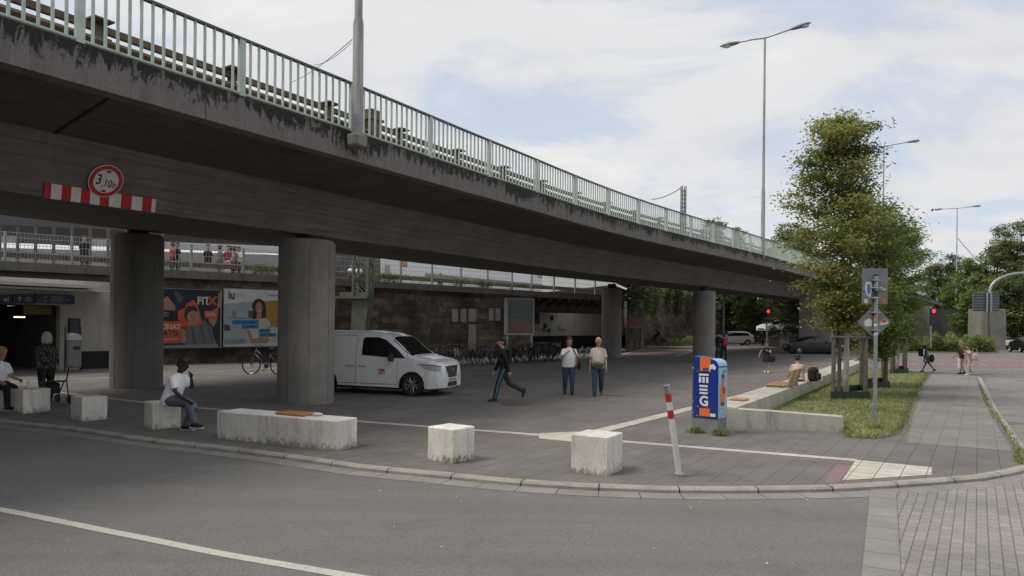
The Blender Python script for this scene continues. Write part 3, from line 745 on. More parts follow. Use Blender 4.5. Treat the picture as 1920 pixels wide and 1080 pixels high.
# continuing line of the railway: steel deck over the underpass, then the second wall
S0 = Wp[-1]; S1 = G(1133, 554.5, COPZ); S1.z = 0; S1b = G(1176, 556, COPZ); S1b.z = 0
rb = thing('railway_bridge', 'rusty steel railway bridge with curved brackets over the underpass', 'bridge', tuple((S0 + S1) / 2))
dk = (S1b - S0).normalized(); dn = Vector((-dk.y, dk.x, 0)); SL = (S1b - S0).length
mb = MB(); mb.sweep(frame_path([S0, S1b]), [(0.0, COPZ - 0.42), (0.0, COPZ), (7, COPZ), (7, COPZ - 0.42)]); mb.build('deck', RUST, rb, world=True)
mb = MB(); mb.sweep(frame_path([S0 + dk * .3, S1b]), [(1.25, COPZ - 1.45), (1.25, COPZ - 0.43), (1.45, COPZ - 0.43), (1.45, COPZ - 1.45)])
mb.sweep(frame_path([S0 + dk * .3, S1b]), [(1.05, COPZ - 1.5), (1.05, COPZ - 1.44), (1.6, COPZ - 1.44), (1.6, COPZ - 1.5)]); mb.build('main_girder', simple('dark_bridge_steel', (0.075, 0.062, 0.05), .8, var=.3, scale=2, co='pos'), rb, world=True)
nb_ = 9
for i in range(nb_):
    c0 = S0 + dk * (0.6 + i * (SL - 1) / nb_)
    mb = MB(); pts2 = [(0.0, -0.43), (1.24, -0.43), (1.24, -1.15), (1.0, -0.95), (0.6, -0.78), (0.0, -0.62)]
    mb.extr(pts2, lambda a, b, t, c0=c0: c0 + dn * a + dk * t + Vector((0, 0, COPZ + b)), -0.06, 0.06); mb.build('bracket', RUST, rb, world=True)
# underpass: side wall with white panels, roof in shade
up = thing('underpass_wall', 'pale panelled underpass wall with two purple dots and black graffiti', 'wall', tuple(D(1080, 640, 70).xy) + (0,))
ua, ub = D(985, 600, 62), D(1180, 600, 76); ua.z = ub.z = 0
zt = HC + ray(1065, 577).z * 69; zbm = HC + ray(1065, 629).z * 69
ud = (ub - ua).normalized(); un = Vector((-ud.y, ud.x, 0)); UL = (ub - ua).length
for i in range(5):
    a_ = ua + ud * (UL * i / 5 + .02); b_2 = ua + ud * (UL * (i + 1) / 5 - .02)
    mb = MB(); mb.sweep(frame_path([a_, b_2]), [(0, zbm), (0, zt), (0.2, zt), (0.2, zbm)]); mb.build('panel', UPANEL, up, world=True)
mb = MB(); mb.sweep(frame_path([ua, ub]), [(0.05, -0.2), (0.05, zbm - .01), (0.3, zbm - .01), (0.3, -0.2)]); mb.build('plinth', DARKW, up, world=True)
def on_under(u, v):
    r = ray(u, v); s = (ua.x - r.x * ua.y) / (r.x * ud.y - ud.x); q = ua + ud * s; return Vector((q.x, q.y, HC + r.z * q.y))
PURP = simple('purple_dot', (0.06, 0.03, 0.16), 0.6, var=0.1)
for u, v in ((1034.5, 596), (1021.5, 611)):
    c = on_under(u, v); mb = MB(); mb.cyl(c - un * .02, 0.25, .03, 20, axis=un); mb.build('purple_dot', PURP, up, world=True)
def udraw(mb, strokes, r=.03):
    for s in strokes: mb.tube([on_under(u, v) - un * .02 for u, v in s], r, 5)
mb = MB(); udraw(mb, [[(1014, 616), (1018, 615), (1017, 622)], [(1019, 618), (1023, 616), (1024, 620), (1020, 622), (1019, 618)], [(1026, 617), (1029, 618), (1026, 622), (1031, 619)], [(1029, 622), (1034, 617), (1030, 616), (1025, 621), (1028, 625), (1031, 622)],
    [(1048, 615), (1050, 619), (1054, 617), (1057, 620), (1062, 616)], [(1049, 611), (1050, 620)], [(1110, 612), (1111, 616)], [(1110, 619), (1112, 622)], [(1002, 612), (1004, 618)], [(1008, 611), (1009, 620)]]); mb.build('graffiti', DARKP, up, world=True)
mb = MB(); mb.sweep(frame_path([ua + Vector((-6, -6, 0)), ua + Vector((0.3, 0, 0))]), [(0, 0), (0, COPZ - .5), (.3, COPZ - .5), (.3, 0)]);
mb.build('end_wall', PANEL, up, world=True)
sq = MB(); 
c0 = on_under(1006, 582); sq.hexa(*[[c0 + ud * x - un * y + Vector((0, 0, z)) for x, y in ((-.45, .09), (.45, .09), (.45, .03), (-.45, .03))] for z in (-.2, .35)]); sq.build('notice_board', WHITE, up, world=True)
c0 = on_under(1006, 596); sq = MB(); sq.hexa(*[[c0 + ud * x - un * y + Vector((0, 0, z)) for x, y in ((-.35, .08), (.35, .08), (.35, .03), (-.35, .03))] for z in (-.55, .45)]); sq.build('poster', simple('brown_poster', (.13, .08, .05), .6, var=.4, scale=3, co='pos'), up, world=True)
# closing wall behind so that the underpass stays dark
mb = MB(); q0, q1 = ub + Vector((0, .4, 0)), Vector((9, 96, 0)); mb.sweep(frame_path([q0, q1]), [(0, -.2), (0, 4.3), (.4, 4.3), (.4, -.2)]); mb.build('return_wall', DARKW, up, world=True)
# second masonry wall to the right of the underpass
W2 = [G(1176, 556, COPZ), D(1225, 560, 84), D(1300, 560, 92), D(1400, 560, 104), D(1600, 560, 120)]
for p in W2: p.z = 0
w2 = thing('masonry_wall', 'ivy topped sandstone wall behind the cyclist', 'wall', tuple(W2[1]))
zt2 = HC + ray(1260, 556).z * 86
uvwall(W2, -0.3, zt2).build('masonry', STONE, w2, world=True)
wsweep(W2, [(-.15, zt2), (-.15, zt2 + .3), (1, zt2 + .3), (1, zt2)], MB()).build('coping', COPING, w2, world=True)
mb = MB(); mb.poly([(p.x, p.y, zt2 - 0.1) for p in [W2[0] + Vector((-1, 1, 0)), W2[1] + Vector((-1, 1, 0)), W2[2] + Vector((0, 1, 0)), W2[3], W2[4], Vector((60, 200, 0)), Vector((-20, 200, 0)), Vector((-5, 100, 0))]]); struct(mb.build('hillside', LAWN))
# ================================================================== fence on the wall, parapet girder strip behind it
fz = COPZ
def fence_on(path, n_off, posts, label, h=1.35, name='mesh_fence'):
    t = thing(name, label, 'fence', (path[0].x, path[0].y, fz))
    fr = frame_path([p for p in path]); tot = fr[-1][2]
    def at(L):
        for (p, n, l), (p2, n2, l2) in zip(fr[:-1], fr[1:]):
            if l <= L <= l2 + 1e-6:
                f = (L - l) / (l2 - l); return p.lerp(p2, f) + n * n_off
        return fr[-1][0] + fr[-1][1] * n_off
    ns = int(tot / posts)
    for i in range(ns + 1):
        q = at(i * posts); mb = MB(); mb.box((q.x, q.y, fz + h / 2), (0.09, 0.09, h), math.atan2(fr[0][1].y, fr[0][1].x)); mb.build('post', GREYP, t, world=True)
        if i < ns:
            mb = MB(); q2 = at((i + 1) * posts)
            for k in range(1, 18):
                c = q.lerp(q2, k / 18); mb.box((c.x, c.y, fz + h / 2), (0.012, 0.012, h - .1))
            for zz_ in (0.1, 0.45, 0.8, 1.1, h - .03): mb.tube([q + Vector((0, 0, fz + zz_)), q2 + Vector((0, 0, fz + zz_))], 0.01, 4)
            mb.build('mesh_panel', GALV, t, world=True)
    return t
fence_on(Wp, 0.45, 2.5, 'grey steel mesh fence standing on the coping of the railway wall')
fence_on([S0, S1b], 0.25, 2.4, 'grey railing posts along the steel railway bridge deck', 1.25)
gl = thing('railway_barrier', 'rusty longitudinal steel girder behind the mesh fence', 'barrier', (Wp[0].x, Wp[0].y, fz))
mb = MB(); mb.sweep(frame_path(Wp + [S1b]), [(1.1, fz + 0.28), (1.1, fz + 0.52), (1.35, fz + 0.52), (1.35, fz + 0.28)]); mb.build('beam', RUST, gl, world=True)
mb = MB(); mb.sweep(frame_path(Wp + [S1b]), [(1.08, fz + 0.50), (1.08, fz + 0.56), (1.38, fz + 0.56), (1.38, fz + 0.525), (1.352, fz + .525), (1.352, fz + .50)], closed=True); mb.build('cap', GREYP, gl, world=True)
# ================================================================== platform buildings seen in the gap under the overpass
WALLW = simple('bright_white_cladding', (0.80, 0.81, 0.82), 0.6, var=0.05, co='pos')
GLS = simple('bluish_window_glass', (0.30, 0.36, 0.40), 0.15, var=0.1, co='pos')
DGREY = simple('dark_grey_cladding', (0.075, 0.077, 0.082), 0.6, var=0.15, co='pos')
def slab(parent, name, u0, u1, v0, v1, d0, d1, mat, th=1.0, mb=None, off=0.0):
    a = D(u0, 600, d0); b = D(u1, 600, d1); z1 = HC + ray((u0 + u1) / 2, v0).z * (d0 + d1) / 2; z0 = HC + ray((u0 + u1) / 2, v1).z * (d0 + d1) / 2
    t = (b - a); t.z = 0; t.normalize(); n = Vector((-t.y, t.x, 0)); own = mb is None; mb = mb or MB()
    a = a - n * off; b = b - n * off
    mb.hexa([(a.x, a.y, z0), (b.x, b.y, z0), (b.x + n.x * th, b.y + n.y * th, z0), (a.x + n.x * th, a.y + n.y * th, z0)],
            [(a.x, a.y, z1), (b.x, b.y, z1), (b.x + n.x * th, b.y + n.y * th, z1), (a.x + n.x * th, a.y + n.y * th, z1)])
    if own: mb.build(name, mat, parent, world=True)
    return mb
b1 = thing('station_building', 'white modern building beyond the platforms, seen under the overpass', 'building', tuple(D(800, 600, 62).xy) + (COPZ,))
slab(b1, 'wall', 712, 1016, 440, 560, 60, 74, WALLW, 10)
for u in range(720, 1010, 22): slab(b1, 'window', u, u + 9, 497, 521, 60 + (u - 712) / 304 * 14, 60 + (u + 9 - 712) / 304 * 14, GLS, .3, off=.12)
slab(b1, 'balcony_rail', 790, 1010, 524, 530, 59, 73, GREYP, .2, off=.5)
slab(b1, 'awning', 755, 763, 470, 500, 58, 59, WOODO, .3)
b2 = thing('platform_hut', 'dark grey platform hut beside the white building', 'building', tuple(D(660, 600, 52).xy) + (COPZ,))
slab(b2, 'wall', 600, 712, 440, 528, 50, 54, DGREY, 4)
slab(b2, 'door', 683, 698, 478, 512, 53, 53.5, DARKP, .1, off=.06)
b3 = thing('platform_canopy', 'white platform canopy and panels behind the fence above the entrance', 'canopy', tuple(D(100, 600, 46).xy) + (COPZ,))
slab(b3, 'roof', -200, 640, 405, 432, 60, 70, DGREY, 9)
slab(b3, 'light_wall', -200, 560, 430, 462, 68, 80, WALLW, .5)
for u in range(-40, 330, 34): slab(b3, 'post', u, u + 3, 425, 500, 47, 47, DGREY, .2)
slab(b3, 'info_band', 30, 165, 443, 458, 46, 48, DGREY, .3)
slab(b3, 'low_wall', -200, 300, 466, 500, 52, 56, GREYP, .4)
slab(b3, 'low_wall', 300, 600, 476, 520, 44, 46, GREYP, .4)
b4 = thing('distant_block', 'pale office block with square windows beyond the railway bridge', 'building', tuple(D(1070, 600, 150).xy) + (COPZ,))
slab(b4, 'wall', 1000, 1400, 490, 570, 140, 160, WALLW, 10)
for u in range(1045, 1300, 24):
    for v in (522, 534, 546): slab(b4, 'window', u, u + 12, v, v + 5, 140 + (u - 1000) / 20, 140 + (u + 12 - 1000) / 20, GLS, .3, off=.12)
# ================================================================== station entrance on the left
en = thing('station_entrance', 'white panelled station entrance with dark doorway under the canopy', 'building', tuple(G(120, 697)))
E0 = G(-420, 716); E1 = G(205, 690); ed = (E1 - E0).normalized(); enn = Vector((-ed.y, ed.x, 0))
def eon(u, off=0.0):
    r = ray(u, 600); s = (E0.x - r.x * E0.y) / (r.x * ed.y - ed.x); q = E0 + ed * s; return q - enn * off
def ebox(name, u0, u1, v0, v1, mat, off=0.0, th=0.3, parent=en, zabs=None):
    a = eon(u0, off); b = eon(u1, off); m = (a + b) / 2
    if zabs: z0, z1 = zabs
    else: z1 = HC + ray((u0 + u1) / 2, v0).z * m.y; z0 = HC + ray((u0 + u1) / 2, v1).z * m.y
    mb = MB(); mb.hexa([(a.x, a.y, z0), (b.x, b.y, z0), (b.x + enn.x * th, b.y + enn.y * th, z0), (a.x + enn.x * th, a.y + enn.y * th, z0)],
                       [(a.x, a.y, z1), (b.x, b.y, z1), (b.x + enn.x * th, b.y + enn.y * th, z1), (a.x + enn.x * th, a.y + enn.y * th, z1)])
    return mb.build(name, mat, parent, world=True)
zl = HC + ray(60, 571).z * eon(60).y; zw = HC + ray(60, 538).z * eon(60).y
ebox('lintel_wall', -420, 205, 0, 0, PANEL, 0, .3, zabs=(zl, zw + .35))
ebox('white_wall', 112, 205, 0, 0, PANEL, 0, .3, zabs=(.75, zl))
ebox('plinth', 150, 205, 0, 0, DARKW, -0.02, .3, zabs=(-.2, .75)); ebox('jamb', 112, 124, 0, 0, PANEL, .03, .3, zabs=(-.1, zl - .003)); ebox('jamb', 124.5, 150, 0, 0, PANEL, 0, .3, zabs=(-.1, .75))
ebox('jamb', -420, -120, 0, 0, PANEL, 0, .3, zabs=(-.1, zl))
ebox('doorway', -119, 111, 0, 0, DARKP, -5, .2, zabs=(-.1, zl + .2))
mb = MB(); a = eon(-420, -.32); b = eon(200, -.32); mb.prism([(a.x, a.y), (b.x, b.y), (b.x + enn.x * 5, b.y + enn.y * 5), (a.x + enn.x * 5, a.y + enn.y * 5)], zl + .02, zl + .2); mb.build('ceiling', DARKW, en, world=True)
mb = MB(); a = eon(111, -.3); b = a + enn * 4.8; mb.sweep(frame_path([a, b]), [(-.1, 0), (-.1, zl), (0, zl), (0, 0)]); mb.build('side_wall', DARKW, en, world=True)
ebox('interior_header', 58, 110, 573, 590, simple('warm_interior_panel', (.20, .15, .07), .7, var=.2, co='pos'), -.6, .1)
lt = simple('lit_tube', (1, .95, .8), .5, var=0, emit=((1, .92, .72), .9)); ebox('lamp', 52, 72, 593.5, 596, lt, -1.2, .1)
lt2 = simple('lit_tube_small', (1, .95, .9), .5, var=0, emit=((.9, .92, 1), .5)); ebox('lamp', 9, 14, 598, 602, lt2, -3, .1); ebox('lamp', 0, 4, 597, 601, lt2, -3, .1)
cn = thing('entrance_canopy', 'thin white edged canopy on brackets above the station entrance', 'canopy', tuple(eon(100)) )
ebox('fascia', -420, 154, 523, 529, WHITEP, 1.5, 1.48, cn); ebox('lower_fascia', -420, 188, 533, 537, WHITEP, 1.0, .98, cn)
for u in (34, 88, 140): ebox('bracket', u - 4, u + 4, 537.5, 543, DARKP, .9, .88, cn)
NAVY = simple('navy_sign_panel', (0.012, 0.02, 0.075), 0.35, var=.1)
sg = thing('direction_sign', 'navy blue station sign with arrow and pictograms above the doorway', 'sign', tuple(eon(60, .2)))
for u0, u1 in ((-70, 19), (21, 61), (62.5, 136)): ebox('panel', u0, u1, 552, 569.5, NAVY, .16, .13, sg)
def eflat(name, strokes, mat, parent, off=.175, r=.02, polys=()):
    mb = MB()
    def P(u, v): q = eon(u, off); return Vector((q.x, q.y, HC + ray(u, v).z * q.y))
    for s in strokes: mb.tube([P(*x) for x in s], r, 5)
    for (u0, v0, u1, v1) in polys: mb.poly([P(u0, v1), P(u1, v1), P(u1, v0), P(u0, v0)])
    return mb.build(name, mat, parent, world=True)
SW = simple('sign_white', (.6, .6, .6), .5, var=0)
eflat('arrow', [[(32.5, 566), (32.5, 556)], [(28, 560.5), (32.5, 556), (37, 560.5)]], SW, sg, r=.018)
eflat('pictogram', [[(43, 564), (55, 564)], [(43, 562), (46, 558), (52, 558), (55, 562)], [(49, 558), (49, 563)], [(2, 560), (12, 558)], [(12, 556), (12, 566)]], SW, sg, r=.011, polys=((4, 561, 10, 564.5),))
eflat('lettering', [[(67, 562.5), (75, 562.6)], [(77, 555.5), (87, 555.7)], [(77, 558), (84, 558.1)], [(77, 562.5), (89, 562.7)], [(77, 565), (83, 565.1)]] + [[(91, 556 + 2 * i), (118 - 3 * (i % 3) + (9 if i == 3 else 0), 556.2 + 2 * i)] for i in range(6)] + [[(132, 554.5), (134.5, 554.5)]], SW, sg, r=.007)
bd = thing('notice_board', 'dark blue notice board on the wall beside the doorway', 'notice board', tuple(eon(138, .1)))
ebox('board', 127.5, 149.5, 597, 627, DARKP, .08, .06, bd); ebox('sheet', 129, 146, 598.5, 625.5, simple('dark_blue_sheet', (.03, .045, .075), .4, var=.2, scale=10, co='pos'), .1, .018, bd)
eflat('lettering', [[(130, 604), (136, 604)]] + [[(130, 610 + 3 * i), (143, 610.1 + 3 * i)] for i in range(4)], simple('faint_print', (.12, .14, .16), .6, var=0), bd, .105, .005)
tb = thing('litter_bin', 'grey steel litter bin with slotted opening beside the station doorway', 'litter bin', tuple(G(136, 697)))
tq = G(136, 697); ta = math.atan2(ed.y, ed.x)
mb = MB(); mb.box((0, 0, .72), (.50, .42, 1.1), ta, bev=.03); mb.build('body', GREYP, tb)
mb = MB(); mb.extr([(-.25, 1.28), (-.25, 1.36), (-.18, 1.5), (0, 1.56), (.18, 1.5), (.25, 1.36), (.25, 1.28)], lambda a, b, t: Vector((ed.x * a + enn.x * t, ed.y * a + enn.y * t, b)), -.2, .2); mb.build('hood', WHITEP, tb)
mb = MB(); c = -enn * .215; mb.box((c.x + ed.x * .05, c.y + ed.y * .05, .96), (.26, .012, .13), ta); mb.build('slot', DARKP, tb)
mb = MB()
for s_ in (-.29, .29): mb.box((ed.x * s_, ed.y * s_, .9), (.03, .05, 1.8), ta)
mb.build('frame', DARKP, tb)
# wall panel between building and the pillar
# ================================================================== billboards on the wall
def billboard(u0, u1, v0, v1, label, off=.28):
    q, *_ = wall_pt((u0 + u1) / 2, off); t = thing('billboard', label, 'billboard', (q.x, q.y, 0.8))
    mb, qa, qb, z0, z1, dv, nn = wall_quad(u0, u1, v0, v1, off, .12); mb.build('frame', GREYP, t, world=True)
    W = (qb - qa).length; H = z1 - z0
    def P(x, y, k=0.0): p = qa + dv * (x * W) - nn * (0.006 + k); return Vector((p.x, p.y, z0 + y * H))   # x,y in 0..1
    return t, P, W, H
def flat(P, parent, name, mat, polys, k):
    if len(polys) > 1 and name in ('arm', 'text_panel', 'shelf', 'text_bar', 'eye', 'books', 'shirt_fold', 'face'):
        for pl in polys: flat(P, parent, name, mat, [pl], k)
        return
    mb = MB()
    for pl in polys:
        mb.poly([P(x, y, k) for x, y in pl])
    return mb.build(name, mat, parent, world=True, fix=False)
def ellp(cx, cy, rx, ry, n=20, a0=0, a1=360): return [(cx + rx * math.cos(R(a0 + (a1 - a0) * i / n)), cy + ry * math.sin(R(a0 + (a1 - a0) * i / n))) for i in range(n if a1 - a0 == 360 else n + 1)]
def fm(name, c, r=.45): return simple(name, c, r, var=.08, scale=3, co='pos')
PNAVY = fm('poster_navy', (.008, .018, .03)); PORANGE = fm('poster_orange', (.50, .09, .03)); PWHITE = fm('poster_white', (.52, .53, .55)); PSKIN = fm('poster_skin', (.36, .19, .12)); PSKIN2 = fm('poster_skin_shaded', (.20, .095, .06)); PGREY = fm('poster_grey_shirt', (.12, .125, .14)); PBLACK = fm('poster_black', (.012, .012, .013)); PDGREY = fm('poster_fold_grey', (.07, .073, .085)); PBLUE = fm('poster_cyan', (.02, .22, .42)); PYEL = fm('poster_ochre', (.33, .20, .04)); PSHELF = fm('poster_pale_grey', (.32, .36, .38)); PTEAL = fm('poster_teal', (.16, .24, .25)); PHAIR = fm('poster_hair', (.03, .018, .012)); PPINKT = fm('poster_cream_shirt', (.47, .43, .40))
bb, P, W, H = billboard(248, 413, 541, 653, 'dark orange and navy gym billboard with a reclining man and FITX lettering')
X = lambda zx: ((270 + zx / 6) - 248) / 165.0
Y = lambda zy: 1 - ((520 + zy / 6) - 541) / 112.0
def zp(l): return [(X(a), Y(b)) for a, b in l]
flat(P, bb, 'poster', PNAVY, [[(.005, .01), (.985, .01), (.985, .99), (.005, .99)]], .001)
flat(P, bb, 'orange_shape', PORANGE, [zp([(350, 380), (350, 460), (400, 560), (640, 560), (620, 460), (560, 280), (520, 250), (440, 300), (430, 340)])], .004)
flat(P, bb, 'arm', PSKIN, [zp([(700, 480), (760, 560), (800, 480), (810, 350), (860, 300), (860, 150), (815, 160), (810, 330), (740, 370)]), zp([(120, 330), (170, 260), (230, 215), (320, 330), (320, 370), (120, 375)]), zp([(380, 560), (440, 600), (450, 740), (390, 740)])], .006)
flat(P, bb, 'dumbbell', PDGREY, [zp([(300, 160), (360, 170), (410, 230), (380, 290), (350, 290)])], .007)
flat(P, bb, 'head', PSKIN, [zp([(x * 80 + 520, -y * 110 + 430) for x, y in ellp(0, 0, 1, 1)])], .009)
flat(P, bb, 'hair', PHAIR, [zp([(420, 440), (425, 370), (460, 325), (530, 318), (570, 345), (575, 380), (520, 370), (470, 390), (450, 440), (460, 500), (440, 480)])], .011)
flat(P, bb, 'face', PSKIN2, [zp([(480, 425), (510, 418), (512, 428), (482, 436)]), zp([(540, 415), (570, 412), (570, 422), (542, 425)]), zp([(505, 492), (545, 486), (548, 498), (508, 503)]), zp([(525, 440), (535, 438), (540, 466), (522, 468)])], .013)
flat(P, bb, 'shirt', PGREY, [zp([(430, 575), (500, 540), (600, 540), (650, 470), (740, 560), (750, 620), (810, 780), (440, 770), (450, 650)])], .012)
flat(P, bb, 'shirt_fold', PDGREY, [zp([(500, 560), (520, 560), (560, 760), (530, 760)]), zp([(600, 540), (620, 550), (680, 740), (650, 740)]), zp([(680, 500), (700, 520), (760, 720), (735, 700)])], .014)
flat(P, bb, 'text_panel', PORANGE, [zp([(-60, 495), (370, 495), (395, 520), (395, 715), (370, 740), (-60, 750)]), zp([(650, 380), (670, 368), (820, 368), (800, 455), (660, 455)])], .016)
flat(P, bb, 'text_panel', PBLACK, [zp([(-60, 375), (300, 375), (310, 400), (300, 465), (-60, 465)])], .0155)
flat(P, bb, 'floor_strip', PTEAL, [zp([(0, 770), (810, 750), (820, 790), (0, 800)])], .0165)
mb = MB(); tx = lambda cx, cy, k: (lambda a, b: P(X(cx) + a / W, Y(cy) + b / H, k))
mb.text('FIT', .52, tx(640, 260, .018), .035, sx=.85); mb.text('MONAT', .36, tx(245, 560, .02), .02, sx=.82); mb.text('1', .36, tx(50, 560, .02), .02)
mb.text('MÜSKEL', .10, tx(730, 400, .02), .01, sx=1.3); mb.text('PROFITIL', .10, tx(740, 425, .02), .01, sx=1.3); mb.text('DAUERHAFTER BEAT*', .10, tx(130, 405, .02), .01); mb.text('FÜR NUR 24,90 MTL*', .10, tx(130, 435, .02), .01); mb.text('BIS ZU 5 AUSZEICHNUNGEN', .095, tx(190, 697, .02), .01)
mb.build('lettering', PWHITE, bb, world=True)
mb = MB(); mb.text('GRATIS', .42, tx(210, 632, .02), .02, sx=.82); mb.build('lettering', PBLACK, bb, world=True)
mb = MB(); mb.text('X', .60, tx(745, 262, .018), .045, sx=1.0)
flat(P, bb, 'red_mark', REDM, [zp([(130, 165), (175, 150), (170, 200), (140, 215)])], .015)
mb.build('logo_cross', PORANGE, bb, world=True)
# second billboard
bb, P, W, H = billboard(416.5, 560, 543, 650, 'white study billboard with a laughing woman in a pale shirt and blue text bars')
X = lambda zx: ((270 + zx / 6) - 416.5) / 143.5
Y = lambda zy: 1 - ((520 + zy / 6) - 543) / 107.0
flat(P, bb, 'poster', PWHITE, [[(.005, .01), (.99, .01), (.99, .99), (.005, .99)]], .001)
flat(P, bb, 'room', PSHELF, [zp([(885, 310), (1200, 270), (1200, 740), (885, 760)])], .004)
flat(P, bb, 'ochre_wall', PYEL, [zp([(1190, 280), (1740, 225), (1740, 560), (1190, 560)])], .0045)
flat(P, bb, 'shelf', PTEAL, [zp([(925, 455), (1180, 455), (1180, 470), (925, 470)]), zp([(890, 700), (1110, 690), (1110, 740), (890, 750)]), zp([(970, 385), (1010, 385), (1010, 455), (970, 455)])], .006)
flat(P, bb, 'books', PDGREY, [zp([(1140, 380), (1190, 380), (1190, 450), (1140, 450)]), zp([(885, 530), (940, 540), (960, 600), (885, 600)])], .007)
flat(P, bb, 'cabinet', PPINKT, [zp([(1390, 560), (1740, 560), (1740, 740), (1390, 740)])], .006)
flat(P, bb, 'hair', PHAIR, [zp([(1180, 300), (1215, 250), (1260, 240), (1310, 265), (1330, 330), (1335, 420), (1320, 490), (1290, 480), (1180, 470), (1195, 380), (1178, 340)])], .008)
flat(P, bb, 'shirt', PPINKT, [zp([(1200, 470), (1330, 460), (1375, 490), (1385, 560), (1360, 740), (1160, 745), (1130, 600), (1150, 500)])], .010)
flat(P, bb, 'face', PSKIN, [zp([(x * 38 + 1255, -y * 68 + 345) for x, y in ellp(0, 0, 1, 1)]), zp([(1235, 400), (1280, 400), (1290, 470), (1225, 470)])], .012)
flat(P, bb, 'arm', PSKIN, [zp([(1125, 590), (1165, 600), (1180, 690), (1290, 670), (1390, 700), (1340, 740), (1170, 740)]), zp([(1345, 560), (1385, 550), (1390, 620), (1340, 700), (1330, 680)])], .0135)
flat(P, bb, 'mouth', PWHITE, [zp([(1245, 372), (1275, 370), (1262, 388)])], .014)
flat(P, bb, 'eye', PHAIR, [zp([(1228, 325), (1245, 323), (1245, 330), (1228, 332)]), zp([(1265, 322), (1282, 322), (1282, 329), (1265, 329)])], .014)
flat(P, bb, 'text_bar', PBLUE, [zp([(968, 485), (1253, 480), (1253, 528), (968, 532)]), zp([(1068, 535), (1253, 532), (1253, 575), (1068, 578)]), zp([(1255, 580), (1375, 576), (1375, 622), (1255, 624)]), zp([(1258, 628), (1450, 624), (1450, 665), (1258, 668)])], .016)
mb = MB(); mb.text('iu', .62, tx(958, 212, .018), .02, sx=.75)
mb.text('NACH FEIERABEND', .19, tx(1110, 507, .018), .012, sx=.62); mb.text('STUDIEREN.', .19, tx(1160, 556, .018), .012, sx=.72); mb.text('IM JOB', .19, tx(1315, 600, .018), .012, sx=.72); mb.text('PROFITIEREN.', .19, tx(1352, 646, .018), .012, sx=.65)
mb.text('TRAUMJOB WERDEN', .09, tx(1440, 198, .018), .01, sx=1.1)
mb.build('lettering', PBLACK, bb, world=True)
mb = MB(); mb.text('INTERNATIONALE', .06, tx(1050, 198, .018)); mb.text('HOCHSCHULE', .06, tx(1040, 220, .018)); mb.build('small_lettering', PDGREY, bb, world=True)
# glossy city light boards on legs
def city_light(u0, u1, v0, v1, d0, d1, label):
    a = D(u0, 600, d0); b = D(u1, 600, d1); a.z = b.z = 0; m = (a + b) / 2
    t = thing('city_light_board', label, 'advertising board', (m.x, m.y, 0)); dv = (b - a).normalized(); nn = Vector((-dv.y, dv.x, 0)); W = (b - a).length
    z1 = HC + ray((u0 + u1) / 2, v0).z * m.y; z0 = HC + ray((u0 + u1) / 2, v1).z * m.y; H = z1 - z0
    def fr_(x0, x1, y0, y1, k0, k1, mb):
        A = a + dv * x0; B = a + dv * x1
        mb.hexa([(A - nn * k1) + Vector((0, 0, z0 + y0)), (B - nn * k1) + Vector((0, 0, z0 + y0)), (B - nn * k0) + Vector((0, 0, z0 + y0)), (A - nn * k0) + Vector((0, 0, z0 + y0))],
                [(A - nn * k1) + Vector((0, 0, z0 + y1)), (B - nn * k1) + Vector((0, 0, z0 + y1)), (B - nn * k0) + Vector((0, 0, z0 + y1)), (A - nn * k0) + Vector((0, 0, z0 + y1))]); return mb
    fr_(0, W, 0, H, -.25, .10, MB()).build('case', GALV, t, world=True)
    fm_ = MB(); f = .1
    for q in ((0, W, 0, f), (0, W, H - f, H), (0, f, f + .001, H - f - .001), (W - f, W, f + .001, H - f - .001)): fr_(*q, .101, .16, fm_)
    fm_.build('frame', GALV, t, world=True)
    m, nt, bs = new_mat('gradient_poster'); k = NT(nt); sx = k.n('ShaderNodeSeparateXYZ'); k.l(k.gen(), sx.inputs[0])
    nz = k.noise(k.obj(), 1.2, 4); f1 = k.math('ADD', sx.outputs[2], k.math('MULTIPLY', k.math('SUBTRACT', nz, .5), .35))
    k.l(k.ramp(f1, [(0.0, (.24, .08, .07)), (.28, (.28, .12, .11)), (.42, (.13, .145, .145)), (.7, (.10, .15, .155)), (1.0, (.18, .24, .245))]), bs.inputs['Base Color']); bs.inputs['Roughness'].default_value = .25
    fr_(.1, W - .1, f, H - f, .1005, .12, MB()).build('poster', m, t, world=True)
    def P(x, y): p = a + dv * (x * W) - nn * .124; return Vector((p.x, p.y, z0 + y * H))
    mb = MB()
    def tx(cx, cy): return lambda p, q: P(cx, cy) + dv * p + Vector((0, 0, q))
    mb.text('immer wieder', .16 * H / 3, tx(.45, .66)); mb.text('Gastro-Abend', .33 * H / 3, tx(.5, .545), .01); mb.text('10 Tage Pfand', .22 * H / 3, tx(.5, .43)); mb.text('M', .4 * H / 3, tx(.85, .14), .02, sx=.8); mb.text('das gute Leben', .1 * H / 3, tx(.35, .86))
    for x0, y0, w_, h_ in ((.82, .84, .12, .1),):
        mb.poly([P(x0, y0 - h_), P(x0 + w_, y0 - h_), P(x0 + w_, y0 + h_), P(x0, y0 + h_)])
    mb.build('lettering', simple('poster_faded_white', (.30, .31, .31), .5, var=0), t, world=True)
    for x in (.12, W - .12):
        A = a + dv * x + nn * .05; mb = MB(); mb.box((A.x, A.y, z0 / 2), (.13, .13, z0), math.atan2(dv.y, dv.x)); mb.build('leg', GALV, t, world=True)
city_light(948, 1000, 559, 628, 43, 43.6, 'tall glass fronted advertising board on posts behind the bicycles')
city_light(1175, 1203, 563, 614, 62, 65.5, 'smaller advertising board right of the third pillar, seen at a slant')
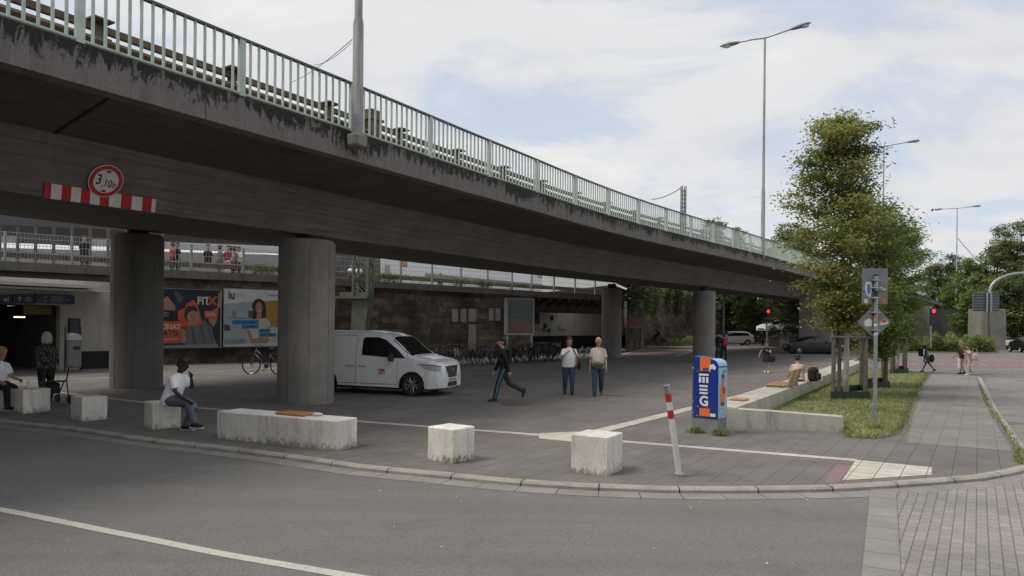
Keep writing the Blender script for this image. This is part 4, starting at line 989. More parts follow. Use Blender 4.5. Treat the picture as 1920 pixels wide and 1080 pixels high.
sp = thing('concrete_post', 'short pale concrete post below the second advertising board', 'post', tuple(G(1172, 645))); mb = MB(); mb.box((0, 0, .75), (.5, .4, 1.5), .3, bev=.04); mb.build('shaft', CONC, sp)
# white strip post left of first board
# ================================================================== lattice masts
def lattice(u, d, zbase, ztop, w, label, base_h=0.0, mat=GREENST, rz=.5):
    q = D(u, 600, d); t = thing('lattice_mast', label, 'mast', (q.x, q.y, zbase), rz)
    h = ztop - zbase; mb = MB(); hw = w / 2
    for sx in (-1, 1):
        for sy in (-1, 1):
            mb = MB(); mb.box((sx * hw, sy * hw * .7, base_h + (h - base_h) / 2), (.11, .11, h - base_h)); mb.build('leg', mat, t)
    mb = MB(); z = base_h; i = 0
    while z < h - w:
        for sy in (-1, 1):
            s = 1 if i % 2 else -1
            mb.tube([(-hw * s, sy * hw * .7, z), (hw * s, sy * hw * .7, z + w)], .03, 5); mb.tube([(hw * s, sy * hw * .7, z), (-hw * s, sy * hw * .7, z + w)], .03, 5)
        for sx in (-1, 1):
            mb.tube([(sx * hw, -hw * .7, z), (sx * hw, hw * .7, z + w)], .03, 5)
        z += w; i += 1
    mb.build('bracing', mat, t); return t
q_, _, _ = wall_pt(652, 1.3)
dm = q_.y; zb_ = HC + ray(652, 556).z * dm
lm = thing('lattice_mast', 'green lattice catenary mast on a flared steel foot in front of the stone wall', 'mast', (q_.x, q_.y, 0), R(-12))
for sx in (-1, 1):
    for sy in (-1, 1): mb = MB(); mb.box((sx * .42 + .12, sy * .34, zb_ + 3.2), (.16 if sx > 0 else .1, .14, 6.4)); mb.build('leg', GREENST, lm)
mb = MB()
for i in range(8):
    z = zb_ + i * .8
    for sy in (-1, 1):
        s = 1 if i % 2 else -1; mb.tube([(.12 - .42 * s, sy * .34, z), (.12 + .42 * s, sy * .34, z + .8)], .035, 5)
    for sx in (-1, 1): mb.tube([(.12 + sx * .42, -.34, z), (.12 + sx * .42, .34, z + .8)], .035, 5); mb.tube([(.12 + sx * .42, .34, z), (.12 + sx * .42, -.34, z + .8)], .035, 5)
mb.build('bracing', GREENST, lm)
mb = MB(); mb.box((-.35, 0, zb_ - .06), (1.9, 1.0, .12)); mb.box((-.35, -.2, zb_ + .12), (1.5, .3, .22)); mb.build('base_plate', GREENST, lm)
mb = MB(); mb.extr([(-.55, -.1), (.15, -.1), (.62, zb_ - .13), (-.35, zb_ - .13)], lambda a, b, t: Vector((a, t, b)), -.3, .3); mb.build('foot', GREENST, lm)
m2 = lattice(1279, 112, 6, HC + ray(1279, 349).z * 112, .62, 'distant lattice catenary mast rising above the overpass railing', mat=simple('dark_lattice', (.08, .085, .08), .7, var=.2), rz=.3)
m3 = thing('catenary_post', 'short green tapered steel mast foot in front of the ivy wall', 'mast', tuple(G(1277, 643)))
mb = MB(); mb.extr([(-.75, 0), (.75, 0), (.75, 1.6), (-.75, 1.6)], lambda a, b, t: Vector((a, t, b)), -.4, .4); mb.build('plinth', CONC, m3)
mb = MB(); mb.extr([(-.85, 1.61), (.2, 1.61), (.9, 4.9), (-.7, 4.9)], lambda a, b, t: Vector((a, t, b)), -.35, .35); mb.build('shaft', GREENST, m3)
# wires
def wire(pts, label, r=.012, nm='overhead_wire'):
    mb = MB(); mb.tube(pts, r, 5); o = mb.build(nm, DARKP); tag(o, label, 'wire')
# ================================================================== people
def skinm(name, c): return simple(name, c, .5, var=.06, scale=12)
SK_L = skinm('light_skin', (.46, .26, .19)); SK_D = skinm('dark_skin', (.045, .024, .016)); SK_M = skinm('brown_skin', (.10, .055, .035))
HAIRB = simple('black_hair', (.012, .010, .009), .6, var=.2, bump=.6, bscale=60); HAIRW = simple('white_hair', (.45, .44, .42), .7, var=.1, bump=.5); HAIRN = simple('brown_hair', (.03, .016, .010), .6, var=.2, bump=.6)
HAIRG = simple('blond_hair', (.35, .24, .12), .7, var=.15, bump=.5); EYEM = simple('eye_dark', (.01, .008, .007), .3, var=0); LIPM = simple('lips', (.30, .10, .08), .5, var=0)
def cloth(name, c, var=.15, rough=.85, fold=.6): return simple(name, c, rough, var=var, scale=5, bump=fold, bdist=.02, bscale=9)
C_WHITE = cloth('white_cotton', (.86, .86, .88), .03); C_CREAM = cloth('cream_shirt_cloth', (.60, .55, .46), .08); C_JEAN = cloth('blue_denim', (.045, .075, .125), .3); C_JEANL = cloth('washed_denim', (.11, .13, .18), .3)
C_BLACK = cloth('black_cloth', (.014, .014, .016), .2); C_DGREY = cloth('dark_grey_cloth', (.04, .04, .042), .2); C_PINK = cloth('pale_pink_cotton', (.62, .43, .40), .06); C_MAG = cloth('magenta_nylon', (.38, .03, .10), .15)
C_NAVY = cloth('navy_cloth', (.018, .02, .035), .2); C_BEIGE = cloth('beige_cloth', (.42, .36, .28), .1); C_GREYT = cloth('grey_print_cloth', (.12, .12, .13), .6); C_OLIVE = cloth('olive_cloth', (.08, .075, .045), .2); C_STRIPE = cloth('blue_stripe', (.05, .22, .36), .1)
C_SHOE = simple('black_shoe', (.018, .018, .02), .5, var=.1); C_SOLE = simple('white_sole', (.6, .6, .6), .6, var=.05); C_RED = cloth('red_cloth', (.32, .04, .04)); C_BROWN = cloth('brown_leather', (.07, .04, .028), .2)
def m_floral():
    m, nt, b = new_mat('patterned_blouse'); k = NT(nt); v = k.voro(k.obj(), 22)
    k.l(k.ramp(v.outputs['Distance'], [(.25, (.30, .28, .25)), (.4, (.03, .028, .028))]), b.inputs['Base Color']); b.inputs['Roughness'].default_value = .85; return m
C_FLOR = m_floral()
def person(label, loc, rz, H=1.72, build=1.0, lean=4, head=(0, 0), legs=((0, 0, 0), (0, 0, 0)), arms=((0, 8, 10), (0, 8, 10)), arm_in=(0, 0), skin=SK_L, shirt=(C_WHITE, 'short'), pants=(C_JEAN, 'long'), shoes=C_SHOE, hair=(HAIRB, 'short'),
           pelvis=None, vox=.012, group=None, skirt=None, belly=0.0, fingers=True, dress=False, ground=0.0, sole=False, stripe=None, face=True):
    t = thing('person', label, 'person', loc, rz, group)
    S = H / 1.72; B = build; SH = S * 1.12
    P = Vector((0, 0, .92 * S)); sp = Vector((math.sin(R(lean)), 0, math.cos(R(lean))))
    def legj(side, a, k, f):
        h = P + Vector((0, side * .09 * S * B ** .5, -.02 * S)); th = R(a); kn = h + Vector((math.sin(th), 0, -math.cos(th))) * (.43 * S); s2 = R(a - k); an = kn + Vector((math.sin(s2), 0, -math.cos(s2))) * (.41 * S)
        fd = Vector((math.cos(R(f)), 0, math.sin(R(f)))); return h, kn, an, fd
    LJ = [legj(1, *legs[0]), legj(-1, *legs[1])]
    lo = min(min(j[2].z - .075 * S, (j[2] + j[3] * .17 * S).z - .075 * S * (1 if j[3].z > -.2 else .3)) for j in LJ)
    dz = -lo if pelvis is None else pelvis - P.z
    sh = Vector((0, 0, dz)); P = P + sh; LJ = [(h + sh, k + sh, a + sh, f) for h, k, a, f in LJ]
    chest = P + sp * .34 * S; neck = P + sp * .50 * S; hd = neck + sp * .09 * S
    yaw, pit = R(head[0]), R(head[1])
    HM = Matrix.Rotation(yaw, 4, 'Z') @ Matrix.Rotation(pit, 4, 'Y')
    hc = hd + (HM @ Vector((.015, 0, .095))) * S
    body = MB(); cap = Vector((0, 1, 0))
    body.tube([P - sp * .06 * S, P + sp * .02 * S, P + sp * .14 * S, P + sp * .28 * S, P + sp * .40 * S, P + sp * .47 * S, neck + sp * .0, hd + sp * .02 * S],
              [(.13 * B * S, .09 * B * S), (.15 * B * S, .10 * B * S), (.13 * B * S, .095 * B * S), (.145 * B * S, .105 * B * S), (.15 * S, .095 * S), (.11 * S, .07 * S), (.058 * S, .058 * S), (.055 * S, .058 * S)], 14, side=cap)
    # head: skull, jaw, nose, ears
    def HP(x, y, z): return hc + (HM @ Vector((x, y, z))) * SH
    body.ell(HP(-.008, 0, .035), (.098 * SH, .078 * SH, .098 * SH), 16, 12, M=HM.to_3x3()); body.ell(HP(.022, 0, -.045), (.068 * SH, .056 * SH, .075 * SH), 14, 10, M=HM.to_3x3())
    body.tube([HP(.085, 0, .03), HP(.108, 0, -.012), HP(.095, 0, -.025)], [.010 * SH, .017 * SH, .013 * SH], 6)
    for s_ in (1, -1): body.ell(HP(-.005, s_ * .078, -.005), (.020 * SH, .012 * SH, .032 * SH), 8, 6, M=HM.to_3x3())
    hands = []; AJ = []
    for i, s_ in enumerate((1, -1)):
        f_, ab, el = arms[i]; shd = P + sp * .425 * S + Vector((0, s_ * .162 * S * (B ** .3), 0))
        a_ = R(f_); b_ = R(ab); d1 = Vector((math.sin(a_) * math.cos(b_), s_ * math.sin(b_), -math.cos(a_) * math.cos(b_)))
        elb = shd + d1 * .29 * S; a2 = R(f_ + el); inn = R(arm_in[i]); d2 = Vector((math.sin(a2) * math.cos(inn), s_ * math.sin(b_) * .4 - s_ * math.sin(inn), -math.cos(a2) * math.cos(inn))).normalized(); wr = elb + d2 * .25 * S
        AJ.append((shd, elb, wr, d2))
        body.tube([shd - d1 * .02, shd + d1 * .08, elb - d1 * .03, elb + d2 * .05, wr - d2 * .03, wr], [.05 * S * B ** .5, .047 * S * B ** .5, .037 * S, .038 * S, .026 * S, .025 * S], 10)
        lat = Vector((d2.z, 0, -d2.x)); lat = lat if lat.length > .1 else Vector((1, 0, 0)); lat.normalize(); nrm = d2.cross(lat).normalized()
        if nrm.y * s_ < 0: nrm = -nrm      # back of the hand faces outwards
        body.tube([wr - d2 * .01, wr + d2 * .04 * S, wr + d2 * .085 * S], [(.026 * S, .018 * S), (.040 * S, .017 * S), (.038 * S, .014 * S)], 8, side=lat)
        if fingers:
            for q, (o_, ln) in enumerate(((-.03, .065), (-.01, .078), (.011, .072), (.030, .055))):
                b0_ = wr + d2 * .08 * S + lat * o_ * S; c1 = (d2 * .9 - nrm * .35).normalized(); c2 = (d2 * .55 - nrm * .8).normalized()
                body.tube([b0_, b0_ + c1 * ln * .55 * S, b0_ + c1 * ln * .55 * S + c2 * ln * .45 * S], [.0095 * S, .0088 * S, .007 * S], 6)
            th0 = wr + d2 * .025 * S - lat * (-.033) * S * (1); body.tube([th0, th0 + (lat * .6 + d2 * .7 - nrm * .3).normalized() * .045 * S, th0 + (lat * .35 + d2 * .9 - nrm * .5).normalized() * .07 * S], [.012 * S, .010 * S, .008 * S], 6)
    for h, k_, a_, fd in LJ:
        d = (k_ - h).normalized(); e = (a_ - k_).normalized()
        body.tube([h - d * .02, h + d * .14 * S, k_ - d * .04, k_ + e * .02, k_ + e * .12 * S, a_ - e * .06, a_ + e * .03], [.075 * S * B, .07 * S * B, .05 * S, .048 * S, .052 * S, .034 * S, .036 * S], 12)
        body.tube([a_ - fd * .05 * S + Vector((0, 0, -.03 * S)), a_ + fd * .07 * S + Vector((0, 0, -.04 * S)), a_ + fd * .17 * S + Vector((0, 0, -.05 * S))], [(.02 * S, .02 * S), (.028 * S, .018 * S), (.02 * S, .01 * S)], 8, side=cap)
    def fin(mb, name, mat, parent=t, vx=vox, sm=3):
        o = mb.build(name, mat, parent, smooth=True)
        m = o.modifiers.new('join', 'REMESH'); m.mode = 'VOXEL'; m.voxel_size = vx; m.use_smooth_shade = True
        if sm: q = o.modifiers.new('soft', 'SMOOTH'); q.iterations = sm; q.factor = .5
        return o
    bo = fin(body, 'body', skin, vx=max(.009, vox * .9), sm=1)
    # clothing
    g = .014 * S
    if shirt:
        sm_, kind = shirt; mb = MB(); bot = -.10 if not dress else -.05
        mb.tube([P + sp * bot * S, P + sp * .0 * S, P + sp * .13 * S + Vector((belly * .7, 0, 0)), P + sp * .28 * S + Vector((belly * .3, 0, 0)), P + sp * .39 * S, P + sp * .455 * S, P + sp * .50 * S],
                [(.172 * B * S, .125 * B * S + belly * .4), (.17 * B * S + g, .12 * B * S + belly * .7), (.155 * B * S + g, .115 * B * S + belly), (.16 * B * S + g, .12 * B * S + belly * .4), (.160 * S * B ** .3 + g, .108 * S + g), (.115 * S + g, .085 * S + g), (.058 * S + g, .060 * S + g)], 18, side=cap)
        fr_ = {'short': .75, 'long': 1.0, 'cap': .35, 'none': 0}[kind]
        for (s0, el_, wr_, d2) in AJ:
            if fr_ == 0: continue
            d1 = (el_ - s0).normalized()
            if kind == 'long': inn_ = Vector((0, -.07 * S if s0.y > 0 else .07 * S, .022 * S)); mb.tube([s0 + inn_, s0 + Vector((0, 0, -.01)), s0 + d1 * .10, el_, el_ + d2 * .05, wr_ + d2 * .01], [.052 * S, .060 * S, .062 * S * B ** .3, .054 * S, .052 * S, .038 * S], 12)
            else: inn_ = Vector((0, -.07 * S if s0.y > 0 else .07 * S, .022 * S)); mb.tube([s0 + inn_, s0 + Vector((0, 0, -.01)), s0 + d1 * .10, s0 + d1 * .29 * fr_ * S], [.052 * S, .060 * S * B ** .3, .063 * S * B ** .3, .070 * S * B ** .3], 12)
        fin(mb, 'shirt', sm_)
        if kind in ('short', 'long') and face: 
            mb = MB(); c_ = P + sp * .505 * S; mb.tube([c_ - sp * .012, c_ + sp * .016], [(.066 * S, .066 * S), (.060 * S, .060 * S)], 14, side=cap, cap=False); mb.build('collar', sm_, t, smooth=True)
    if pants:
        pm, kind = pants; mb = MB(); mb.tube([P - sp * .09 * S, P - sp * .02 * S, P + sp * .07 * S], [(.135 * B * S + g, .10 * B * S + g), (.155 * B * S + g, .112 * B * S + g), (.145 * B * S + g, .105 * B * S + g)], 16, side=cap)
        for h, k_, a_, fd in LJ:
            d = (k_ - h).normalized(); e = (a_ - k_).normalized()
            if kind == 'long': mb.tube([h - d * .04, h + d * .14 * S, k_ - d * .04, k_ + e * .02, k_ + e * .14 * S, a_ + e * .005], [.094 * S * B, .096 * S * B, .078 * S * B ** .5, .075 * S * B ** .5, .073 * S, .062 * S], 14)
            else: mb.tube([h - d * .04, h + d * .14 * S, h + d * .36 * S], [.088 * S * B, .086 * S * B, .08 * S], 14)
        fin(mb, 'trousers' if kind == 'long' else 'shorts', pm)
        if stripe:
            for i, (h, k_, a_, fd) in enumerate(LJ):
                s_ = 1 if i == 0 else -1; o_ = Vector((0, s_ * .088 * S, 0)); o2 = Vector((0, s_ * .064 * S, 0)); mb = MB(); mb.tube([h + o_, h.lerp(k_, .5) + o_ * .96, k_ + o2 * 1.05, k_.lerp(a_, .5) + o2 * 1.02, a_ + o2 * .95], [(.022, .006)] * 5, 8, side=(1, 0, .1)); mb.build('side_stripe', stripe, t, smooth=True)
    if skirt:
        mb = MB(); mt, ln = skirt; mb.tube([P + sp * .10 * S, P - Vector((0, 0, .02)), P - Vector((0, 0, ln * S))], [(.135 * B * S + g, .10 * B * S + g), (.165 * B * S + g, .125 * B * S + g), (.19 * B * S + g, .16 * S + g)], 18, side=cap); fin(mb, 'skirt', mt)
    if shoes:
        for h, k_, a_, fd in LJ:
            up_ = Vector((-fd.z, 0, fd.x)); mb = MB(); b_ = a_ - up_ * .045 * S
            mb.tube([b_ - fd * .085 * S, b_ - fd * .05 * S, b_ + fd * .03 * S + up_ * .0, b_ + fd * .12 * S - up_ * .008, b_ + fd * .185 * S - up_ * .012], [(.032 * S, .030 * S), (.048 * S, .052 * S), (.052 * S, .052 * S), (.052 * S, .036 * S), (.030 * S, .022 * S)], 12, side=cap)
            mb.tube([a_ - up_ * .05, a_ + up_ * .04 * S], [.050 * S, .048 * S], 10); fin(mb, 'shoe', shoes, vx=.012, sm=2)
            if sole:
                mb = MB(); c_ = b_ - up_ * .036 * S + fd * .05 * S; M = Matrix((fd.to_4d(), Vector((0, 1, 0, 0)), up_.to_4d(), Vector((0, 0, 0, 1)))).transposed(); M[3][3] = 1
                for r_ in range(3): M[3][r_] = 0; M[r_][3] = 0
                mb.box(c_, (.29 * S, .098 * S, .028 * S), M=M, bev=.012); mb.build('sole', C_SOLE, t, smooth=False)
    if hair:
        hm, kind = hair; mb = MB()
        if kind == 'bald':
            for s_ in (1, -1): mb.ell(HP(-.04, s_ * .058, .0), (.055 * SH, .028 * SH, .045 * SH), 10, 8, M=HM.to_3x3())
            mb.ell(HP(-.075, 0, -.005), (.035 * SH, .06 * SH, .045 * SH), 10, 8, M=HM.to_3x3())
        else:
            mb.ell(HP(-.020, 0, .064), (.106 * SH, .092 * SH, .088 * SH), 16, 10, M=HM.to_3x3()); mb.ell(HP(-.05, 0, .005), (.066 * SH, .082 * SH, .085 * SH), 14, 10, M=HM.to_3x3())
            if kind == 'bob': 
                for s_ in (1, -1): mb.ell(HP(-.02, s_ * .076, -.03), (.055 * SH, .034 * SH, .115 * SH), 10, 8, M=HM.to_3x3())
                mb.ell(HP(-.075, 0, -.06), (.035 * SH, .07 * SH, .08 * SH), 10, 8, M=HM.to_3x3())
            if kind == 'afro': mb.ell(HP(-.03, 0, .05), (.14 * SH, .13 * SH, .12 * SH), 14, 10, M=HM.to_3x3())
            if kind == 'long': mb.ell(HP(-.08, 0, -.12), (.045 * SH, .085 * SH, .17 * SH), 10, 8, M=HM.to_3x3())
            if kind == 'bun': mb.ell(HP(-.10, 0, .09), (.05 * SH, .05 * SH, .05 * SH), 10, 8, M=HM.to_3x3())
            if kind == 'helmet': mb.ell(HP(-.01, 0, .075), (.13 * SH, .10 * SH, .08 * SH), 12, 8, M=HM.to_3x3())
        fin(mb, 'hair', hm, vx=.010, sm=1)
    if face:
        for s_ in (1, -1): mb = MB(); mb.ell(HP(.083, s_ * .030, .018), (.008 * SH, .013 * SH, .006 * SH), 8, 6, M=HM.to_3x3()); mb.tube([HP(.088, s_ * .016, .040), HP(.080, s_ * .046, .040)], .004 * SH, 5); mb.build('eye', EYEM, bo, smooth=True)
        mb = MB(); mb.tube([HP(.082, .022, -.062), HP(.091, 0, -.060), HP(.082, -.022, -.062)], [.004 * SH, .008 * SH, .004 * SH], 6); mb.build('mouth', LIPM, bo, smooth=True)
    t['_hand'] = 0; del t['_hand']
    person.J = dict(P=P, chest=chest, sp=sp, AJ=AJ, LJ=LJ, hc=hc, S=S)
    return t
def face_to(ang): return R(ang)
# rotation: 0 faces +X (right in the picture), -90 faces the camera
def hpx(p, vtop): return HC + ray(960, 0).z * 0 + (HC - HC) if False else None
def height_at(u, vtop, p): return HC + ray(u, vtop).z * p.y
# --- seated man on the block
q4 = G(283, 805); 
ps = D(322, 700, 13.75); seat = .50
sm = person('man in white t-shirt and jeans sitting on a concrete block, hand at his chin', (ps.x, ps.y, 0), R(-14), 1.74, 1.22, lean=20, head=(0, 20), legs=((74, 100, 0), (86, 64, 0)), arms=((36, 2, 136), (22, 6, 34)), arm_in=(22, 12), skin=SK_D, shirt=(C_WHITE, 'short'), pants=(C_JEANL, 'long'), shoes=C_SHOE, hair=(HAIRB, 'short'), pelvis=seat + .10, sole=True)
# --- walking woman
p = G(1066, 739); Hh = height_at(1086, 634, p)
person('woman in white t-shirt and rolled up jeans walking with a black shoulder bag', (p.x, p.y, 0), R(-86), 1.66, 1.22, lean=1, head=(0, 0), legs=((8, 5, 0), (-6, 8, -8)), arms=((4, 14, 12), (34, 14, 100)), arm_in=(0, 35), shirt=(C_WHITE, 'short'), hair=(HAIRN, 'bob'), shoes=C_SHOE, belly=.02)
jw = person.J; T = Matrix.Translation((p.x, p.y, 0)) @ Matrix.Rotation(R(-86), 4, 'Z')
mb = MB()
a = T @ (jw['P'] + Vector((.13, .12, .42))); b = T @ (jw['P'] + Vector((.17, .24, .2))); c = T @ (jw['P'] + Vector((.05, .29, .02))); e = T @ (jw['P'] + Vector((-.14, .12, .40))); f = T @ (jw['P'] + Vector((0, .13, .49)))
mb.tube([c, b, a, f, e, c], .016, 6)
bag = thing('shoulder_bag', 'black shoulder bag on the strap of the woman in the white t-shirt', 'bag', tuple(c)); mb.build('strap', C_BLACK, bag, world=True)
mb = MB(); mb.box(c + Vector((0, 0, -.06)), (.10, .28, .26), R(4), bev=.04); mb.build('pouch', C_BLACK, bag, world=True)
# --- walking man
p = G(1121, 742)
person('bald older man in cream shirt and blue jeans walking with his head lowered', (p.x, p.y, 0), R(-97), 1.72, 1.1, lean=6, head=(0, 28), legs=((-10, 28, -30), (10, 4, 0)), arms=((6, 10, 14), (-3, 10, 12)), shirt=(C_CREAM, 'short'), hair=(HAIRW, 'bald'), belly=.05)
J = person.J; T = Matrix.Translation((p.x, p.y, 0)) @ Matrix.Rotation(R(-97), 4, 'Z'); c = T @ (J['P'] + Vector((.20, 0, -.02)))
wp = thing('waist_bag', 'dark olive waist bag worn by the bald man in the cream shirt', 'bag', tuple(c), R(-97)); mb = MB(); mb.box((0, 0, 0), (.08, .30, .14), bev=.035); mb.build('pouch', C_OLIVE, wp)
mb = MB(); mb.tube([(0.0, .15, .03), (-.12, .23, .04), (-.28, .18, .05)], .015, 6); mb.tube([(0.0, -.15, .03), (-.12, -.23, .04), (-.28, -.18, .05)], .015, 6); mb.build('belt', C_BLACK, wp)
# --- man in black striding left
p = G(944, 752)
person('man in black hoodie and striped track trousers striding to the left past the bicycles', (p.x, p.y, 0), R(186), 1.72, .98, lean=5, head=(14, 0), legs=((22, 10, 0), (-22, 40, -70)), arms=((-22, 8, 10), (14, 8, 14)), shirt=(C_BLACK, 'long'), pants=(C_DGREY, 'long'), stripe=C_STRIPE, hair=(HAIRB, 'short'))
J = person.J; T = Matrix.Translation((p.x, p.y, 0)) @ Matrix.Rotation(R(186), 4, 'Z'); c = T @ (J['chest'] + Vector((-.17, 0, -.02)))
bp = thing('backpack', 'slim black backpack of the man striding left in black', 'backpack', tuple(c), R(186)); mb = MB(); mb.box((0, 0, 0), (.14, .28, .42), bev=.05); mb.build('pack', C_BLACK, bp)
mb = MB()
for s_ in (-1, 1): mb.tube([(.06, s_ * .1, .18), (.19, s_ * .11, .20), (.30, s_ * .12, .10), (.28, s_ * .14, -.08), (.08, s_ * .13, -.15)], .018, 6)
mb.build('strap', C_DGREY, bp)
# --- left edge: woman with rollator, seated man
p = G(86, 752)
person('person in patterned blouse standing at a rollator by the station doorway', (p.x, p.y, 0), R(118), height_at(80, 626, p) , 1.15, lean=10, head=(0, 10), legs=((4, 4, 0), (-4, 4, 0)), arms=((28, 8, 30), (28, 8, 30)), shirt=(C_FLOR, 'long'), pants=(C_BLACK, 'long'), hair=(HAIRW, 'bob'), skin=SK_M)
rl = thing('rollator', 'black wheeled walking frame in front of the person in the patterned blouse', 'rollator', tuple(G(98, 757)), R(150))
mb = MB()
for s_ in (-.27, .27): mb.tube([(-.25, s_, .06), (-.12, s_, .55), (-.2, s_, .88), (-.34, s_, .92)], .016, 7); mb.tube([(.28, s_, .1), (.02, s_, .5), (-.12, s_, .6)], .016, 7)
mb.tube([(-.14, -.27, .56), (-.14, .27, .56)], .014, 6); mb.build('frame', DARKP, rl)
mb = MB(); mb.box((-.02, 0, .55), (.28, .44, .03), bev=.01); mb.build('seat', C_BLACK, rl); mb = MB(); mb.box((.08, 0, .38), (.22, .36, .26), bev=.03); mb.build('basket_bag', C_BLACK, rl)
for x, y in ((-.25, -.27), (-.25, .27), (.28, -.27), (.28, .27)): mb = MB(); mb.cyl((x, y, .10), .10, .035, 16, axis='Y'); mb.build('wheel', BLACK, rl)
p = D(-4, 700, 16.3)
person('man in white t-shirt and black trousers sitting on the leftmost concrete block', (p.x, p.y, 0), R(-20), 1.72, 1.1, lean=8, head=(0, 15), legs=((80, 80, 0), (86, 84, 0)), arms=((20, 6, 55), (20, 6, 50)), shirt=(C_WHITE, 'short'), pants=(C_BLACK, 'long'), hair=(HAIRG, 'short'), pelvis=.62)
mb = MB(); c = G(39, 773); mb.cyl((c.x, c.y + .25, .60), .035, .16, 14); tag(mb.build('drinks_can', WHITE), 'pale drinks can standing on the leftmost concrete block', 'can')
# --- far people
def far(u, v, vt, label, rz, **k):
    p = G(u, v); h = height_at(u, vt, p); k.setdefault('vox', .014); return person(label, (p.x, p.y, 0), R(rz), h, face=False, **k), p, h
far(1437, 698.5, 641, 'woman in dark navy dress standing on the plaza with one arm stretched out', 250, lean=6, head=(0, 15), legs=((6, 4, 0), (-4, 4, 0)), arms=((30, 10, 95), (14, 35, 10)), arm_in=(40, 0), shirt=(C_NAVY, 'cap'), pants=None, skirt=(C_NAVY, .34), shoes=C_SOLE, hair=(HAIRN, 'bun'), build=1.1)
p = G(1441, 698); mb = MB(); hb = thing('handbag', 'dark red handbag at the side of the woman in the navy dress', 'bag', (p.x + .12, p.y, .62)); mb.box((0, 0, 0), (.42, .14, .30), .3, bev=.04); mb.build('pouch', cloth('dark_red_leather', (.05, .018, .02)), hb); mb = MB(); mb.tube([(-.14, 0, .14), (-.06, 0, .36), (.06, 0, .36), (.14, 0, .14)], .012, 6); mb.build('handle', C_BLACK, hb)
_, p, h = far(1357, 674.5, 627, 'person in dark leggings walking away with a pink backpack behind the fourth pillar', 100, legs=((12, 4, 0), (-8, 8, 0)), arms=((8, 8, 12), (-6, 8, 10)), shirt=(C_DGREY, 'short'), pants=(C_BLACK, 'long'), hair=(HAIRN, 'short'))
bp2 = thing('backpack', 'bright pink backpack worn by the person behind the fourth pillar', 'backpack', (p.x + .02, p.y - .19, h * .72), R(100)); mb = MB(); mb.box((0, 0, 0), (.18, .34, .50), bev=.06); mb.build('pack', C_MAG, bp2)
far(1347, 671, 622, 'person in black half hidden by the fourth pillar', 95, legs=((6, 4, 0), (-6, 4, 0)), shirt=(C_BLACK, 'long'), pants=(C_DGREY, 'long'))
far(1063, 646, 613, 'person in black clothes beside the underpass wall', 180, shirt=(C_BLACK, 'long'), pants=(C_BLACK, 'long'), hair=(HAIRB, 'long'), arms=((40, 6, 60), (5, 6, 10)))
# pink shirt on the bench
p = D(1497, 700, 22.6); 
person('person in pale pink t-shirt sitting on the long bench, seen from behind', (p.x, p.y, 0), R(85), 1.5, 1.25, lean=14, head=(-30, 20), legs=((84, 78, 0), (88, 82, 0)), arms=((20, 8, 40), (24, 8, 50)), skin=SK_L, shirt=(C_PINK, 'short'), pants=(C_JEAN, 'long'), hair=(HAIRN, 'short'), pelvis=.52, face=False)
bk = thing('backpack', 'black backpack with red trim on the bench beside the person in pink', 'backpack', (p.x + .42, p.y - .1, .41), R(20)); mb = MB(); mb.box((0, 0, .22), (.34, .26, .44), bev=.08); mb.build('pack', C_BLACK, bk); mb = MB(); mb.box((.08, -.14, .16), (.2, .05, .2), bev=.02); mb.build('pocket', C_DGREY, bk); mb = MB(); mb.box((.22, -.05, .06), (.16, .14, .1), bev=.03); mb.build('bottle_bag', C_WHITE, bk)
# three walkers at the far right
_, p, h = far(1739, 697, 646, 'walker in dark clothes leaning forward under a backpack near the grass', 175, lean=16, head=(0, 12), legs=((26, 4, 0), (-24, 18, -20)), arms=((10, 8, 20), (-5, 8, 10)), shirt=(C_GREYT, 'long'), pants=(C_GREYT, 'short'), skin=SK_M, hair=(HAIRB, 'afro'))
bp3 = thing('backpack', 'black and white backpack on the walker near the grass', 'backpack', (p.x - .28, p.y, h * .72), R(10)); mb = MB(); mb.box((0, 0, 0), (.26, .32, .42), bev=.07); mb.build('pack', C_BLACK, bp3); mb = MB(); mb.box((-.03, -.165, 0), (.05, .012, .3)); mb.build('stripe', C_WHITE, bp3)
mb = MB(); mb.ell((p.x + .10, p.y - .18, h * .50), (.12, .10, .20), 12, 9); o = mb.build('carrier_bag', C_BLACK, smooth=True); tag(o, 'dark bulging bag carried in front by the walker near the grass', 'bag')
_, p, h = far(1803, 701, 640.5, 'light haired walker in beige top, shorts and black boots at the kerb corner', 185, lean=4, head=(0, 10), legs=((12, 6, 0), (-10, 10, 0)), arms=((5, 8, 20), (10, 8, 40)), shirt=(C_OLIVE, 'short'), pants=(C_BEIGE, 'short'), hair=(HAIRG, 'short'))
mb = MB(); mb.box((p.x - .06, p.y - .2, h * .55), (.30, .1, .2), .1, bev=.03); tag(mb.build('hip_bag', C_BLACK), 'small black hip bag of the light haired walker at the kerb corner', 'bag')
mb = MB(); mb.box((p.x - .22, p.y - .15, h * .32), (.12, .1, .5), .1, bev=.03); tag(mb.build('paper_bag', C_WHITE), 'white paper bag held by the light haired walker at the kerb corner', 'bag')
_, p, h = far(1816, 703, 647, 'walker in cream blouse and cream trousers at the kerb corner', 190, lean=4, head=(0, 10), legs=((14, 6, 0), (-12, 14, 0)), arms=((50, 10, 90), (5, 8, 10)), shirt=(C_BEIGE, 'short'), pants=(C_BEIGE, 'long'), hair=(HAIRN, 'short'), build=1.1, shoes=C_SOLE)
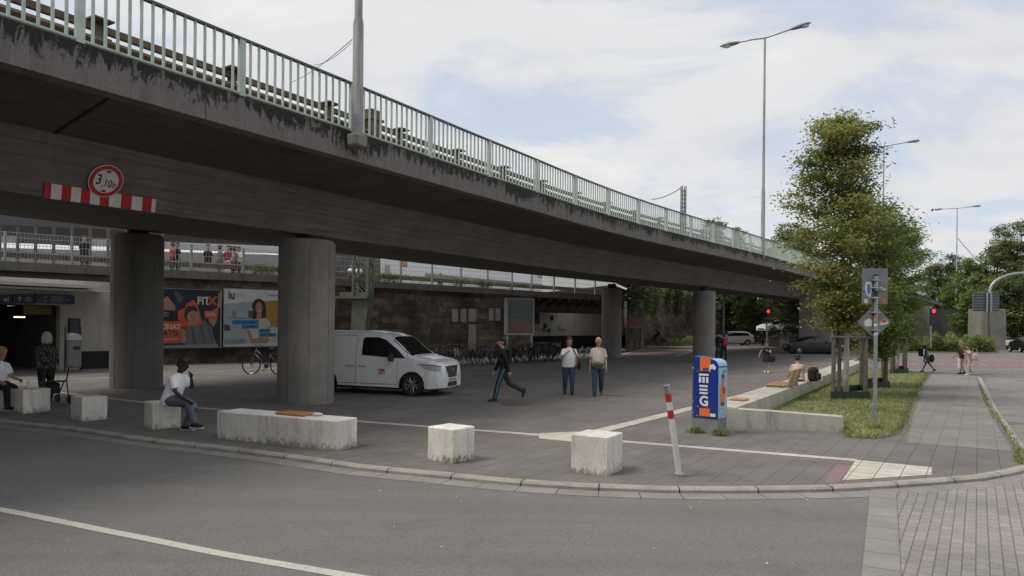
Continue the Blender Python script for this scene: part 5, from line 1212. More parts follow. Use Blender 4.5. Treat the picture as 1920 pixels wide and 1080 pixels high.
tb_ = thing('tote_bag', 'large cream tote bag hanging from the cream clothed walker', 'bag', (p.x + .14, p.y - .22, h * .62)); mb = MB(); mb.tube([(0, 0, -.17), (0, 0, -.1), (0, 0, .1), (0, 0, .17)], [(.15, .06), (.17, .08), (.12, .05), (.09, .02)], 12, side=(1, 0, 0)); mb.build('pouch', C_BEIGE, tb_, smooth=True); mb = MB(); mb.tube([(-.13, 0, .16), (-.08, 0, .38), (.06, 0, .38), (.13, 0, .16)], .014, 6); mb.build('handle', C_BEIGE, tb_)
# platform people behind the fence
plat = [(312, 'black', C_BLACK, C_BLACK), (345, 'dark red', C_RED, C_BLACK), (357, 'black', C_BLACK, C_BLACK), (417, 'dark', C_BLACK, None), (440, 'blue grey', C_GREYT, C_JEAN), (462, 'pink', C_PINK, C_RED), (480, 'white and red', C_RED, C_WHITE), (492, 'grey', C_GREYT, C_BLACK), (502, 'white', C_WHITE, C_BLACK), (180, 'black jacket', C_BLACK, C_NAVY)]
notes = ['in black clothes just right of the first pillar', 'in dark red top', 'in black, right of the one in dark red', 'in black skirt with bare legs', 'in blue grey top and jeans', 'in pink dress', 'in red top and white trousers', 'in grey top', 'in white dress beside the second pillar', 'in black jacket left of the first pillar']
for (u, nm, c1, c2), nt_ in zip(plat, notes):
    q, _, n_ = wall_pt(u, .1); pp = q + n_ * 3.6; zf = COPZ + .12
    h = 1.75
    person('platform passenger ' + nt_ + ', behind the mesh fence', (pp.x, pp.y, zf - .2), R(random.choice((60, 240, -60))), h, vox=.022, fingers=False, face=False, legs=((4, 3, 0), (-4, 4, 0)), shirt=(c1, 'short'), pants=(c2, 'long') if c2 else None, skirt=None if c2 else (C_BLACK, .35), hair=(HAIRB, 'short'), group='passengers behind the platform fence')
for u, v, lab in ((745, 507, 'seated platform passenger with dark hair in a white top'), (760, 507, 'seated platform passenger with dark hair beside the orange awning'), (915, 524, 'crouching figure in dark top behind the fence beyond the stone wall')):
    q, _, n_ = wall_pt(u, .1); pp = q + n_ * 5; zz = HC + ray(u, v + 5).z * pp.y
    person(lab, (pp.x, pp.y, zz - .75), R(-80), 1.6, vox=.022, fingers=False, face=False, legs=((80, 80, 0), (80, 80, 0)), shirt=(C_WHITE if u < 800 else C_DGREY, 'short'), pants=(C_BLACK, 'long'), hair=(HAIRB, 'long'), pelvis=.55)
# ================================================================== cars and the van
RIM = simple('alloy_rim', (.45, .45, .46), .35, .6, var=.05); RIMD = simple('dark_alloy_rim', (.10, .10, .105), .35, .6, var=.1)
LAMPG = simple('headlight_glass', (.42, .43, .44), .12, var=.1, spec=.7); TAILR = simple('tail_light_red', (.20, .012, .014), .2, var=.1); PLATE = simple('number_plate_white', (.62, .62, .60), .4, var=0); EUB = simple('plate_blue', (.01, .04, .25), .4, var=0)
def paint(name, c, met=0.0): return simple(name, c, .28, met, var=.03, coat=.6)
def lerpf(tab, x):
    if x <= tab[0][0]: return tab[0][1]
    for (a, b), (c, d) in zip(tab[:-1], tab[1:]):
        if x <= c:
            f = (x - a) / (c - a) if c > a else 0; f2 = f * f * (3 - 2 * f) * .35 + f * .65; return b + (d - b) * f2
    return tab[-1][1]
def make_wheel(parent, x, y, r, w, rim=RIM, spokes=10):
    s = 1 if y > 0 else -1; mb = MB(); T = []
    prof = [(r * .66, -w / 2), (r * .95, -w / 2), (r, -w / 2 + .03), (r, w / 2 - .03), (r * .95, w / 2), (r * .66, w / 2)]
    n = 28; ids = []
    for i in range(n):
        a = 2 * math.pi * i / n; ids.append([mb.vert((x + q * math.cos(a), y + t_, r + q * math.sin(a))) for q, t_ in prof])
    for i in range(n):
        for k in range(len(prof)): mb.face((ids[i][k], ids[(i + 1) % n][k], ids[(i + 1) % n][(k + 1) % len(prof)], ids[i][(k + 1) % len(prof)]))
    wh = mb.build('wheel', BLACK, parent, smooth='auto')
    mb = MB(); yo = y + s * (w / 2 - .03)
    ring = [(r * .60, -.02), (r * .66, .02), (r * .70, .0), (r * .66, -.03)]; ids = []
    for i in range(n):
        a = 2 * math.pi * i / n; ids.append([mb.vert((x + q * math.cos(a), yo + s * t_, r + q * math.sin(a))) for q, t_ in ring])
    for i in range(n):
        for k in range(4): mb.face((ids[i][k], ids[(i + 1) % n][k], ids[(i + 1) % n][(k + 1) % 4], ids[i][(k + 1) % 4]))
    for i in range(spokes):
        a = 2 * math.pi * (i + (.12 if i % 2 else -.12)) / spokes
        mb.tube([(x + r * .1 * math.cos(a), yo, r + r * .1 * math.sin(a)), (x + r * .64 * math.cos(a), yo, r + r * .64 * math.sin(a))], [(.028, .018), (.022, .014)], 6, side=(-math.sin(a), 0, math.cos(a)))
    mb.cyl((x, yo, r), r * .16, .04, 14, axis='Y'); mb.build('rim', rim, wh, smooth='auto')
    mb = MB(); mb.cyl((x, yo - s * .05, r), r * .62, .02, 20, axis='Y'); mb.build('brake_disc', DARKP, wh)
class CarShape:
    def __init__(s, L, W, zt, zb, bot, wheels, wr, wheelR, plan, n=5.0, m=2.2):
        s.L, s.W, s.zt, s.zb, s.bot, s.wheels, s.wr, s.wheelR, s.plan, s.n, s.m = L, W, zt, zb, bot, wheels, wr, wheelR, plan, n, m
    def top(s, x): return lerpf(s.zt, x)
    def belt(s, x): return min(lerpf(s.zb, x), s.top(x) - .05)
    def hw(s, x): return s.W / 2 * lerpf(s.plan, x)
    def low(s, x):
        b = lerpf(s.bot, x)
        for xc in s.wheels:
            d = abs(x - xc)
            if d < s.wr: b = max(b, s.wheelR + math.sqrt(s.wr ** 2 - d * d) - .02)
        return b
    def y_at(s, x, z):
        zb, zt, hw = s.belt(x), s.top(x), s.hw(x)
        if z <= zb:
            t = (zb - z) / max(.2, zb - .25); return hw * (1 - .0 * t + .015 * math.sin(min(1, t) * math.pi) - .05 * max(0, t - .55) ** 1.5)
        q = min(1, (z - zb) / max(.02, zt - zb)); return hw * max(0, 1 - q ** s.m) ** (1 / s.n) * (1 - .10 * q * (1 if zt - zb > .25 else .3))
    def z_top(s, x, y):
        zb, zt, hw = s.belt(x), s.top(x), s.hw(x); k = .10 * (1 if zt - zb > .25 else .3)
        lo, hi = zb, zt
        for _ in range(24):
            md = (lo + hi) / 2
            if s.y_at(x, md) > abs(y): lo = md
            else: hi = md
        return lo
    def body(s, parent, mat, dx=.035):
        mb = MB(); xs = []; n = int(s.L / dx)
        x0 = s.plan[0][0]; x1 = s.plan[-1][0]
        xs = [x0 + (x1 - x0) * i / n for i in range(n + 1)]
        rows = []
        for x in xs:
            lo, zb, zt = s.low(x), s.belt(x), s.top(x); lo = min(lo, zb - .03)
            zs = [lo + (zb - lo) * k / 7 for k in range(8)] + [zb + (zt - zb) * q for q in (.12, .28, .45, .6, .72, .82, .89, .94, .975, .992, 1.0)]
            pts = [(s.y_at(x, z), z) for z in zs]; pts[-1] = (0, zt)
            full = pts + [(-y, z) for y, z in pts[-2::-1]]
            rows.append([mb.vert((x, y, z)) for y, z in full])
        for a, b in zip(rows[:-1], rows[1:]):
            for k in range(len(a) - 1): mb.face((a[k], a[k + 1], b[k + 1], b[k]))
        mb.face(rows[0]); mb.face(rows[-1][::-1])
        o = mb.build('body', mat, parent, smooth='auto')
        mb = MB(); mb.box(((x0 + x1) / 2, 0, .34), ((x1 - x0) * .94, s.W * .80, .34)); 
        mb.build('underbody', DARKP, parent)
        for xc in s.wheels: mb = MB(); mb.box((xc, 0, .52), (s.wr * 2.02, s.W * .78, .50)); mb.build('wheel_well', BLACK, o)
        return o
    def side(s, parent, name, mat, poly, off=.004, sides=(1, -1), n=14):
        xs = sorted(set([p[0] for p in poly])); x0, x1 = xs[0], xs[-1]
        def span(x):
            z = []
            for (a, b), (c, d) in zip(poly, poly[1:] + poly[:1]):
                if (a <= x <= c or c <= x <= a) and abs(a - c) > 1e-9: z.append(b + (d - b) * (x - a) / (c - a))
                elif abs(a - c) <= 1e-9 and abs(a - x) < 1e-9: z += [b, d]
            return (min(z), max(z)) if z else None
        X = sorted(set([x0 + (x1 - x0) * i / n for i in range(n + 1)] + xs))
        for sd in sides:
            mb = MB(); prev = None
            for x in X:
                r = span(x)
                if not r: continue
                row = [mb.vert((x, sd * (s.y_at(x, r[0] + (r[1] - r[0]) * k / 8) + off), r[0] + (r[1] - r[0]) * k / 8)) for k in range(9)]
                if prev:
                    for k in range(8): mb.face((prev[k], row[k], row[k + 1], prev[k + 1]))
                prev = row
            mb.build(name, mat, parent, smooth=True)
    def over(s, parent, name, mat, xa, xb, fr=.80, off=.006, n=14, frb=None):
        mb = MB(); prev = None; frb = frb or fr
        for i in range(n + 1):
            x = xa + (xb - xa) * i / n; w = s.hw(x) * (fr + (frb - fr) * i / n); row = []
            for k in range(15):
                y = w * (k / 7 - 1); row.append(mb.vert((x, y, s.z_top(x, y) + off)))
            if prev:
                for k in range(14): mb.face((prev[k], prev[k + 1], row[k + 1], row[k]))
            prev = row
        return mb.build(name, mat, parent, smooth=True)
def generic_car(label, kind, loc, rz, col, group=None, scale=1.0, front_plate=False):
    t = thing('parked_car' if kind != 'sedan_moving' else 'car', label, 'car', loc, rz, group); t.scale = (scale,) * 3
    k = 'sedan' if kind.startswith('sedan') else kind
    if k == 'sedan':
        zt = [(0, .62), (.05, .86), (.15, .98), (.65, 1.04), (.95, 1.12), (1.55, 1.40), (2.2, 1.46), (2.7, 1.42), (3.45, 1.04), (3.7, .99), (4.45, .84), (4.65, .68), (4.7, .5)]
        side = [(.95, .98), (1.5, 1.30), (2.15, 1.37), (2.7, 1.34), (3.4, .96)]; ws = (2.72, 3.42); rw_ = (.98, 1.55)
    elif k == 'estate':
        zt = [(0, .62), (.04, .95), (.12, 1.08), (.55, 1.42), (.9, 1.48), (2.2, 1.52), (2.75, 1.46), (3.5, 1.06), (3.7, 1.0), (4.4, .84), (4.62, .66), (4.68, .5)]
        side = [(.55, 1.02), (.75, 1.34), (2.2, 1.42), (2.75, 1.37), (3.45, .98)]; ws = (2.78, 3.48); rw_ = (.16, .52)
    else:
        zt = [(0, .62), (.04, 1.0), (.12, 1.12), (.5, 1.42), (.9, 1.5), (1.9, 1.53), (2.4, 1.47), (3.1, 1.08), (3.3, 1.02), (3.95, .86), (4.12, .66), (4.17, .5)]
        side = [(.5, 1.04), (.68, 1.34), (1.85, 1.43), (2.4, 1.38), (3.05, 1.0)]; ws = (2.44, 3.08); rw_ = (.15, .46)
    L = zt[-1][0]; wb = (.85, L - .85)
    C = CarShape(L, 1.78, zt, [(0, .9), (L, .88)] if False else [(0, .98), (L * .75, .93), (L, .8)], [(0, .38), (.3, .26), (L - .3, .24), (L, .34)], wb, .36, .32, [(0, .82), (.12, .93), (.6, 1.0), (L - .9, 1.0), (L - .25, .88), (L, .70)])
    bo = C.body(t, col, .05)
    C.side(t, 'side_window', GLASS, side); C.over(t, 'windscreen', GLASS, ws[0], ws[1], .80, frb=.86); C.over(t, 'rear_window', GLASS, rw_[0], rw_[1], .76)
    mid = L * .46; mb = MB()
    for sd in (1, -1):
        for xx in (mid,): mb.box((xx, sd * (C.y_at(xx, 1.15) + .006), 1.16), (.07, .012, .42))
    mb.build('door_pillar', DARKP, t)
    for x in wb:
        for y in (-.79, .79): make_wheel(t, x, y, .32, .2, RIM, 7)
    C.side(t, 'tail_light', TAILR, [(.03, .72), (.03, .90), (.28, .93), (.25, .76)], .008); C.side(t, 'headlight', LAMPG, [(L - .55, .66), (L - .5, .78), (L - .16, .72), (L - .14, .62)], .008)
    mb = MB(); mb.box((-.008, 0, .62), (.02, .5, .11)); mb.build('number_plate', PLATE, t)
    mb = MB(); mb.box((-.0, 0, .42), (.06, 1.3, .14), bev=.02); mb.build('bumper', DARKP, t); mb = MB(); mb.box((L + .0, 0, .5), (.04, .8, .16), bev=.01); mb.build('grille', DARKP, t)
    for sd in (1, -1): mb = MB(); mb.box((ws[1] - .35, sd * .95, 1.0), (.12, .18, .12), bev=.03); mb.build('mirror', col, t)
    return t
WHITECAR = paint('white_van_paint', (.76, .77, .78)); SILVER = paint('silver_car_paint', (.52, .52, .52), .1); BLKCAR = simple('black_car_paint', (.007, .008, .011), .45, 0, var=.03, coat=.12); BLUECAR = paint('blue_car_paint', (.10, .20, .32)); WCAR2 = paint('white_car_paint', (.6, .6, .6)); GREYCAR = paint('dark_grey_car_paint', (.05, .052, .056), .3)
# --- the van
fw = G(772, 743); rw2 = G(623, 736); vdir = Vector((.952, -.305, 0)).normalized(); vang = math.atan2(vdir.y, vdir.x)
zt = [(0, .9), (.02, 1.70), (.10, 1.80), (.5, 1.845), (2.1, 1.86), (2.6, 1.80), (2.95, 1.70), (3.62, 1.19), (3.80, 1.13), (4.20, 1.05), (4.40, .985), (4.49, .90), (4.53, .62)]
VL = 4.53; vw = (.86, 3.66)
V = CarShape(VL, 1.85, zt, [(0, 1.12), (2.6, 1.02), (3.6, 1.03), (4.2, .96), (4.40, .90), (4.53, .70)], [(0, .36), (.25, .26), (3.1, .23), (4.2, .22), (4.53, .25)], vw, .375, .33, [(0, .93), (.1, .97), (.5, 1.0), (3.7, 1.0), (4.15, .95), (4.38, .86), (4.5, .74), (4.53, .70)], n=7.0, m=3.0)
van = thing('delivery_van', 'white railway service van parked behind the second pillar, facing right', 'van', (0, 0, 0), vang)
nearside = Vector((vdir.y, -vdir.x, 0)); pos = fw - vdir * vw[1] - nearside * .90; van.location = (pos.x, pos.y, 0)
vb = V.body(van, WHITECAR)
V.side(van, 'side_window', GLASS, [(2.06, 1.14), (2.06, 1.62), (2.14, 1.665), (2.55, 1.66), (2.78, 1.59), (3.18, 1.32), (3.46, 1.07), (3.1, 1.08)], .006)
V.over(van, 'windscreen', GLASS, 2.98, 3.66, .80, frb=.90)
DG = simple('door_gap', (.10, .10, .10), .7, var=0)
for x in (1.86, 3.20): V.side(van, 'door_gap', DG, [(x, .33), (x, 1.04), (x + .012, 1.04), (x + .012, .33)], .003, n=2)
V.side(van, 'door_gap', DG, [(1.86, 1.04), (1.86, 1.66), (1.872, 1.66), (1.872, 1.04)], .003, n=2)
V.side(van, 'door_gap', DG, [(.0, 1.70), (.0, 1.712), (1.86, 1.712), (1.86, 1.70)], .003, n=6)
V.side(van, 'sill_trim', DG, [(1.3, .315), (1.3, .33), (3.2, .33), (3.2, .315)], .003, n=6)
V.side(van, 'slide_rail', DARKP, [(.1, 1.07), (.1, 1.11), (.62, 1.11), (.62, 1.07)], .006, n=4)
HAN = simple('door_handle_grey', (.40, .41, .42), .35, var=0)
for x in (1.68, 2.08): V.side(van, 'door_handle', HAN, [(x - .14, .80), (x - .12, .84), (x + .12, .84), (x + .14, .80)], .02, n=4)
V.side(van, 'filler_dot', DARKP, [(3.25, .70), (3.25, .725), (3.275, .725), (3.275, .70)], .006, n=2)
V.side(van, 'headlight', LAMPG, [(4.00, .80), (3.92, .90), (4.28, .885), (4.47, .85), (4.48, .72), (4.25, .735)], .008)
V.side(van, 'headlight_surround', DARKP, [(3.88, .90), (3.86, .925), (4.28, .905), (4.48, .87), (4.47, .85), (4.28, .885), (3.92, .895)], .012)
# front face details: helper placing panels on the nose
def nose(name, mat, y0, y1, z0, z1, th=.03, bev=.008, xo=0.0, rows=None, parent=van):
    mb = MB(); n = 10; prev = None
    def xf(y): return VL + .02 - .20 * (abs(y) / .8) ** 2.6 + xo
    for i in range(n + 1):
        y = y0 + (y1 - y0) * i / n; za, zb_ = (z0, z1) if not callable(z0) else (z0(y), z1(y))
        r = [mb.vert((xf(y), y, za)), mb.vert((xf(y), y, zb_)), mb.vert((xf(y) - .12, y, zb_)), mb.vert((xf(y) - .12, y, za))]
        if prev:
            for k in range(4): mb.face((prev[k], prev[(k + 1) % 4], r[(k + 1) % 4], r[k]))
        else: first = r
        prev = r
    mb.face(first); mb.face(prev[::-1]); return mb.build(name, mat, parent)
nose('bumper', WHITECAR, -.80, .80, lambda y: .22, lambda y: .84 - .04 * abs(y), xo=-.035)
gr = nose('grille', DARKP, -.58, .58, lambda y: .53 + .13 * max(0, abs(y) - .28) / .30, lambda y: .865 - .02 * abs(y), xo=.0)
for z in (.58, .64, .70, .76, .82): nose('grille_bar', simple('chrome_grey', (.22, .22, .23), .3, .5, var=0) if z == .58 else MATS['chrome_grey'], -.43, .43, z, z + .010, xo=.006, parent=gr)
nose('lower_intake', DARKP, -.50, .50, .27, .39, xo=.004)
for s_ in (1, -1): nose('fog_intake', DARKP, s_ * .50 if s_ > 0 else -.76, .76 if s_ > 0 else -.50, .32, .48, xo=-.018)
mb = MB(); mb.box((VL + .025, 0, .455), (.02, .52, .105), bev=.004); pl = mb.build('number_plate', PLATE, van)
mb = MB(); mb.box((VL + .036, -.24, .455), (.004, .035, .10)); mb.build('plate_band', EUB, pl)
mb = MB(); mb.text('F·PS 1230', .095, lambda a, b: Vector((VL + .038, a + .015, .455 + b)), .02); mb.build('registration', DARKP, pl)
mb = MB(); mb.tube([(VL + .014, 0, .74), (VL + .030, 0, .74)], [(.07, .032)] * 2, 20, side=(0, 1, 0)); mb.build('badge', simple('chrome', (.6, .6, .62), .2, .9, var=0), van)
for x in vw:
    for y in (-.82, .82): make_wheel(van, x, y, .33, .21, RIM if False else simple('van_rim', (.30, .30, .31), .3, .7, var=.1) if 'van_rim' not in MATS else MATS['van_rim'], 10)
for s_ in (1, -1): mb = MB(); mb.box((3.05, s_ * 1.02, 1.10), (.14, .20, .22), bev=.04); mb.build('mirror', DARKP, van)
# arch lips
for x in vw:
    for s_ in (1, -1):
        mb = MB(); mb.tube([(x + .385 * math.cos(R(a)), s_ * (V.y_at(x, .6) - .005), .315 + .385 * math.sin(R(a))) for a in range(-10, 191, 10)], .012, 6); mb.build('arch_lip', DARKP, van, smooth=True)
# railway emblem on the door
def vside(a, b, o=.012): 
    x = 2.72 + a; z = .68 + b; return Vector((x, -(V.y_at(x, z) + o), z))
REDV = simple('emblem_red', (.33, .015, .02), .4, var=0)
mb = MB()
for (x0, z0, x1, z1) in ((-.10, -.075, .10, -.062), (-.10, .062, .10, .075), (-.10, -.0615, -.087, .0615), (.087, -.0615, .10, .0615)):
    mb.poly([vside(x0, z0), vside(x1, z0), vside(x1, z1), vside(x0, z1)])
mb.text('DB', .135, vside, .035, sx=.85); mb.build('emblem', REDV, van)
mb = MB(); mb.text('Service', .085, lambda a, b: Vector((.93 + a, -(V.y_at(.93 + a, 1.58 + b) + .01), 1.58 + b)), .01); mb.build('lettering', DARKP, van)
# --- other cars
def car_at(u, v, kind, label, rz, col, **k):
    p = G(u, v, ZR); return generic_car(label, kind, (p.x, p.y, ZR), R(rz), col, **k)
def place_car(ul, ur, v, kind, label, rz, col, scale=1.0, L=4.68, group=None, z=ZR):
    # centre the car of length L on the given picture span
    pc = G((ul + ur) / 2, v, z); d = Vector((math.cos(R(rz)), math.sin(R(rz)), 0)); o = pc - d * (L * scale / 2); o = o + Vector((0, .9 * scale, 0))
    return generic_car(label, kind, (o.x, o.y, z), R(rz), col, group, scale)
place_car(1335, 1416, 647.5, 'estate', 'silver estate car standing on the road behind the fourth pillar', 182, SILVER, 1.12)
place_car(1476, 1592, 664, 'sedan', 'black saloon car driving past behind the tree guard', -2, BLKCAR, 1.0)
place_car(1560, 1680, 657, 'estate', 'black estate car passing behind the first street tree', -3, BLKCAR, 1.05)
place_car(1448, 1480, 646, 'hatch', 'dark small car in the shade beside the ramp wall', 182, GREYCAR, 1.0, 4.17)
place_car(1700, 1722, 633, 'hatch', 'black car parked below the far end of the overpass', 90, BLKCAR, 1.0, 4.17)
place_car(1788, 1850, 637, 'sedan', 'white car whose roof shows above the shrubs', 178, WCAR2, 1.0)
p = G(1893, 655.5, ZR); generic_car('silver saloon seen from behind at the right edge, beside the shrubs', 'sedan', (p.x, p.y, ZR), R(68), SILVER, None, .95)
p = G(1945, 662, ZR); generic_car('black car cut off by the right edge of the photo', 'hatch', (p.x - .3, p.y, ZR), R(75), BLKCAR, None, 1.0)
# raised car park with its ramp wall
rwl = thing('ramp_wall', 'pale sloping concrete ramp wall below the parked cars', 'wall', tuple(G(1470, 645)))
a = D(1440, 600, 84); b = D(1500, 600, 80); zz0 = HC + ray(1440, 632).z * 84; zz1 = HC + ray(1500, 624).z * 80
mb = MB(); a2 = D(1452, 600, 98); b2_ = D(1515, 600, 96); mb.hexa([(a.x, a.y, -.1), (b.x, b.y, -.1), (b2_.x, b2_.y, -.1), (a2.x, a2.y, -.1)], [(a.x, a.y, zz0), (b.x, b.y, zz1), (b2_.x, b2_.y, zz1), (a2.x, a2.y, zz0)]); mb.build('wall', CONC, rwl, world=True)
for u, v, cc, lab in ((1468, 622, WCAR2, 'white car in the raised row, nearest the traffic light'), (1492, 620, SILVER, 'silver car in the middle of the raised row'), (1516, 618, BLUECAR, 'pale blue car at the end of the raised row')):
    p = D(u, v, 85); generic_car(lab, 'hatch', (p.x, p.y, p.z - .2), R(215), cc, 'cars parked in the raised row', 1.0)
# ================================================================== bicycles
CHR = simple('bike_chrome', (.16, .16, .17), .3, .8, var=.05)
def make_bike(name_, label, frame_m, basket=False, low=False, rack=True):
    t = thing(name_, label, 'bicycle', (0, 0, 0)); r = .34
    for x in (-.53, .53):
        mb = MB(); n = 26; pts = [(x + r * math.cos(2 * math.pi * i / n), 0, r + r * math.sin(2 * math.pi * i / n)) for i in range(n + 1)]; mb.tube(pts, .019, 6, side=(0, 1, 0), cap=False)
        wh = mb.build('wheel', BLACK, t, smooth=True); mb = MB(); pts = [(x + (r - .025) * math.cos(2 * math.pi * i / n), 0, r + (r - .025) * math.sin(2 * math.pi * i / n)) for i in range(n + 1)]; mb.tube(pts, .008, 5, side=(0, 1, 0), cap=False)
        for i in range(18): a = 2 * math.pi * i / 18; mb.tube([(x, .015 * (-1) ** i, r), (x + (r - .03) * math.cos(a), 0, r + (r - .03) * math.sin(a))], .0022, 3, cap=False)
        mb.cyl((x, 0, r), .025, .08, 8, axis='Y'); mb.build('rim', CHR, wh)
        mb = MB(); pts = [(x + (r + .03) * math.cos(R(a)), 0, r + (r + .03) * math.sin(R(a))) for a in (range(20, 175, 12) if x < 0 else range(15, 140, 12))]; mb.tube(pts, [(.028, .004)] * len(pts), 6, side=(0, 1, 0)); mb.build('mudguard', DARKP, t, smooth=True)
    bb_ = (-.05, 0, .29); st = (-.20, 0, .74); hd1 = (.36, 0, .86); hd2 = (.40, 0, .72); mb = MB()
    mb.tube([bb_, st], .017, 8); mb.tube([bb_, hd2], .020, 8); mb.tube([(-.05 - .0, 0, .50) if low else (-.185, 0, .69), hd1], .018, 8); mb.tube([hd1, hd2, (.45, 0, .58)], .020, 8)
    for s_ in (-.04, .04): mb.tube([(-.53, s_, .34), bb_], .010, 6); mb.tube([(-.53, s_, .34), (-.18, s_ * .5, .66)], .009, 6); mb.tube([(.45, s_, .60), (.53, s_, .34)], .012, 6)
    fr = mb.build('frame', frame_m, t, smooth=True)
    mb = MB(); mb.tube([st, (-.235, 0, .90)], .013, 8); mb.tube([(-.36, 0, .93), (-.26, 0, .925), (-.1, 0, .92)], [(.075, .03), (.06, .025), (.02, .015)], 10, side=(0, 1, 0)); mb.build('saddle', DARKP, t, smooth=True)
    mb = MB(); mb.tube([hd1, (.33, 0, 1.0)], .014, 8); mb.tube([(.22, -.29, 1.03), (.33, -.2, 1.06), (.34, 0, 1.0), (.33, .2, 1.06), (.22, .29, 1.03)], .012, 8); mb.build('handlebar', CHR, t, smooth=True)
    mb = MB(); mb.cyl((-.05, .03, .29), .085, .01, 18, axis='Y'); mb.tube([(-.05, .07, .29), (.03, .07, .15)], .010, 6); mb.tube([(-.05, -.07, .29), (-.13, -.07, .43)], .010, 6); mb.box((.03, .11, .15), (.09, .08, .02)); mb.box((-.13, -.11, .43), (.09, .08, .02)); mb.build('crank', DARKP, t)
    if rack: mb = MB(); mb.tube([(-.75, -.05, .74), (-.25, -.05, .74)], .007, 5); mb.tube([(-.75, .05, .74), (-.25, .05, .74)], .007, 5); mb.tube([(-.53, .06, .34), (-.6, .06, .74)], .006, 5); mb.tube([(-.53, -.06, .34), (-.6, -.06, .74)], .006, 5); mb.tube([(-.75, -.05, .74), (-.75, .05, .74)], .007, 5); mb.build('rack', DARKP, t)
    if basket: mb = MB(); mb.box((.55, 0, .93), (.26, .34, .24), bev=.02); mb.build('basket', simple('wicker', (.12, .09, .06), .8, var=.3, bump=.8, bscale=40), t)
    return t
BKF = [simple('bike_black', (.015, .015, .017), .4, var=.05), simple('bike_purple_grey', (.07, .065, .10), .35, var=.05), simple('bike_silver', (.30, .30, .31), .35, .5, var=.05), simple('bike_green', (.03, .06, .045), .4, var=.05), simple('bike_red', (.12, .02, .02), .4, var=.05)]
b0_ = make_bike('bicycle', 'purple grey city bicycle leaning alone in front of the white billboard', BKF[1], low=True)
p = G(492, 702); b0_.location = (p.x + .1, p.y, 0); b0_.rotation_euler = (R(4), 0, R(172)); b0_.scale = (1.12,) * 3
protos = [make_bike('bicycle', 'x', BKF[0]), make_bike('bicycle', 'x', BKF[2], low=True), make_bike('bicycle', 'x', BKF[3], basket=True), make_bike('bicycle', 'x', BKF[0], low=True, basket=True), make_bike('bicycle', 'x', BKF[4])]
kinds = ['black bicycle', 'silver low step bicycle', 'dark green bicycle with basket', 'black bicycle with front basket', 'dark red bicycle']
random.seed(11); used = set(); NB = 30
cnt = {}
for i in range(NB):
    f = i / (NB - 1); a = G(800, 689).lerp(G(1046, 676), f); k = random.choice((0, 0, 0, 1, 2, 3, 0, 4)) 
    row = 1.15 * (i % 2); loc = (a.x + random.uniform(-.1, .1), a.y + row + .35, 0); rz = R(random.uniform(-75, -48)) if random.random() < .6 else R(random.uniform(105, 130))
    if k not in used: o = protos[k]; used.add(k)
    else: o = copy_tree(protos[k])
    o.location = loc; o.rotation_euler = (R(random.uniform(-7, 7)), 0, rz); o['category'] = 'bicycle'; o['group'] = 'bicycles parked in the long row by the stone wall'
    c = cnt.get(k, 0); cnt[k] = c + 1
    o['label'] = '%s, %s from the left of its kind in the parked row%s' % (kinds[k], ['first', 'second', 'third', 'fourth', 'fifth', 'sixth', 'seventh', 'eighth', 'ninth', 'tenth', 'eleventh', 'twelfth', 'thirteenth', 'fourteenth', 'fifteenth', 'sixteenth', 'seventeenth', 'eighteenth', 'nineteenth', 'twentieth'][c], '') 
for k, o in enumerate(protos):
    if k not in used:
        for c in list(o.children_recursive): bpy.data.objects.remove(c)
        bpy.data.objects.remove(o)
# cycle stands
for i in range(6):
    a = G(820, 689).lerp(G(1046, 676), (i + .5) / 6); mb = MB(); mb.tube([(-.35, 0, 0), (-.35, 0, .6), (-.25, 0, .75), (.25, 0, .75), (.35, 0, .6), (.35, 0, 0)], .022, 8); o = mb.build('cycle_stand', DGREY, smooth=True); o.location = (a.x, a.y + .8, 0); o.rotation_euler = (0, 0, R(120))
    tag(o, 'tubular steel cycle stand among the parked bicycles, ' + ['leftmost', 'second from left', 'third from left', 'third from right', 'second from right', 'rightmost'][i] + ' of the row', 'cycle stand', 'cycle stands in the bicycle row')
# slanted cycle racks beside the couple
rk = thing('wheel_rack', 'row of slanted grey wheel slots between the walking couple', 'bike rack', tuple(G(1100, 672)))
for i in range(4): mb = MB(); q = Vector((-.75 + i * .42, .0, 0)); mb.extr([(0, 0), (.12, 0), (.55, .75), (.43, .75)], lambda a, b, t, q=q: q + Vector((a, t, b)), -.1, .1); mb.build('slot', GALV, rk)
# cyclist
cy = make_bike('bicycle', 'black touring bicycle ridden by the helmeted cyclist by the ivy wall', BKF[0]); p = G(1231, 653.5, ZR); cy.location = (p.x, p.y, ZR); cy.rotation_euler = (0, 0, R(182)); cy.scale = (1.35,) * 3
mb = MB(); mb.box((-.55, .14, .58), (.36, .14, .34), bev=.03); mb.box((-.55, -.14, .58), (.36, .14, .34), bev=.03); mb.build('pannier', DARKP, cy)
person('helmeted cyclist in olive jacket riding left by the ivy wall', (p.x + .22, p.y, ZR + .1), R(182), 1.85, lean=26, head=(0, -10), legs=((70, 60, 0), (40, 45, 0)), arms=((60, 4, 20), (60, 4, 20)), shirt=(C_OLIVE, 'long'), pants=(C_BLACK, 'long'), hair=(DARKP, 'helmet'), pelvis=1.38, face=False, vox=.016)
cy2 = make_bike('bicycle', 'dark bicycle held by the waiting rider near the pedestrian light', BKF[0]); p = G(1427, 648, ZR); cy2.location = (p.x, p.y, ZR); cy2.rotation_euler = (0, 0, R(160))
person('rider in dark clothes waiting with a bicycle near the pedestrian light', (p.x, p.y - .3, ZR), R(160), 1.85, shirt=(C_DGREY, 'long'), pants=(C_DGREY, 'long'), hair=(HAIRN, 'short'), legs=((6, 5, 0), (-6, 5, 0)), arms=((40, 5, 20), (40, 5, 20)), face=False, vox=.016)
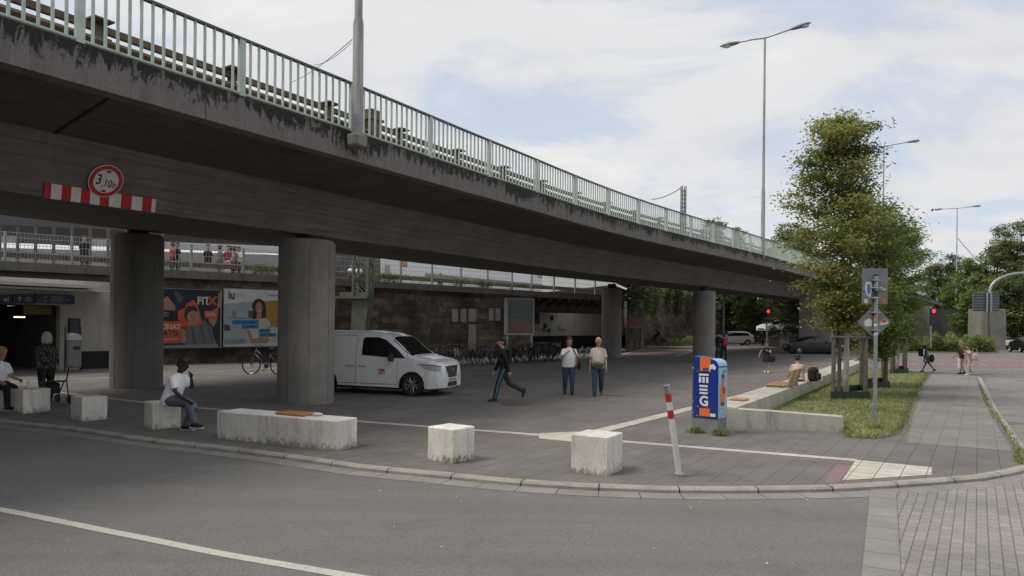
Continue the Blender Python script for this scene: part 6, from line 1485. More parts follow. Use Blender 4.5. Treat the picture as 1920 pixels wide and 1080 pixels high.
# ================================================================== concrete blocks
def block(label, near, rightdir, leftlen, wid, h, top_detail=None):
    n0 = G(*near); rd = Vector((math.cos(rightdir), math.sin(rightdir), 0)); ld = Vector((-rd.y, rd.x, 0))
    c = n0 + rd * wid / 2 + ld * leftlen / 2; mb = MB(); mb.box((0, 0, h / 2 - .02), (wid, leftlen, h + .04), 0, bev=.014)
    o = mb.build('concrete_block', BLOCKM); o.location = (c.x, c.y, 0); o.rotation_euler = (0, 0, rightdir)
    tag(o, label, 'concrete block', 'concrete seating blocks along the kerb'); return o, n0, rd, ld
block('short concrete block with mossy foot, between the long block and the bollard side block', (850, 869.7), R(54), .52, .50, .505)
block('tallest pale concrete block, nearest the leaning bollard', (1139.4, 892.7), R(60), .56, .56, .53)
lbk = thing('long_concrete_block', 'long two part concrete block with an orange seat slab on top', 'concrete block', (0, 0, 0), 0, 'concrete seating blocks along the kerb')
n0 = G(631, 845.5); rr = R(56); rd = Vector((math.cos(rr), math.sin(rr), 0)); ll = (G(405.7, 822) - n0); ln = ll.length; ld = ll.normalized(); 
lbk.location = tuple(n0); lbk.rotation_euler = (0, 0, math.atan2(ld.y, ld.x))
for a0, a1 in ((0, ln * .575), (ln * .578, ln)):
    mb = MB(); mb.box(((a0 + a1) / 2, -.27, .23), (a1 - a0, .54, .50), 0, bev=.014); mb.build('half', BLOCKM, lbk)
c = n0 + ld * 1.18 + rd * .32; mb = MB(); mb.box((0, 0, .0), (.62, .34, .035), 0, bev=.008); o = mb.build('seat_slab', WOODO); o.location = (c.x, c.y, .505); o.rotation_euler = (0, 0, math.atan2(ld.y, ld.x)); tag(o, 'orange wooden seat slab lying on the long concrete block', 'seat slab')
c2 = n0 + ld * .75 + rd * .36; mb = MB(); mb.ell((0, 0, .025), (.09, .06, .03), 9, 6); o = mb.build('crumpled_paper', WHITEP); o.location = (c2.x, c2.y, .485); tag(o, 'crumpled white paper beside the orange seat slab', 'litter')
block('concrete block under the seated man in the white t-shirt', (285, 805.5), R(42), .52, .52, .50)
block('small concrete block between the rollator and the seated man', (153, 790.5), R(52), .55, .50, .49)
block('dark long concrete block at the left edge of the plaza', (43, 776), R(64), 2.2, .60, .52)
# scratched tag and a small steel box on the pillars
mb = MB()
def on_pil(c, r, u, v):
    rr_ = ray(u, v); A = rr_.x ** 2 + 1; B = -2 * (rr_.x * c.x + c.y); Cc = c.x ** 2 + c.y ** 2 - (r + .004) ** 2; t_ = (-B - math.sqrt(max(0, B * B - 4 * A * Cc))) / (2 * A); return Vector((rr_.x * t_, t_, HC + rr_.z * t_))
for st_ in ([(537, 617), (538, 640)], [(543, 617), (543, 648)], [(558, 617), (544, 632)], [(545, 633), (559, 649)], [(530, 622), (537, 616)]): mb.tube([on_pil(pA, .71, *q) for q in st_], .007, 4)
mb.build('scratched_tag', simple('pale_chalk', (.30, .28, .25), .9, var=.1), bridge, world=True)
for (c, r, lo_, hi_) in ((pA, .71, -.02, 4.1), (pB, .75, -.02, 4.7)):
    for a_ in (200, 245, 290, 335): 
        mb = MB(); q = (c.x + (r + .001) * math.cos(R(a_)), c.y + (r + .001) * math.sin(R(a_))); mb.tube([(q[0], q[1], .02), (q[0], q[1], hi_ - .12)], .0045, 4); mb.build('formwork_seam', CONCS, bridge, world=True)
# ================================================================== leaning bollard
p = G(1274, 893); top = D(1250, 722, p.y); bo_ = thing('bollard', 'leaning white bollard with two red bands and a grey cap', 'bollard', (p.x, p.y, 0)); ax = (top - p); hL = ax.length; ax.normalize()
def bt(a, b, r, nm, m, par=bo_): mb = MB(); mb.tube([ax * a * hL, ax * b * hL], r, 20); return mb.build(nm, m, par, smooth='auto')
bt(.0, .635, .043, 'shaft', WHITEP); bt(.635, .725, .0445, 'red_band', REDM); bt(.725, .815, .0435, 'shaft', WHITEP); bt(.815, .91, .0445, 'red_band', REDM); bt(.91, .985, .043, 'neck', GALV); bt(.985, 1.0, .052, 'cap', GALV)
mb = MB(); mb.cyl((0, 0, .02), .085, .04, 18); mb.build('foot_ring', GALV, bo_)
# ================================================================== switch cabinet
CABB = simple('cabinet_blue', (.008, .035, .23), .35, var=.08, scale=3, coat=.3); CABO = simple('cabinet_orange', (.75, .17, .03), .45, var=.06); CABW = simple('cabinet_white', (.72, .73, .75), .4, var=.03); CABL = simple('cabinet_pale_blue', (.30, .50, .66), .4, var=.1, scale=2); CABG = simple('cabinet_grey', (.20, .215, .22), .6, var=.2, scale=5)
p = G(1300, 811); ca = math.atan2(-.66, .75); cab = thing('switch_cabinet', 'blue telecom cabinet with white letters and orange squares on a grey base', 'cabinet', (p.x, p.y, 0), ca)
CW, CD, CHt, CB = .50, .40, 1.47, .30
plan = [(0, 0), (CW, 0), (CW, CD), (-.02, CD), (-.13, .17)]
mb = MB(); mb.prism([(x * .985 + .003, y * .97 + .008) for x, y in plan], -.05, CB); mb.build('base', CABG, cab)
mb = MB(); # rounded top towards the right side
prof = [(0, CB), (CW, CB), (CW, CHt - .16)] + [(CW - .16 + .16 * math.cos(R(a)), CHt - .16 + .13 * math.sin(R(a))) for a in range(15, 91, 15)] + [(0, CHt + .02)]
mb.extr(prof, lambda a, b, t: Vector((a, t, b)), 0, CD); mb.build('body', CABB, cab)
mb = MB(); wz_ = [(-.001, 0, CB), (-.13, .17, CB), (-.02, CD, CB), (-.001, CD, CB)]; mb.hexa([wz_[3], wz_[2], wz_[1], wz_[0]][::-1], [(-.001, 0, CHt - .0), (-.10, .17, CHt - .05), (-.02, CD, CHt - .02), (-.001, CD, CHt)]); mb.build('side_cover', CABB, cab)
def cf(a, b): return Vector((CW * .42 + a, -.006, b))
def crect(mb, a0, a1, b0, b1, k=.004): mb.hexa([cf(a0, b0) + Vector((0, -k, 0)), cf(a1, b0) + Vector((0, -k, 0)), cf(a1, b0) + Vector((0, .004, 0)), cf(a0, b0) + Vector((0, .004, 0))], [cf(a0, b1) + Vector((0, -k, 0)), cf(a1, b1) + Vector((0, -k, 0)), cf(a1, b1) + Vector((0, .004, 0)), cf(a0, b1) + Vector((0, .004, 0))])
H1 = lambda zy: CB + .01 + (590 - zy) / 500 * (CHt - CB - .01)       # zoom row -> height
for nm, bx in (('top_square', (-.08, .14, H1(205), H1(92))), ('bottom_square', (-.08, .13, H1(578), H1(512)))):
    mb = MB(); crect(mb, *bx); mb.build(nm, CABO, cab)
bars = MB(); crect(bars, -.10, .10, H1(242), H1(225))
for a in (-.10, -.025, .05): crect(bars, a, a + .047, H1(300), H1(252))
for z in (320, 350, 378): crect(bars, -.085, .085, H1(z + 16), H1(z))
bars.build('letter_bars', CABW, cab)
mb = MB(); mb.text('G', .26, lambda a, b: Vector((CW * .42 + .01 + a, -.0105, H1(455) + b)), .035, sx=.98); mb.build('letter', CABW, cab)
mb = MB(); crect(mb, .14, .25, H1(575), H1(550)); 
mb.build('small_plate', CABW, cab)
mb = MB(); mb.poly([(CW * .42 + a, -.0115, H1(z)) for a, z in ((.11, 195), (.13, 150), (.20, 140), (.25, 165), (.24, 190), (.17, 180))]); mb.build('sticker', CABW, cab)
mb = MB(); mb.box((CW * .42 + .04, -.013, H1(185)), (.11, .006, .03)); mb.box((CW * .42 + .04, -.013, H1(203)), (.13, .006, .012)); mb.build('plate_print', CABB, cab)
mb = MB()
for a, z in ((-.13, 205), (.13, 205), (.08, 500), (-.13, 575), (-.12, 500)): mb.cyl((CW * .42 + a, -.012, H1(z)), .008, .01, 8, axis='Y')
for y_, z in ((-.04, 1.25), (-.03, .60), (-.03, .38)): mb.cyl((-.06, .08, z), .009, .05, 8, axis=(-.6, -.4, 0))
mb.build('screw', CABW, cab)
# side advert
def cs(a, b, k=.006): return Vector((CW + k, CD * a, b))
def spoly(nm, mat, pl, k): mb = MB(); mb.poly([cs(a, b, k) for a, b in pl]); return mb.build(nm, mat, cab, fix=False)
spoly('side_poster', CABL, [(.02, CB + .01), (.98, CB + .01), (.98, CHt - .19), (.02, CHt - .19)], .004)
mb = MB(); prev = None
for a in range(0, 91, 10):
    x = CW - .16 + .163 * math.cos(R(a)); z = CHt - .16 + .135 * math.sin(R(a)); r = (mb.vert((x, .01, z)), mb.vert((x, CD - .01, z)))
    if prev: mb.face((prev[0], prev[1], r[1], r[0]))
    prev = r
mb.build('top_cover', CABL, cab, smooth=True)
spoly('poster_jacket', CABO, [(.25, .62), (.70, .62), (.78, .80), (.66, .98), (.35, .98), (.2, .82)], .007)
spoly('poster_head', simple('cab_skin', (.35, .19, .13), .5, var=0), ellp(.5, 1.05, .15, .08, 14), .009)
spoly('poster_hair', simple('cab_hair', (.05, .03, .02), .5, var=0), ellp(.5, 1.12, .17, .04, 12), .0095)
spoly('poster_ball', REDM, ellp(.62, .84, .16, .07, 14), .010)
spoly('poster_leg', simple('cab_dark', (.04, .05, .06), .5, var=0), [(.3, .50), (.66, .50), (.68, .62), (.28, .62)], .008)
mb = MB(); mb.text('Hautnah', .085, lambda a, b: cs(.46 + a / CD, .53 + b, .011), .02, sx=.7); mb.text('Ganz in der Nähe', .03, lambda a, b: cs(.46 + a / CD, .455 + b, .011), .02); mb.text('jetzt anmelden', .03, lambda a, b: cs(.46 + a / CD, .42 + b, .011), .02)
mb.text('W', .09, lambda a, b: cs(.86 + a / CD, 1.06 + b, .011), .02, sx=.7); mb.build('poster_lettering', CABW, cab)
mb = MB(); mb.text('TELE', .07, lambda a, b: cs(.62 + a / CD, 1.20 + b, .010), .02); mb.build('red_lettering', REDM, cab)
# ================================================================== low wall and long bench
BP0 = Vector((4.62, 14.92, 0)); bd_ = Vector((.518, .855, 0)).normalized(); bl = Vector((-bd_.y, bd_.x, 0)); BHt = .40
lb = thing('bench_wall', 'long concrete bench wall along the grass with wooden seats on it', 'bench', tuple(BP0)); Lb = 26.3
nseg = 8
for i in range(nseg):
    a = BP0 + bd_ * (Lb * i / nseg + .006); b = BP0 + bd_ * (Lb * (i + 1) / nseg - .006); mb = MB(); mb.hexa([a + Vector((0, 0, -.1)), b + Vector((0, 0, -.1)), b + bl * .62 + Vector((0, 0, -.1)), a + bl * .62 + Vector((0, 0, -.1))], [a + Vector((0, 0, BHt)), b + Vector((0, 0, BHt)), b + bl * .62 + Vector((0, 0, BHt)), a + bl * .62 + Vector((0, 0, BHt))]); mb.build('segment', BENCHM, lb, world=True)
fw_ = thing('low_wall', 'low concrete wall across the near end of the grass', 'wall', tuple(G(1470, 808))); f0 = G(1361, 800.5); f1 = G(1581, 812); fd_ = (f1 - f0).normalized(); fn_ = Vector((-fd_.y, fd_.x, 0)); Lf = (f1 - f0).length
f0 = f0 - fd_ * .3; Lf += .3
for i, (a, b) in enumerate(((0, .46), (.463, 1.0))):
    A = f0 + fd_ * Lf * a; B = f0 + fd_ * Lf * b; z0_, z1_ = Vector((0, 0, -.1)), Vector((0, 0, .335 if i else .36)); z1a = Vector((0, 0, .385 if i == 0 else .36)); z1b = Vector((0, 0, .36 if i == 0 else .31))
    mb = MB(); mb.hexa([A + z0_, B + z0_, B + fn_ * .34 + z0_, A + fn_ * .34 + z0_], [A + z1a, B + z1b, B + fn_ * .34 + z1b, A + fn_ * .34 + z1a]); mb.build('segment', BENCHM, fw_, world=True)
def bench_pt(s, n, z=0): q = BP0 + bd_ * s + bl * n; return Vector((q.x, q.y, z))
mb = MB(); q = bench_pt(1.65, .34, BHt + .022); mb.box(q, (.40, .36, .04), math.atan2(bd_.y, bd_.x), bev=.008); tag(mb.build('seat_slab', WOODO), 'orange wooden seat slab on the bench wall behind the blue cabinet', 'seat slab')
seat_g = 'wooden seats with backrests on the bench wall'
def wseat(s, label):
    q = bench_pt(s, .33, BHt); t = thing('wooden_seat', label, 'seat', (q.x, q.y, BHt), math.atan2(bd_.y, bd_.x), seat_g)
    for i in range(4): mb = MB(); mb.box((0, .24 - i * .125, .06), (.62, .10, .03), bev=.006); mb.build('slat', WOODO, t)
    mb = MB(); M = Matrix.Rotation(R(18), 4, 'X')
    mb = MB(); mb.box((0, -.33, .27), (.60, .045, .50), M=M, bev=.008); mb.build('backrest', WOODB, t)
    mb = MB()
    for sx in (-.24, .24): mb.box((sx, 0, .02), (.04, .62, .04)); mb.tube([(sx, -.28, .02), (sx, -.36, .42)], .015, 6)
    mb.build('frame', GALV, t); return t
wseat(6.15, 'wooden seat with tilted backrest on the bench wall, nearer of the pair'); wseat(6.95, 'wooden seat with tilted backrest on the bench wall, further of the pair')
mb = MB(); q = bench_pt(12.2, .34, BHt + .022); mb.box(q, (.9, .36, .04), math.atan2(bd_.y, bd_.x), bev=.008); tag(mb.build('seat_slab', WOODB), 'pale wooden seat slab on the bench wall behind the first tree guard', 'seat slab')
# ================================================================== sign post at the grass corner
SGN = simple('sign_back_grey', (.19, .195, .20), .5, .3, var=.12, scale=5); 
p = G(1640, 806); sgp = thing('sign_post', 'grey steel sign post with the backs of three signs covered in stickers', 'sign post', (p.x, p.y, 0)); pd = p.y
def zat(v, u=1640): return HC + ray(u, v).z * pd
mpx = pd / F
mb = MB(); mb.tube([(0, 0, 0), (0, 0, zat(517))], .038, 16); mb.build('pole', GALV, sgp, smooth='auto')
mb = MB(); mb.cyl((0, 0, zat(516)), .042, .03, 12); mb.build('cap', DARKP, sgp)
mb = MB(); mb.box((0, .055, (zat(503) + zat(546)) / 2), (48.5 * mpx, .008, zat(503) - zat(546)), bev=.0035); mb.build('upper_sign', SGN, sgp)
mb = MB(); mb.box((0, .055, (zat(547) + zat(570)) / 2), (48.5 * mpx, .008, zat(547) - zat(570)), bev=.0035); mb.build('lower_sign', SGN, sgp)
mb = MB(); zc = zat(603.5); s_ = 32 * mpx; mb.extr([(-s_, 0), (0, -s_), (s_, 0), (0, s_)], lambda a, b, t: Vector((a, t, zc + b)), .051, .059); mb.build('diamond_sign', SGN, sgp)
for v in (525.5, 540, 559, 586, 619): mb = MB(); mb.box((0, -.0, zat(v)), (.17, .10, .02), bev=.006); mb.build('clamp', GALV, sgp)
def stick(nm, mat, pts, par=sgp, y=.0495):
    mb = MB(); mb.poly([((u - 1640) * mpx, y, zat(v)) for u, v in pts]); mb.build(nm, mat, par, fix=False)
STW = simple('sticker_white', (.62, .62, .61), .5, var=.05); STR = simple('sticker_red', (.60, .07, .04), .5, var=0); STB = simple('sticker_blue', (.06, .20, .45), .5, var=.1)
stick('sticker', STW, [(1622, 530), (1627, 528), (1634, 529), (1634, 545), (1632, 558), (1628, 556), (1624, 552), (1621, 541)]); stick('sticker', STB, [(1625, 533), (1631, 532), (1632, 545), (1629, 554), (1625, 548)], y=.0485)
stick('sticker', STW, [(1620, 561), (1626.5, 561), (1626.5, 568.5), (1620, 568.5)]); stick('sticker', STR, [(1652, 566), (1662, 566), (1661, 559), (1657, 554), (1654, 559)]); stick('sticker', STW, [(1654, 541), (1661, 541), (1661, 543.5), (1654, 543.5)]); stick('sticker', STW, [(1651, 537), (1654, 537), (1654, 540.5), (1651, 540.5)])
stick('sticker', STW, [(1620, 604), (1624, 600), (1630, 597), (1635, 600), (1635, 611), (1628, 612.5), (1622, 611)]); stick('sticker', STW, [(1648, 610), (1652, 602), (1659, 597), (1664, 600), (1666, 606), (1658, 609)]); stick('sticker', STR, [(1653, 601), (1659, 598), (1663, 600), (1662, 604), (1655, 605)], y=.0485)
def pstick(nm, mat, v0, v1): 
    mb = MB(); mb.tube([(0, 0, zat(v1)), (0, 0, zat(v0))], .0386, 16, cap=False); mb.build(nm, mat, sgp, smooth='auto')
pstick('sticker', DARKP, 545, 556); pstick('sticker', simple('sticker_pale_red', (.45, .2, .18), .5, var=.3, scale=30), 595, 603); pstick('sticker', STW, 607, 611); pstick('sticker', STW, 623, 629)
mb = MB(); mb.text('▲', .01, lambda a, b: Vector((a, .03, 1)))if False else None
mb = MB()
for z in (561, 564): mb.box(((1657 - 1640) * mpx, .048, zat(z)), (.06, .003, .008))
mb.build('warning_print', STW, sgp)
# ================================================================== height limit sign on the girder
def girder_pt(u, v):   # intersection of the view ray with the inclined girder web
    best = None
    for i in range(200, 1200):
        L_ = i * .05; 
        if L_ < 14: continue
        p0, n0_ = edge_at(L_)
        A = p0 + n0_ * 2.2 + Vector((0, 0, -.905)); B = p0 + n0_ * 2.75 + Vector((0, 0, -1.95))
        r = ray(u, v)
        # at depth of candidate
        for q in (.0, .2, .4, .6, .8, 1.0):
            C = A.lerp(B, q); pr = (C.x / C.y, (C.z - HC) / C.y); e_ = (pr[0] - r.x) ** 2 + (pr[1] - r.z) ** 2
            if best is None or e_ < best[0]: best = (e_, C, n0_, L_)
    return best
e_, C, nn, _ = girder_pt(185, 368)
sx_ = Vector((nn.y, -nn.x, 0)); up_ = (Vector((0, 0, 1.045)) - nn * .55).normalized(); out = sx_.cross(up_); out = -out if out.dot(nn) > 0 else out
hs = thing('warning_board', 'red and white striped warning board on the girder', 'warning board', tuple(C))
d_ = C.y
def gp(u, v, k):      # point on the web plane through C
    r = ray(u, v); o = Vector((0, 0, HC)); t_ = (C - o).dot(out) / r.dot(out); return o + r * t_ + out * k
bl_ = [(82, 341), (291, 373)]; bb_2 = [(80, 369.5), (289, 397.5)]
edges = [0, .063, .157, .243, .33, .413, .5, .585, .69, .785, .88, .965, 1.0]
for i, (a, b) in enumerate(zip(edges[:-1], edges[1:])):
    f_ = lambda P_, t: (P_[0][0] + (P_[1][0] - P_[0][0]) * t, P_[0][1] + (P_[1][1] - P_[0][1]) * t)
    p1, p2, p3, p4 = f_(bb_2, a), f_(bb_2, b), f_(bl_, b), f_(bl_, a); mb = MB()
    mb.hexa([gp(*p1, .02), gp(*p2, .02), gp(*p2, .035), gp(*p1, .035)], [gp(*p4, .02), gp(*p3, .02), gp(*p3, .035), gp(*p4, .035)]); mb.build('white_stripe' if i % 2 else 'red_stripe', WHITEP if i % 2 else REDM, hs, world=True)
hs2 = thing('height_limit_sign', 'round red rimmed height limit sign reading 3,10m above the striped board', 'sign', tuple(gp(196.5, 338, .05)))
cC = gp(196.5, 338, .05); rv = (gp(196.5, 306.5, .05) - cC); rh = (gp(228, 338, .05) - cC); rad = (rv.length + rh.length) / 2
axu = rv.normalized(); axr = (sx_ - axu * sx_.dot(axu)).normalized()
if axr.x < 0: axr = -axr
vup = Vector((0, 0, 1)); vup = (vup - out * vup.dot(out)).normalized(); vr = vup.cross(out); vr = vr if vr.x > 0 else -vr
def disc(nm, mat, r, k0, k1): mb = MB(); mb.extr(ellp(0, 0, r, r, 40), lambda a, b, t: cC + vr * a + vup * b + out * t, k0, k1); mb.build(nm, mat, hs2, world=True)
disc('plate', WHITEP, rad, -.015, .0); disc('red_rim', REDM, rad * .955, .0005, .003); disc('white_field', WHITEP, rad * .72, .0035, .006)
mb = MB()
for s_ in (1, -1): mb.poly([cC + vr * a * rad + vup * b * rad * s_ + out * .008 for a, b in ((-.19, .66), (.19, .66), (0, .50))])
mb.poly([cC + vr * a * rad + vup * b * rad + out * .008 for a, b in ((-.19, -.66), (.19, -.66), (0, -.50))])
TL = lambda ox, oy: (lambda a, b: cC + vr * (ox * rad + a) + vup * (oy * rad + b) + out * .008)
mb.text('3', rad * .88, TL(-.42, .02), .015, sx=.8); mb.text(',10', rad * .62, TL(.07, -.12), .012, sx=.8); mb.text('m', rad * .55, TL(.46, -.15), .012, sx=.8); mb.build('lettering', DARKP, hs2, world=True)
# slatted overflow marks at the far end of the girder
# ================================================================== lamps
def street_lamp(name_, u, v, d, zb, ztop, armL, label, ang, tilt=(4, 8), r0=.12, group=None, cut=None, r1=.06):
    q = D(u, v, d); t = thing(name_, label, 'street lamp', (q.x, q.y, zb), 0, group); h = ztop - zb
    mb = MB(); mb.tube([(0, 0, 0), (0, 0, h * .3), (0.0, 0, h * .32), (0, 0, h)], [r0, r0 * .95, r0 * .72, r1], 16); mb.build('pole', POLEM, t, smooth='auto')
    mb = MB(); mb.tube([(0, 0, -.02), (0, 0, .42)], r0 * 1.03, 16); mb.build('collar', GREYP, t, smooth='auto')
    dv = Vector((math.cos(ang), math.sin(ang), 0))
    for s_, tl in ((1, tilt[1]), (-1, -tilt[0])):
        if not armL: break
        e = dv * s_ * armL + Vector((0, 0, h + math.sin(R(tl)) * armL)); mb = MB(); mb.tube([(0, 0, h - .05), dv * s_ * armL * .5 + Vector((0, 0, h + math.sin(R(tl)) * armL * .42)), e], .045, 8); mb.build('arm', GALV, t, smooth=True)
        lat = Vector((-dv.y, dv.x, 0)); ax_ = (dv * s_ + Vector((0, 0, math.sin(R(tl)) * 1.1))).normalized()
        mb = MB(); mb.tube([e - ax_ * .05, e + ax_ * .12, e + ax_ * .5, e + ax_ * .9, e + ax_ * 1.13], [(.07, .06), (.13, .10), (.19, .13), (.17, .10), (.04, .02)], 14, side=lat); hd_ = mb.build('lamp_head', simple('lamp_head_grey', (.22, .225, .23), .5, .2, var=.15) if 'lamp_head_grey' not in MATS else MATS['lamp_head_grey'], t, smooth=True)
        mb = MB(); mb.ell(e + ax_ * .72 - Vector((0, 0, .07)), (.30, .15, .12), 12, 8, M=Matrix.Rotation(math.atan2(ax_.y, ax_.x), 3, 'Z')); mb.build('glass_bowl', simple('lamp_glass', (.55, .56, .57), .15, var=0, spec=.8) if 'lamp_glass' not in MATS else MATS['lamp_glass'], hd_, smooth=True)
    return t
street_lamp('street_lamp', 670, 245, 15.6, 6.12, 14, 0, 'thick weathered lamp pole at the overpass edge, cut off by the top frame', 0, r0=.120, r1=.10)
mb = MB(); q = D(670, 250, 15.6); mb.box((q.x, q.y, 5.98), (.36, .30, .26), math.atan2(.86, .51), bev=.03); mb.build('lamp_corbel', CONC, bridge, world=True)
lg = 'twin arm lamps along the overpass'
street_lamp('street_lamp', 1430, 478, 44.6, 6.3, HC + ray(1436, 70).z * 44.6, 1.55, 'tall twin arm street lamp left of the trees, nearest full lamp', R(-14), tilt=(7, 14), group=lg)
street_lamp('street_lamp', 1655, 500, 71, 6.4, 20, 2.1, 'twin arm street lamp half hidden behind the tree crown', R(-14), tilt=(5, 7), group=lg)
street_lamp('street_lamp', 1793, 560, 108, 6.4, 20.2, 1.9, 'farthest thin twin arm street lamp above the background trees', R(-30), tilt=(0, 3), group=lg)
def wire2(a, b, label, sag=.3, r=.012):
    A = D(*a); B = D(*b); pts = [A.lerp(B, i / 8) - Vector((0, 0, sag * 4 * (i / 8) * (1 - i / 8))) for i in range(9)]; mb = MB(); mb.tube(pts, r, 5); tag(mb.build('overhead_wire', DARKP), label, 'wire')
wire2((660, 74, 15.7), (545, 155, 24), 'overhead wire running left from the thick lamp pole', .1, .009); wire2((659, 80, 15.7), (590, 122, 21), 'second thinner wire below the one on the thick lamp pole', .1, .007)
wire2((1277, 352, 60), (1222, 374, 62), 'thin wire running left from the distant lattice mast', .2, .03); wire2((1796, 447, 107), (1835, 490, 112), 'thin stay wire right of the farthest street lamp', .1, .04)
mb = MB(); p_, n_ = edge_at(35.2); q = p_ + n_ * 1.45; mb.box((q.x, q.y, q.z + .62), (.42, .30, 1.25), math.atan2(-n_.x, n_.y), bev=.02); mb.box((q.x, q.y, q.z + 1.0), (.5, .36, .06), math.atan2(-n_.x, n_.y)); tag(mb.build('steel_box', RUST), 'rusty steel box beside the crash barrier, just right of the thick pole', 'box')
# ================================================================== traffic lights, gantry sign, far pier
REDL = simple('lit_red_light', (.9, .05, .04), .4, var=0, emit=((1, .03, .04), .9)); DLENS = simple('dark_lens', (.02, .025, .02), .2, var=0)
def tlight(u, vb, vt, vh0, vh1, d, label, lens=3, w=.34, side=0.05, plate=True, lit=0):
    q = D(u, vb, d); z0 = HC + ray(u, vb).z * d; t = thing('traffic_light', label, 'traffic light', (q.x, q.y, z0)); zt_ = HC + ray(u, vt).z * d; za, zb_ = HC + ray(u, vh0).z * d, HC + ray(u, vh1).z * d
    mb = MB(); mb.tube([(0, 0, 0), (0, 0, zt_ - z0)], .07, 12); mb.build('pole', GALV, t, smooth='auto')
    hh = (za - zb_); c = (za + zb_) / 2 - z0; mb = MB(); mb.box((side, -.12, c), (w, .22, hh), bev=.04); hd_ = mb.build('signal_head', DARKP, t)
    for i in range(lens):
        z = c + hh / 2 - hh * (i + .5) / lens; mb = MB(); mb.cyl((side, -.235, z), hh / lens * .33, .02, 16, axis='Y'); mb.build('lens', REDL if i == lit else DLENS, hd_)
        mb = MB(); mb.tube([(side + hh / lens * .4 * math.cos(R(a)), -.30, z + hh / lens * .4 * math.sin(R(a))) for a in range(0, 181, 20)], .02, 5); mb.build('hood', DARKP, hd_)
    return t
tlight(1745, 652, 574, 578, 610, 66, 'red traffic light on a stickered pole in front of the shrubs', 3, .55, .12)
tlight(1437, 646, 580, 579, 597, 60, 'red pedestrian light on a pole under the overpass', 2, .36, .05)
mb = MB(); q = D(1441, 598, 59.7); mb.ell((q.x, q.y, q.z), (.55, .12, .28), 12, 8); tag(mb.build('signal_shield', DARKP), 'black signal shield below the pedestrian light', 'shield')
mb = MB(); q = D(1356, 645, 62); mb.tube([(q.x, q.y, 0), (q.x, q.y, 5)], .09, 8); tag(mb.build('thin_post', GREYP), 'thin grey post just right of the fourth pillar', 'post')
d = 70; q = D(1850, 650, d); gs = thing('gantry_post', 'curved galvanised mast carrying a large louvred sign seen from behind', 'mast', (q.x, q.y, 0)); zz_ = lambda v: HC + ray(1850, v).z * d
pts = [(.25, 0, 0), (.25, 0, zz_(545))] + [(.25 + 3.4 * (1 - math.cos(R(a))), 0, zz_(545) + 1.75 * math.sin(R(a))) for a in range(15, 91, 15)] + [(8, 0, zz_(545) + 1.75)]
mb = MB(); mb.tube(pts, .13, 12); mb.build('mast', GALV, gs, smooth=True)
zt_, zb_ = zz_(549), zz_(584); mb = MB(); mb.box((-.15, -.02, (zt_ + zb_) / 2), (2.55, .10, zt_ - zb_)); sp_ = mb.build('sign_panel', SGN, gs)
for i in range(7): mb = MB(); mb.box((-.15, -.12, zb_ + .1 + i * (zt_ - zb_ - .2) / 6), (2.5, .08, .07)); mb.build('rib', simple('dark_rib', (.05, .052, .055), .6, var=0) if i == 0 else MATS['dark_rib'], sp_)
for x in (-.15, .25): mb = MB(); mb.box((x, -.2, (zt_ + zb_) / 2), (.14, .10, zt_ - zb_ + .1)); mb.build('stile', GALV, gs)
q = D(1850, 640, 78); mb = MB(); mb.box((q.x, q.y, 2.0), (2.9, 2.0, 4.6), R(8), bev=.06); tag(mb.build('concrete_pier', CONC), 'square concrete pier standing in the shrubs behind the louvred sign', 'pier')
# added unseen block to the left keeps the daylight out from under the overpass there
BLOCKERM = simple('brown_light_blocker', (.16, .12, .095), .9, var=.2, scale=1, co='pos')
st = thing('left_light_blocker', 'plain added block left of the plaza, out of view, keeping daylight out', 'building', (-24, 2, 0))
mb = MB(); mb.box((0, -6, 7), (18, 32, 14)); mb.build('wall', BLOCKERM, st); mb = MB(); mb.box((0, -6, 14.2), (18.8, 32.8, .35)); mb.build('roof', DGREY, st)
st2 = thing('rear_light_blocker', 'plain added block behind the camera, out of view, shutting out sky light', 'building', (-14, -30, 0)); mb = MB(); mb.box((0, 0, 7), (38, 14, 14)); mb.build('wall', BLOCKERM, st2); mb = MB(); mb.box((0, 0, 14.2), (38.8, 14.8, .35)); mb.build('roof', DGREY, st2)  # unseen mass added behind the camera to shut out sky light
# litter
rng = np.random.RandomState(5); mb = MB()
for i in range(70):
    if rng.rand() < .75:
        j = rng.randint(0, len(kpts) - 1); p = kpts[j].lerp(kpts[j + 1], rng.rand()); p = p + Vector((rng.normal(0, .25), -.35 - abs(rng.normal(0, .35)), 0)); z = ZR + .012
    else: p = G(rng.uniform(50, 1600), rng.uniform(930, 1070), ZR); z = ZR + .008
    if rng.rand() < .25: p = G(rng.uniform(650, 1650), rng.uniform(770, 880)); z = .01
    s = rng.uniform(.005, .014); a = rng.rand() * 6; mb.poly([(p.x + s * math.cos(a + k) * rng.uniform(.5, 1.3), p.y + s * math.sin(a + k), z + rng.uniform(0, .006)) for k in (0, 1.3, 2.6, 3.9, 5.1)])
tag(mb.build('litter', simple('litter_white', (.6, .59, .56), .7, var=.1)), 'scattered white scraps and cigarette ends on road and plaza', 'litter', kind='stuff')
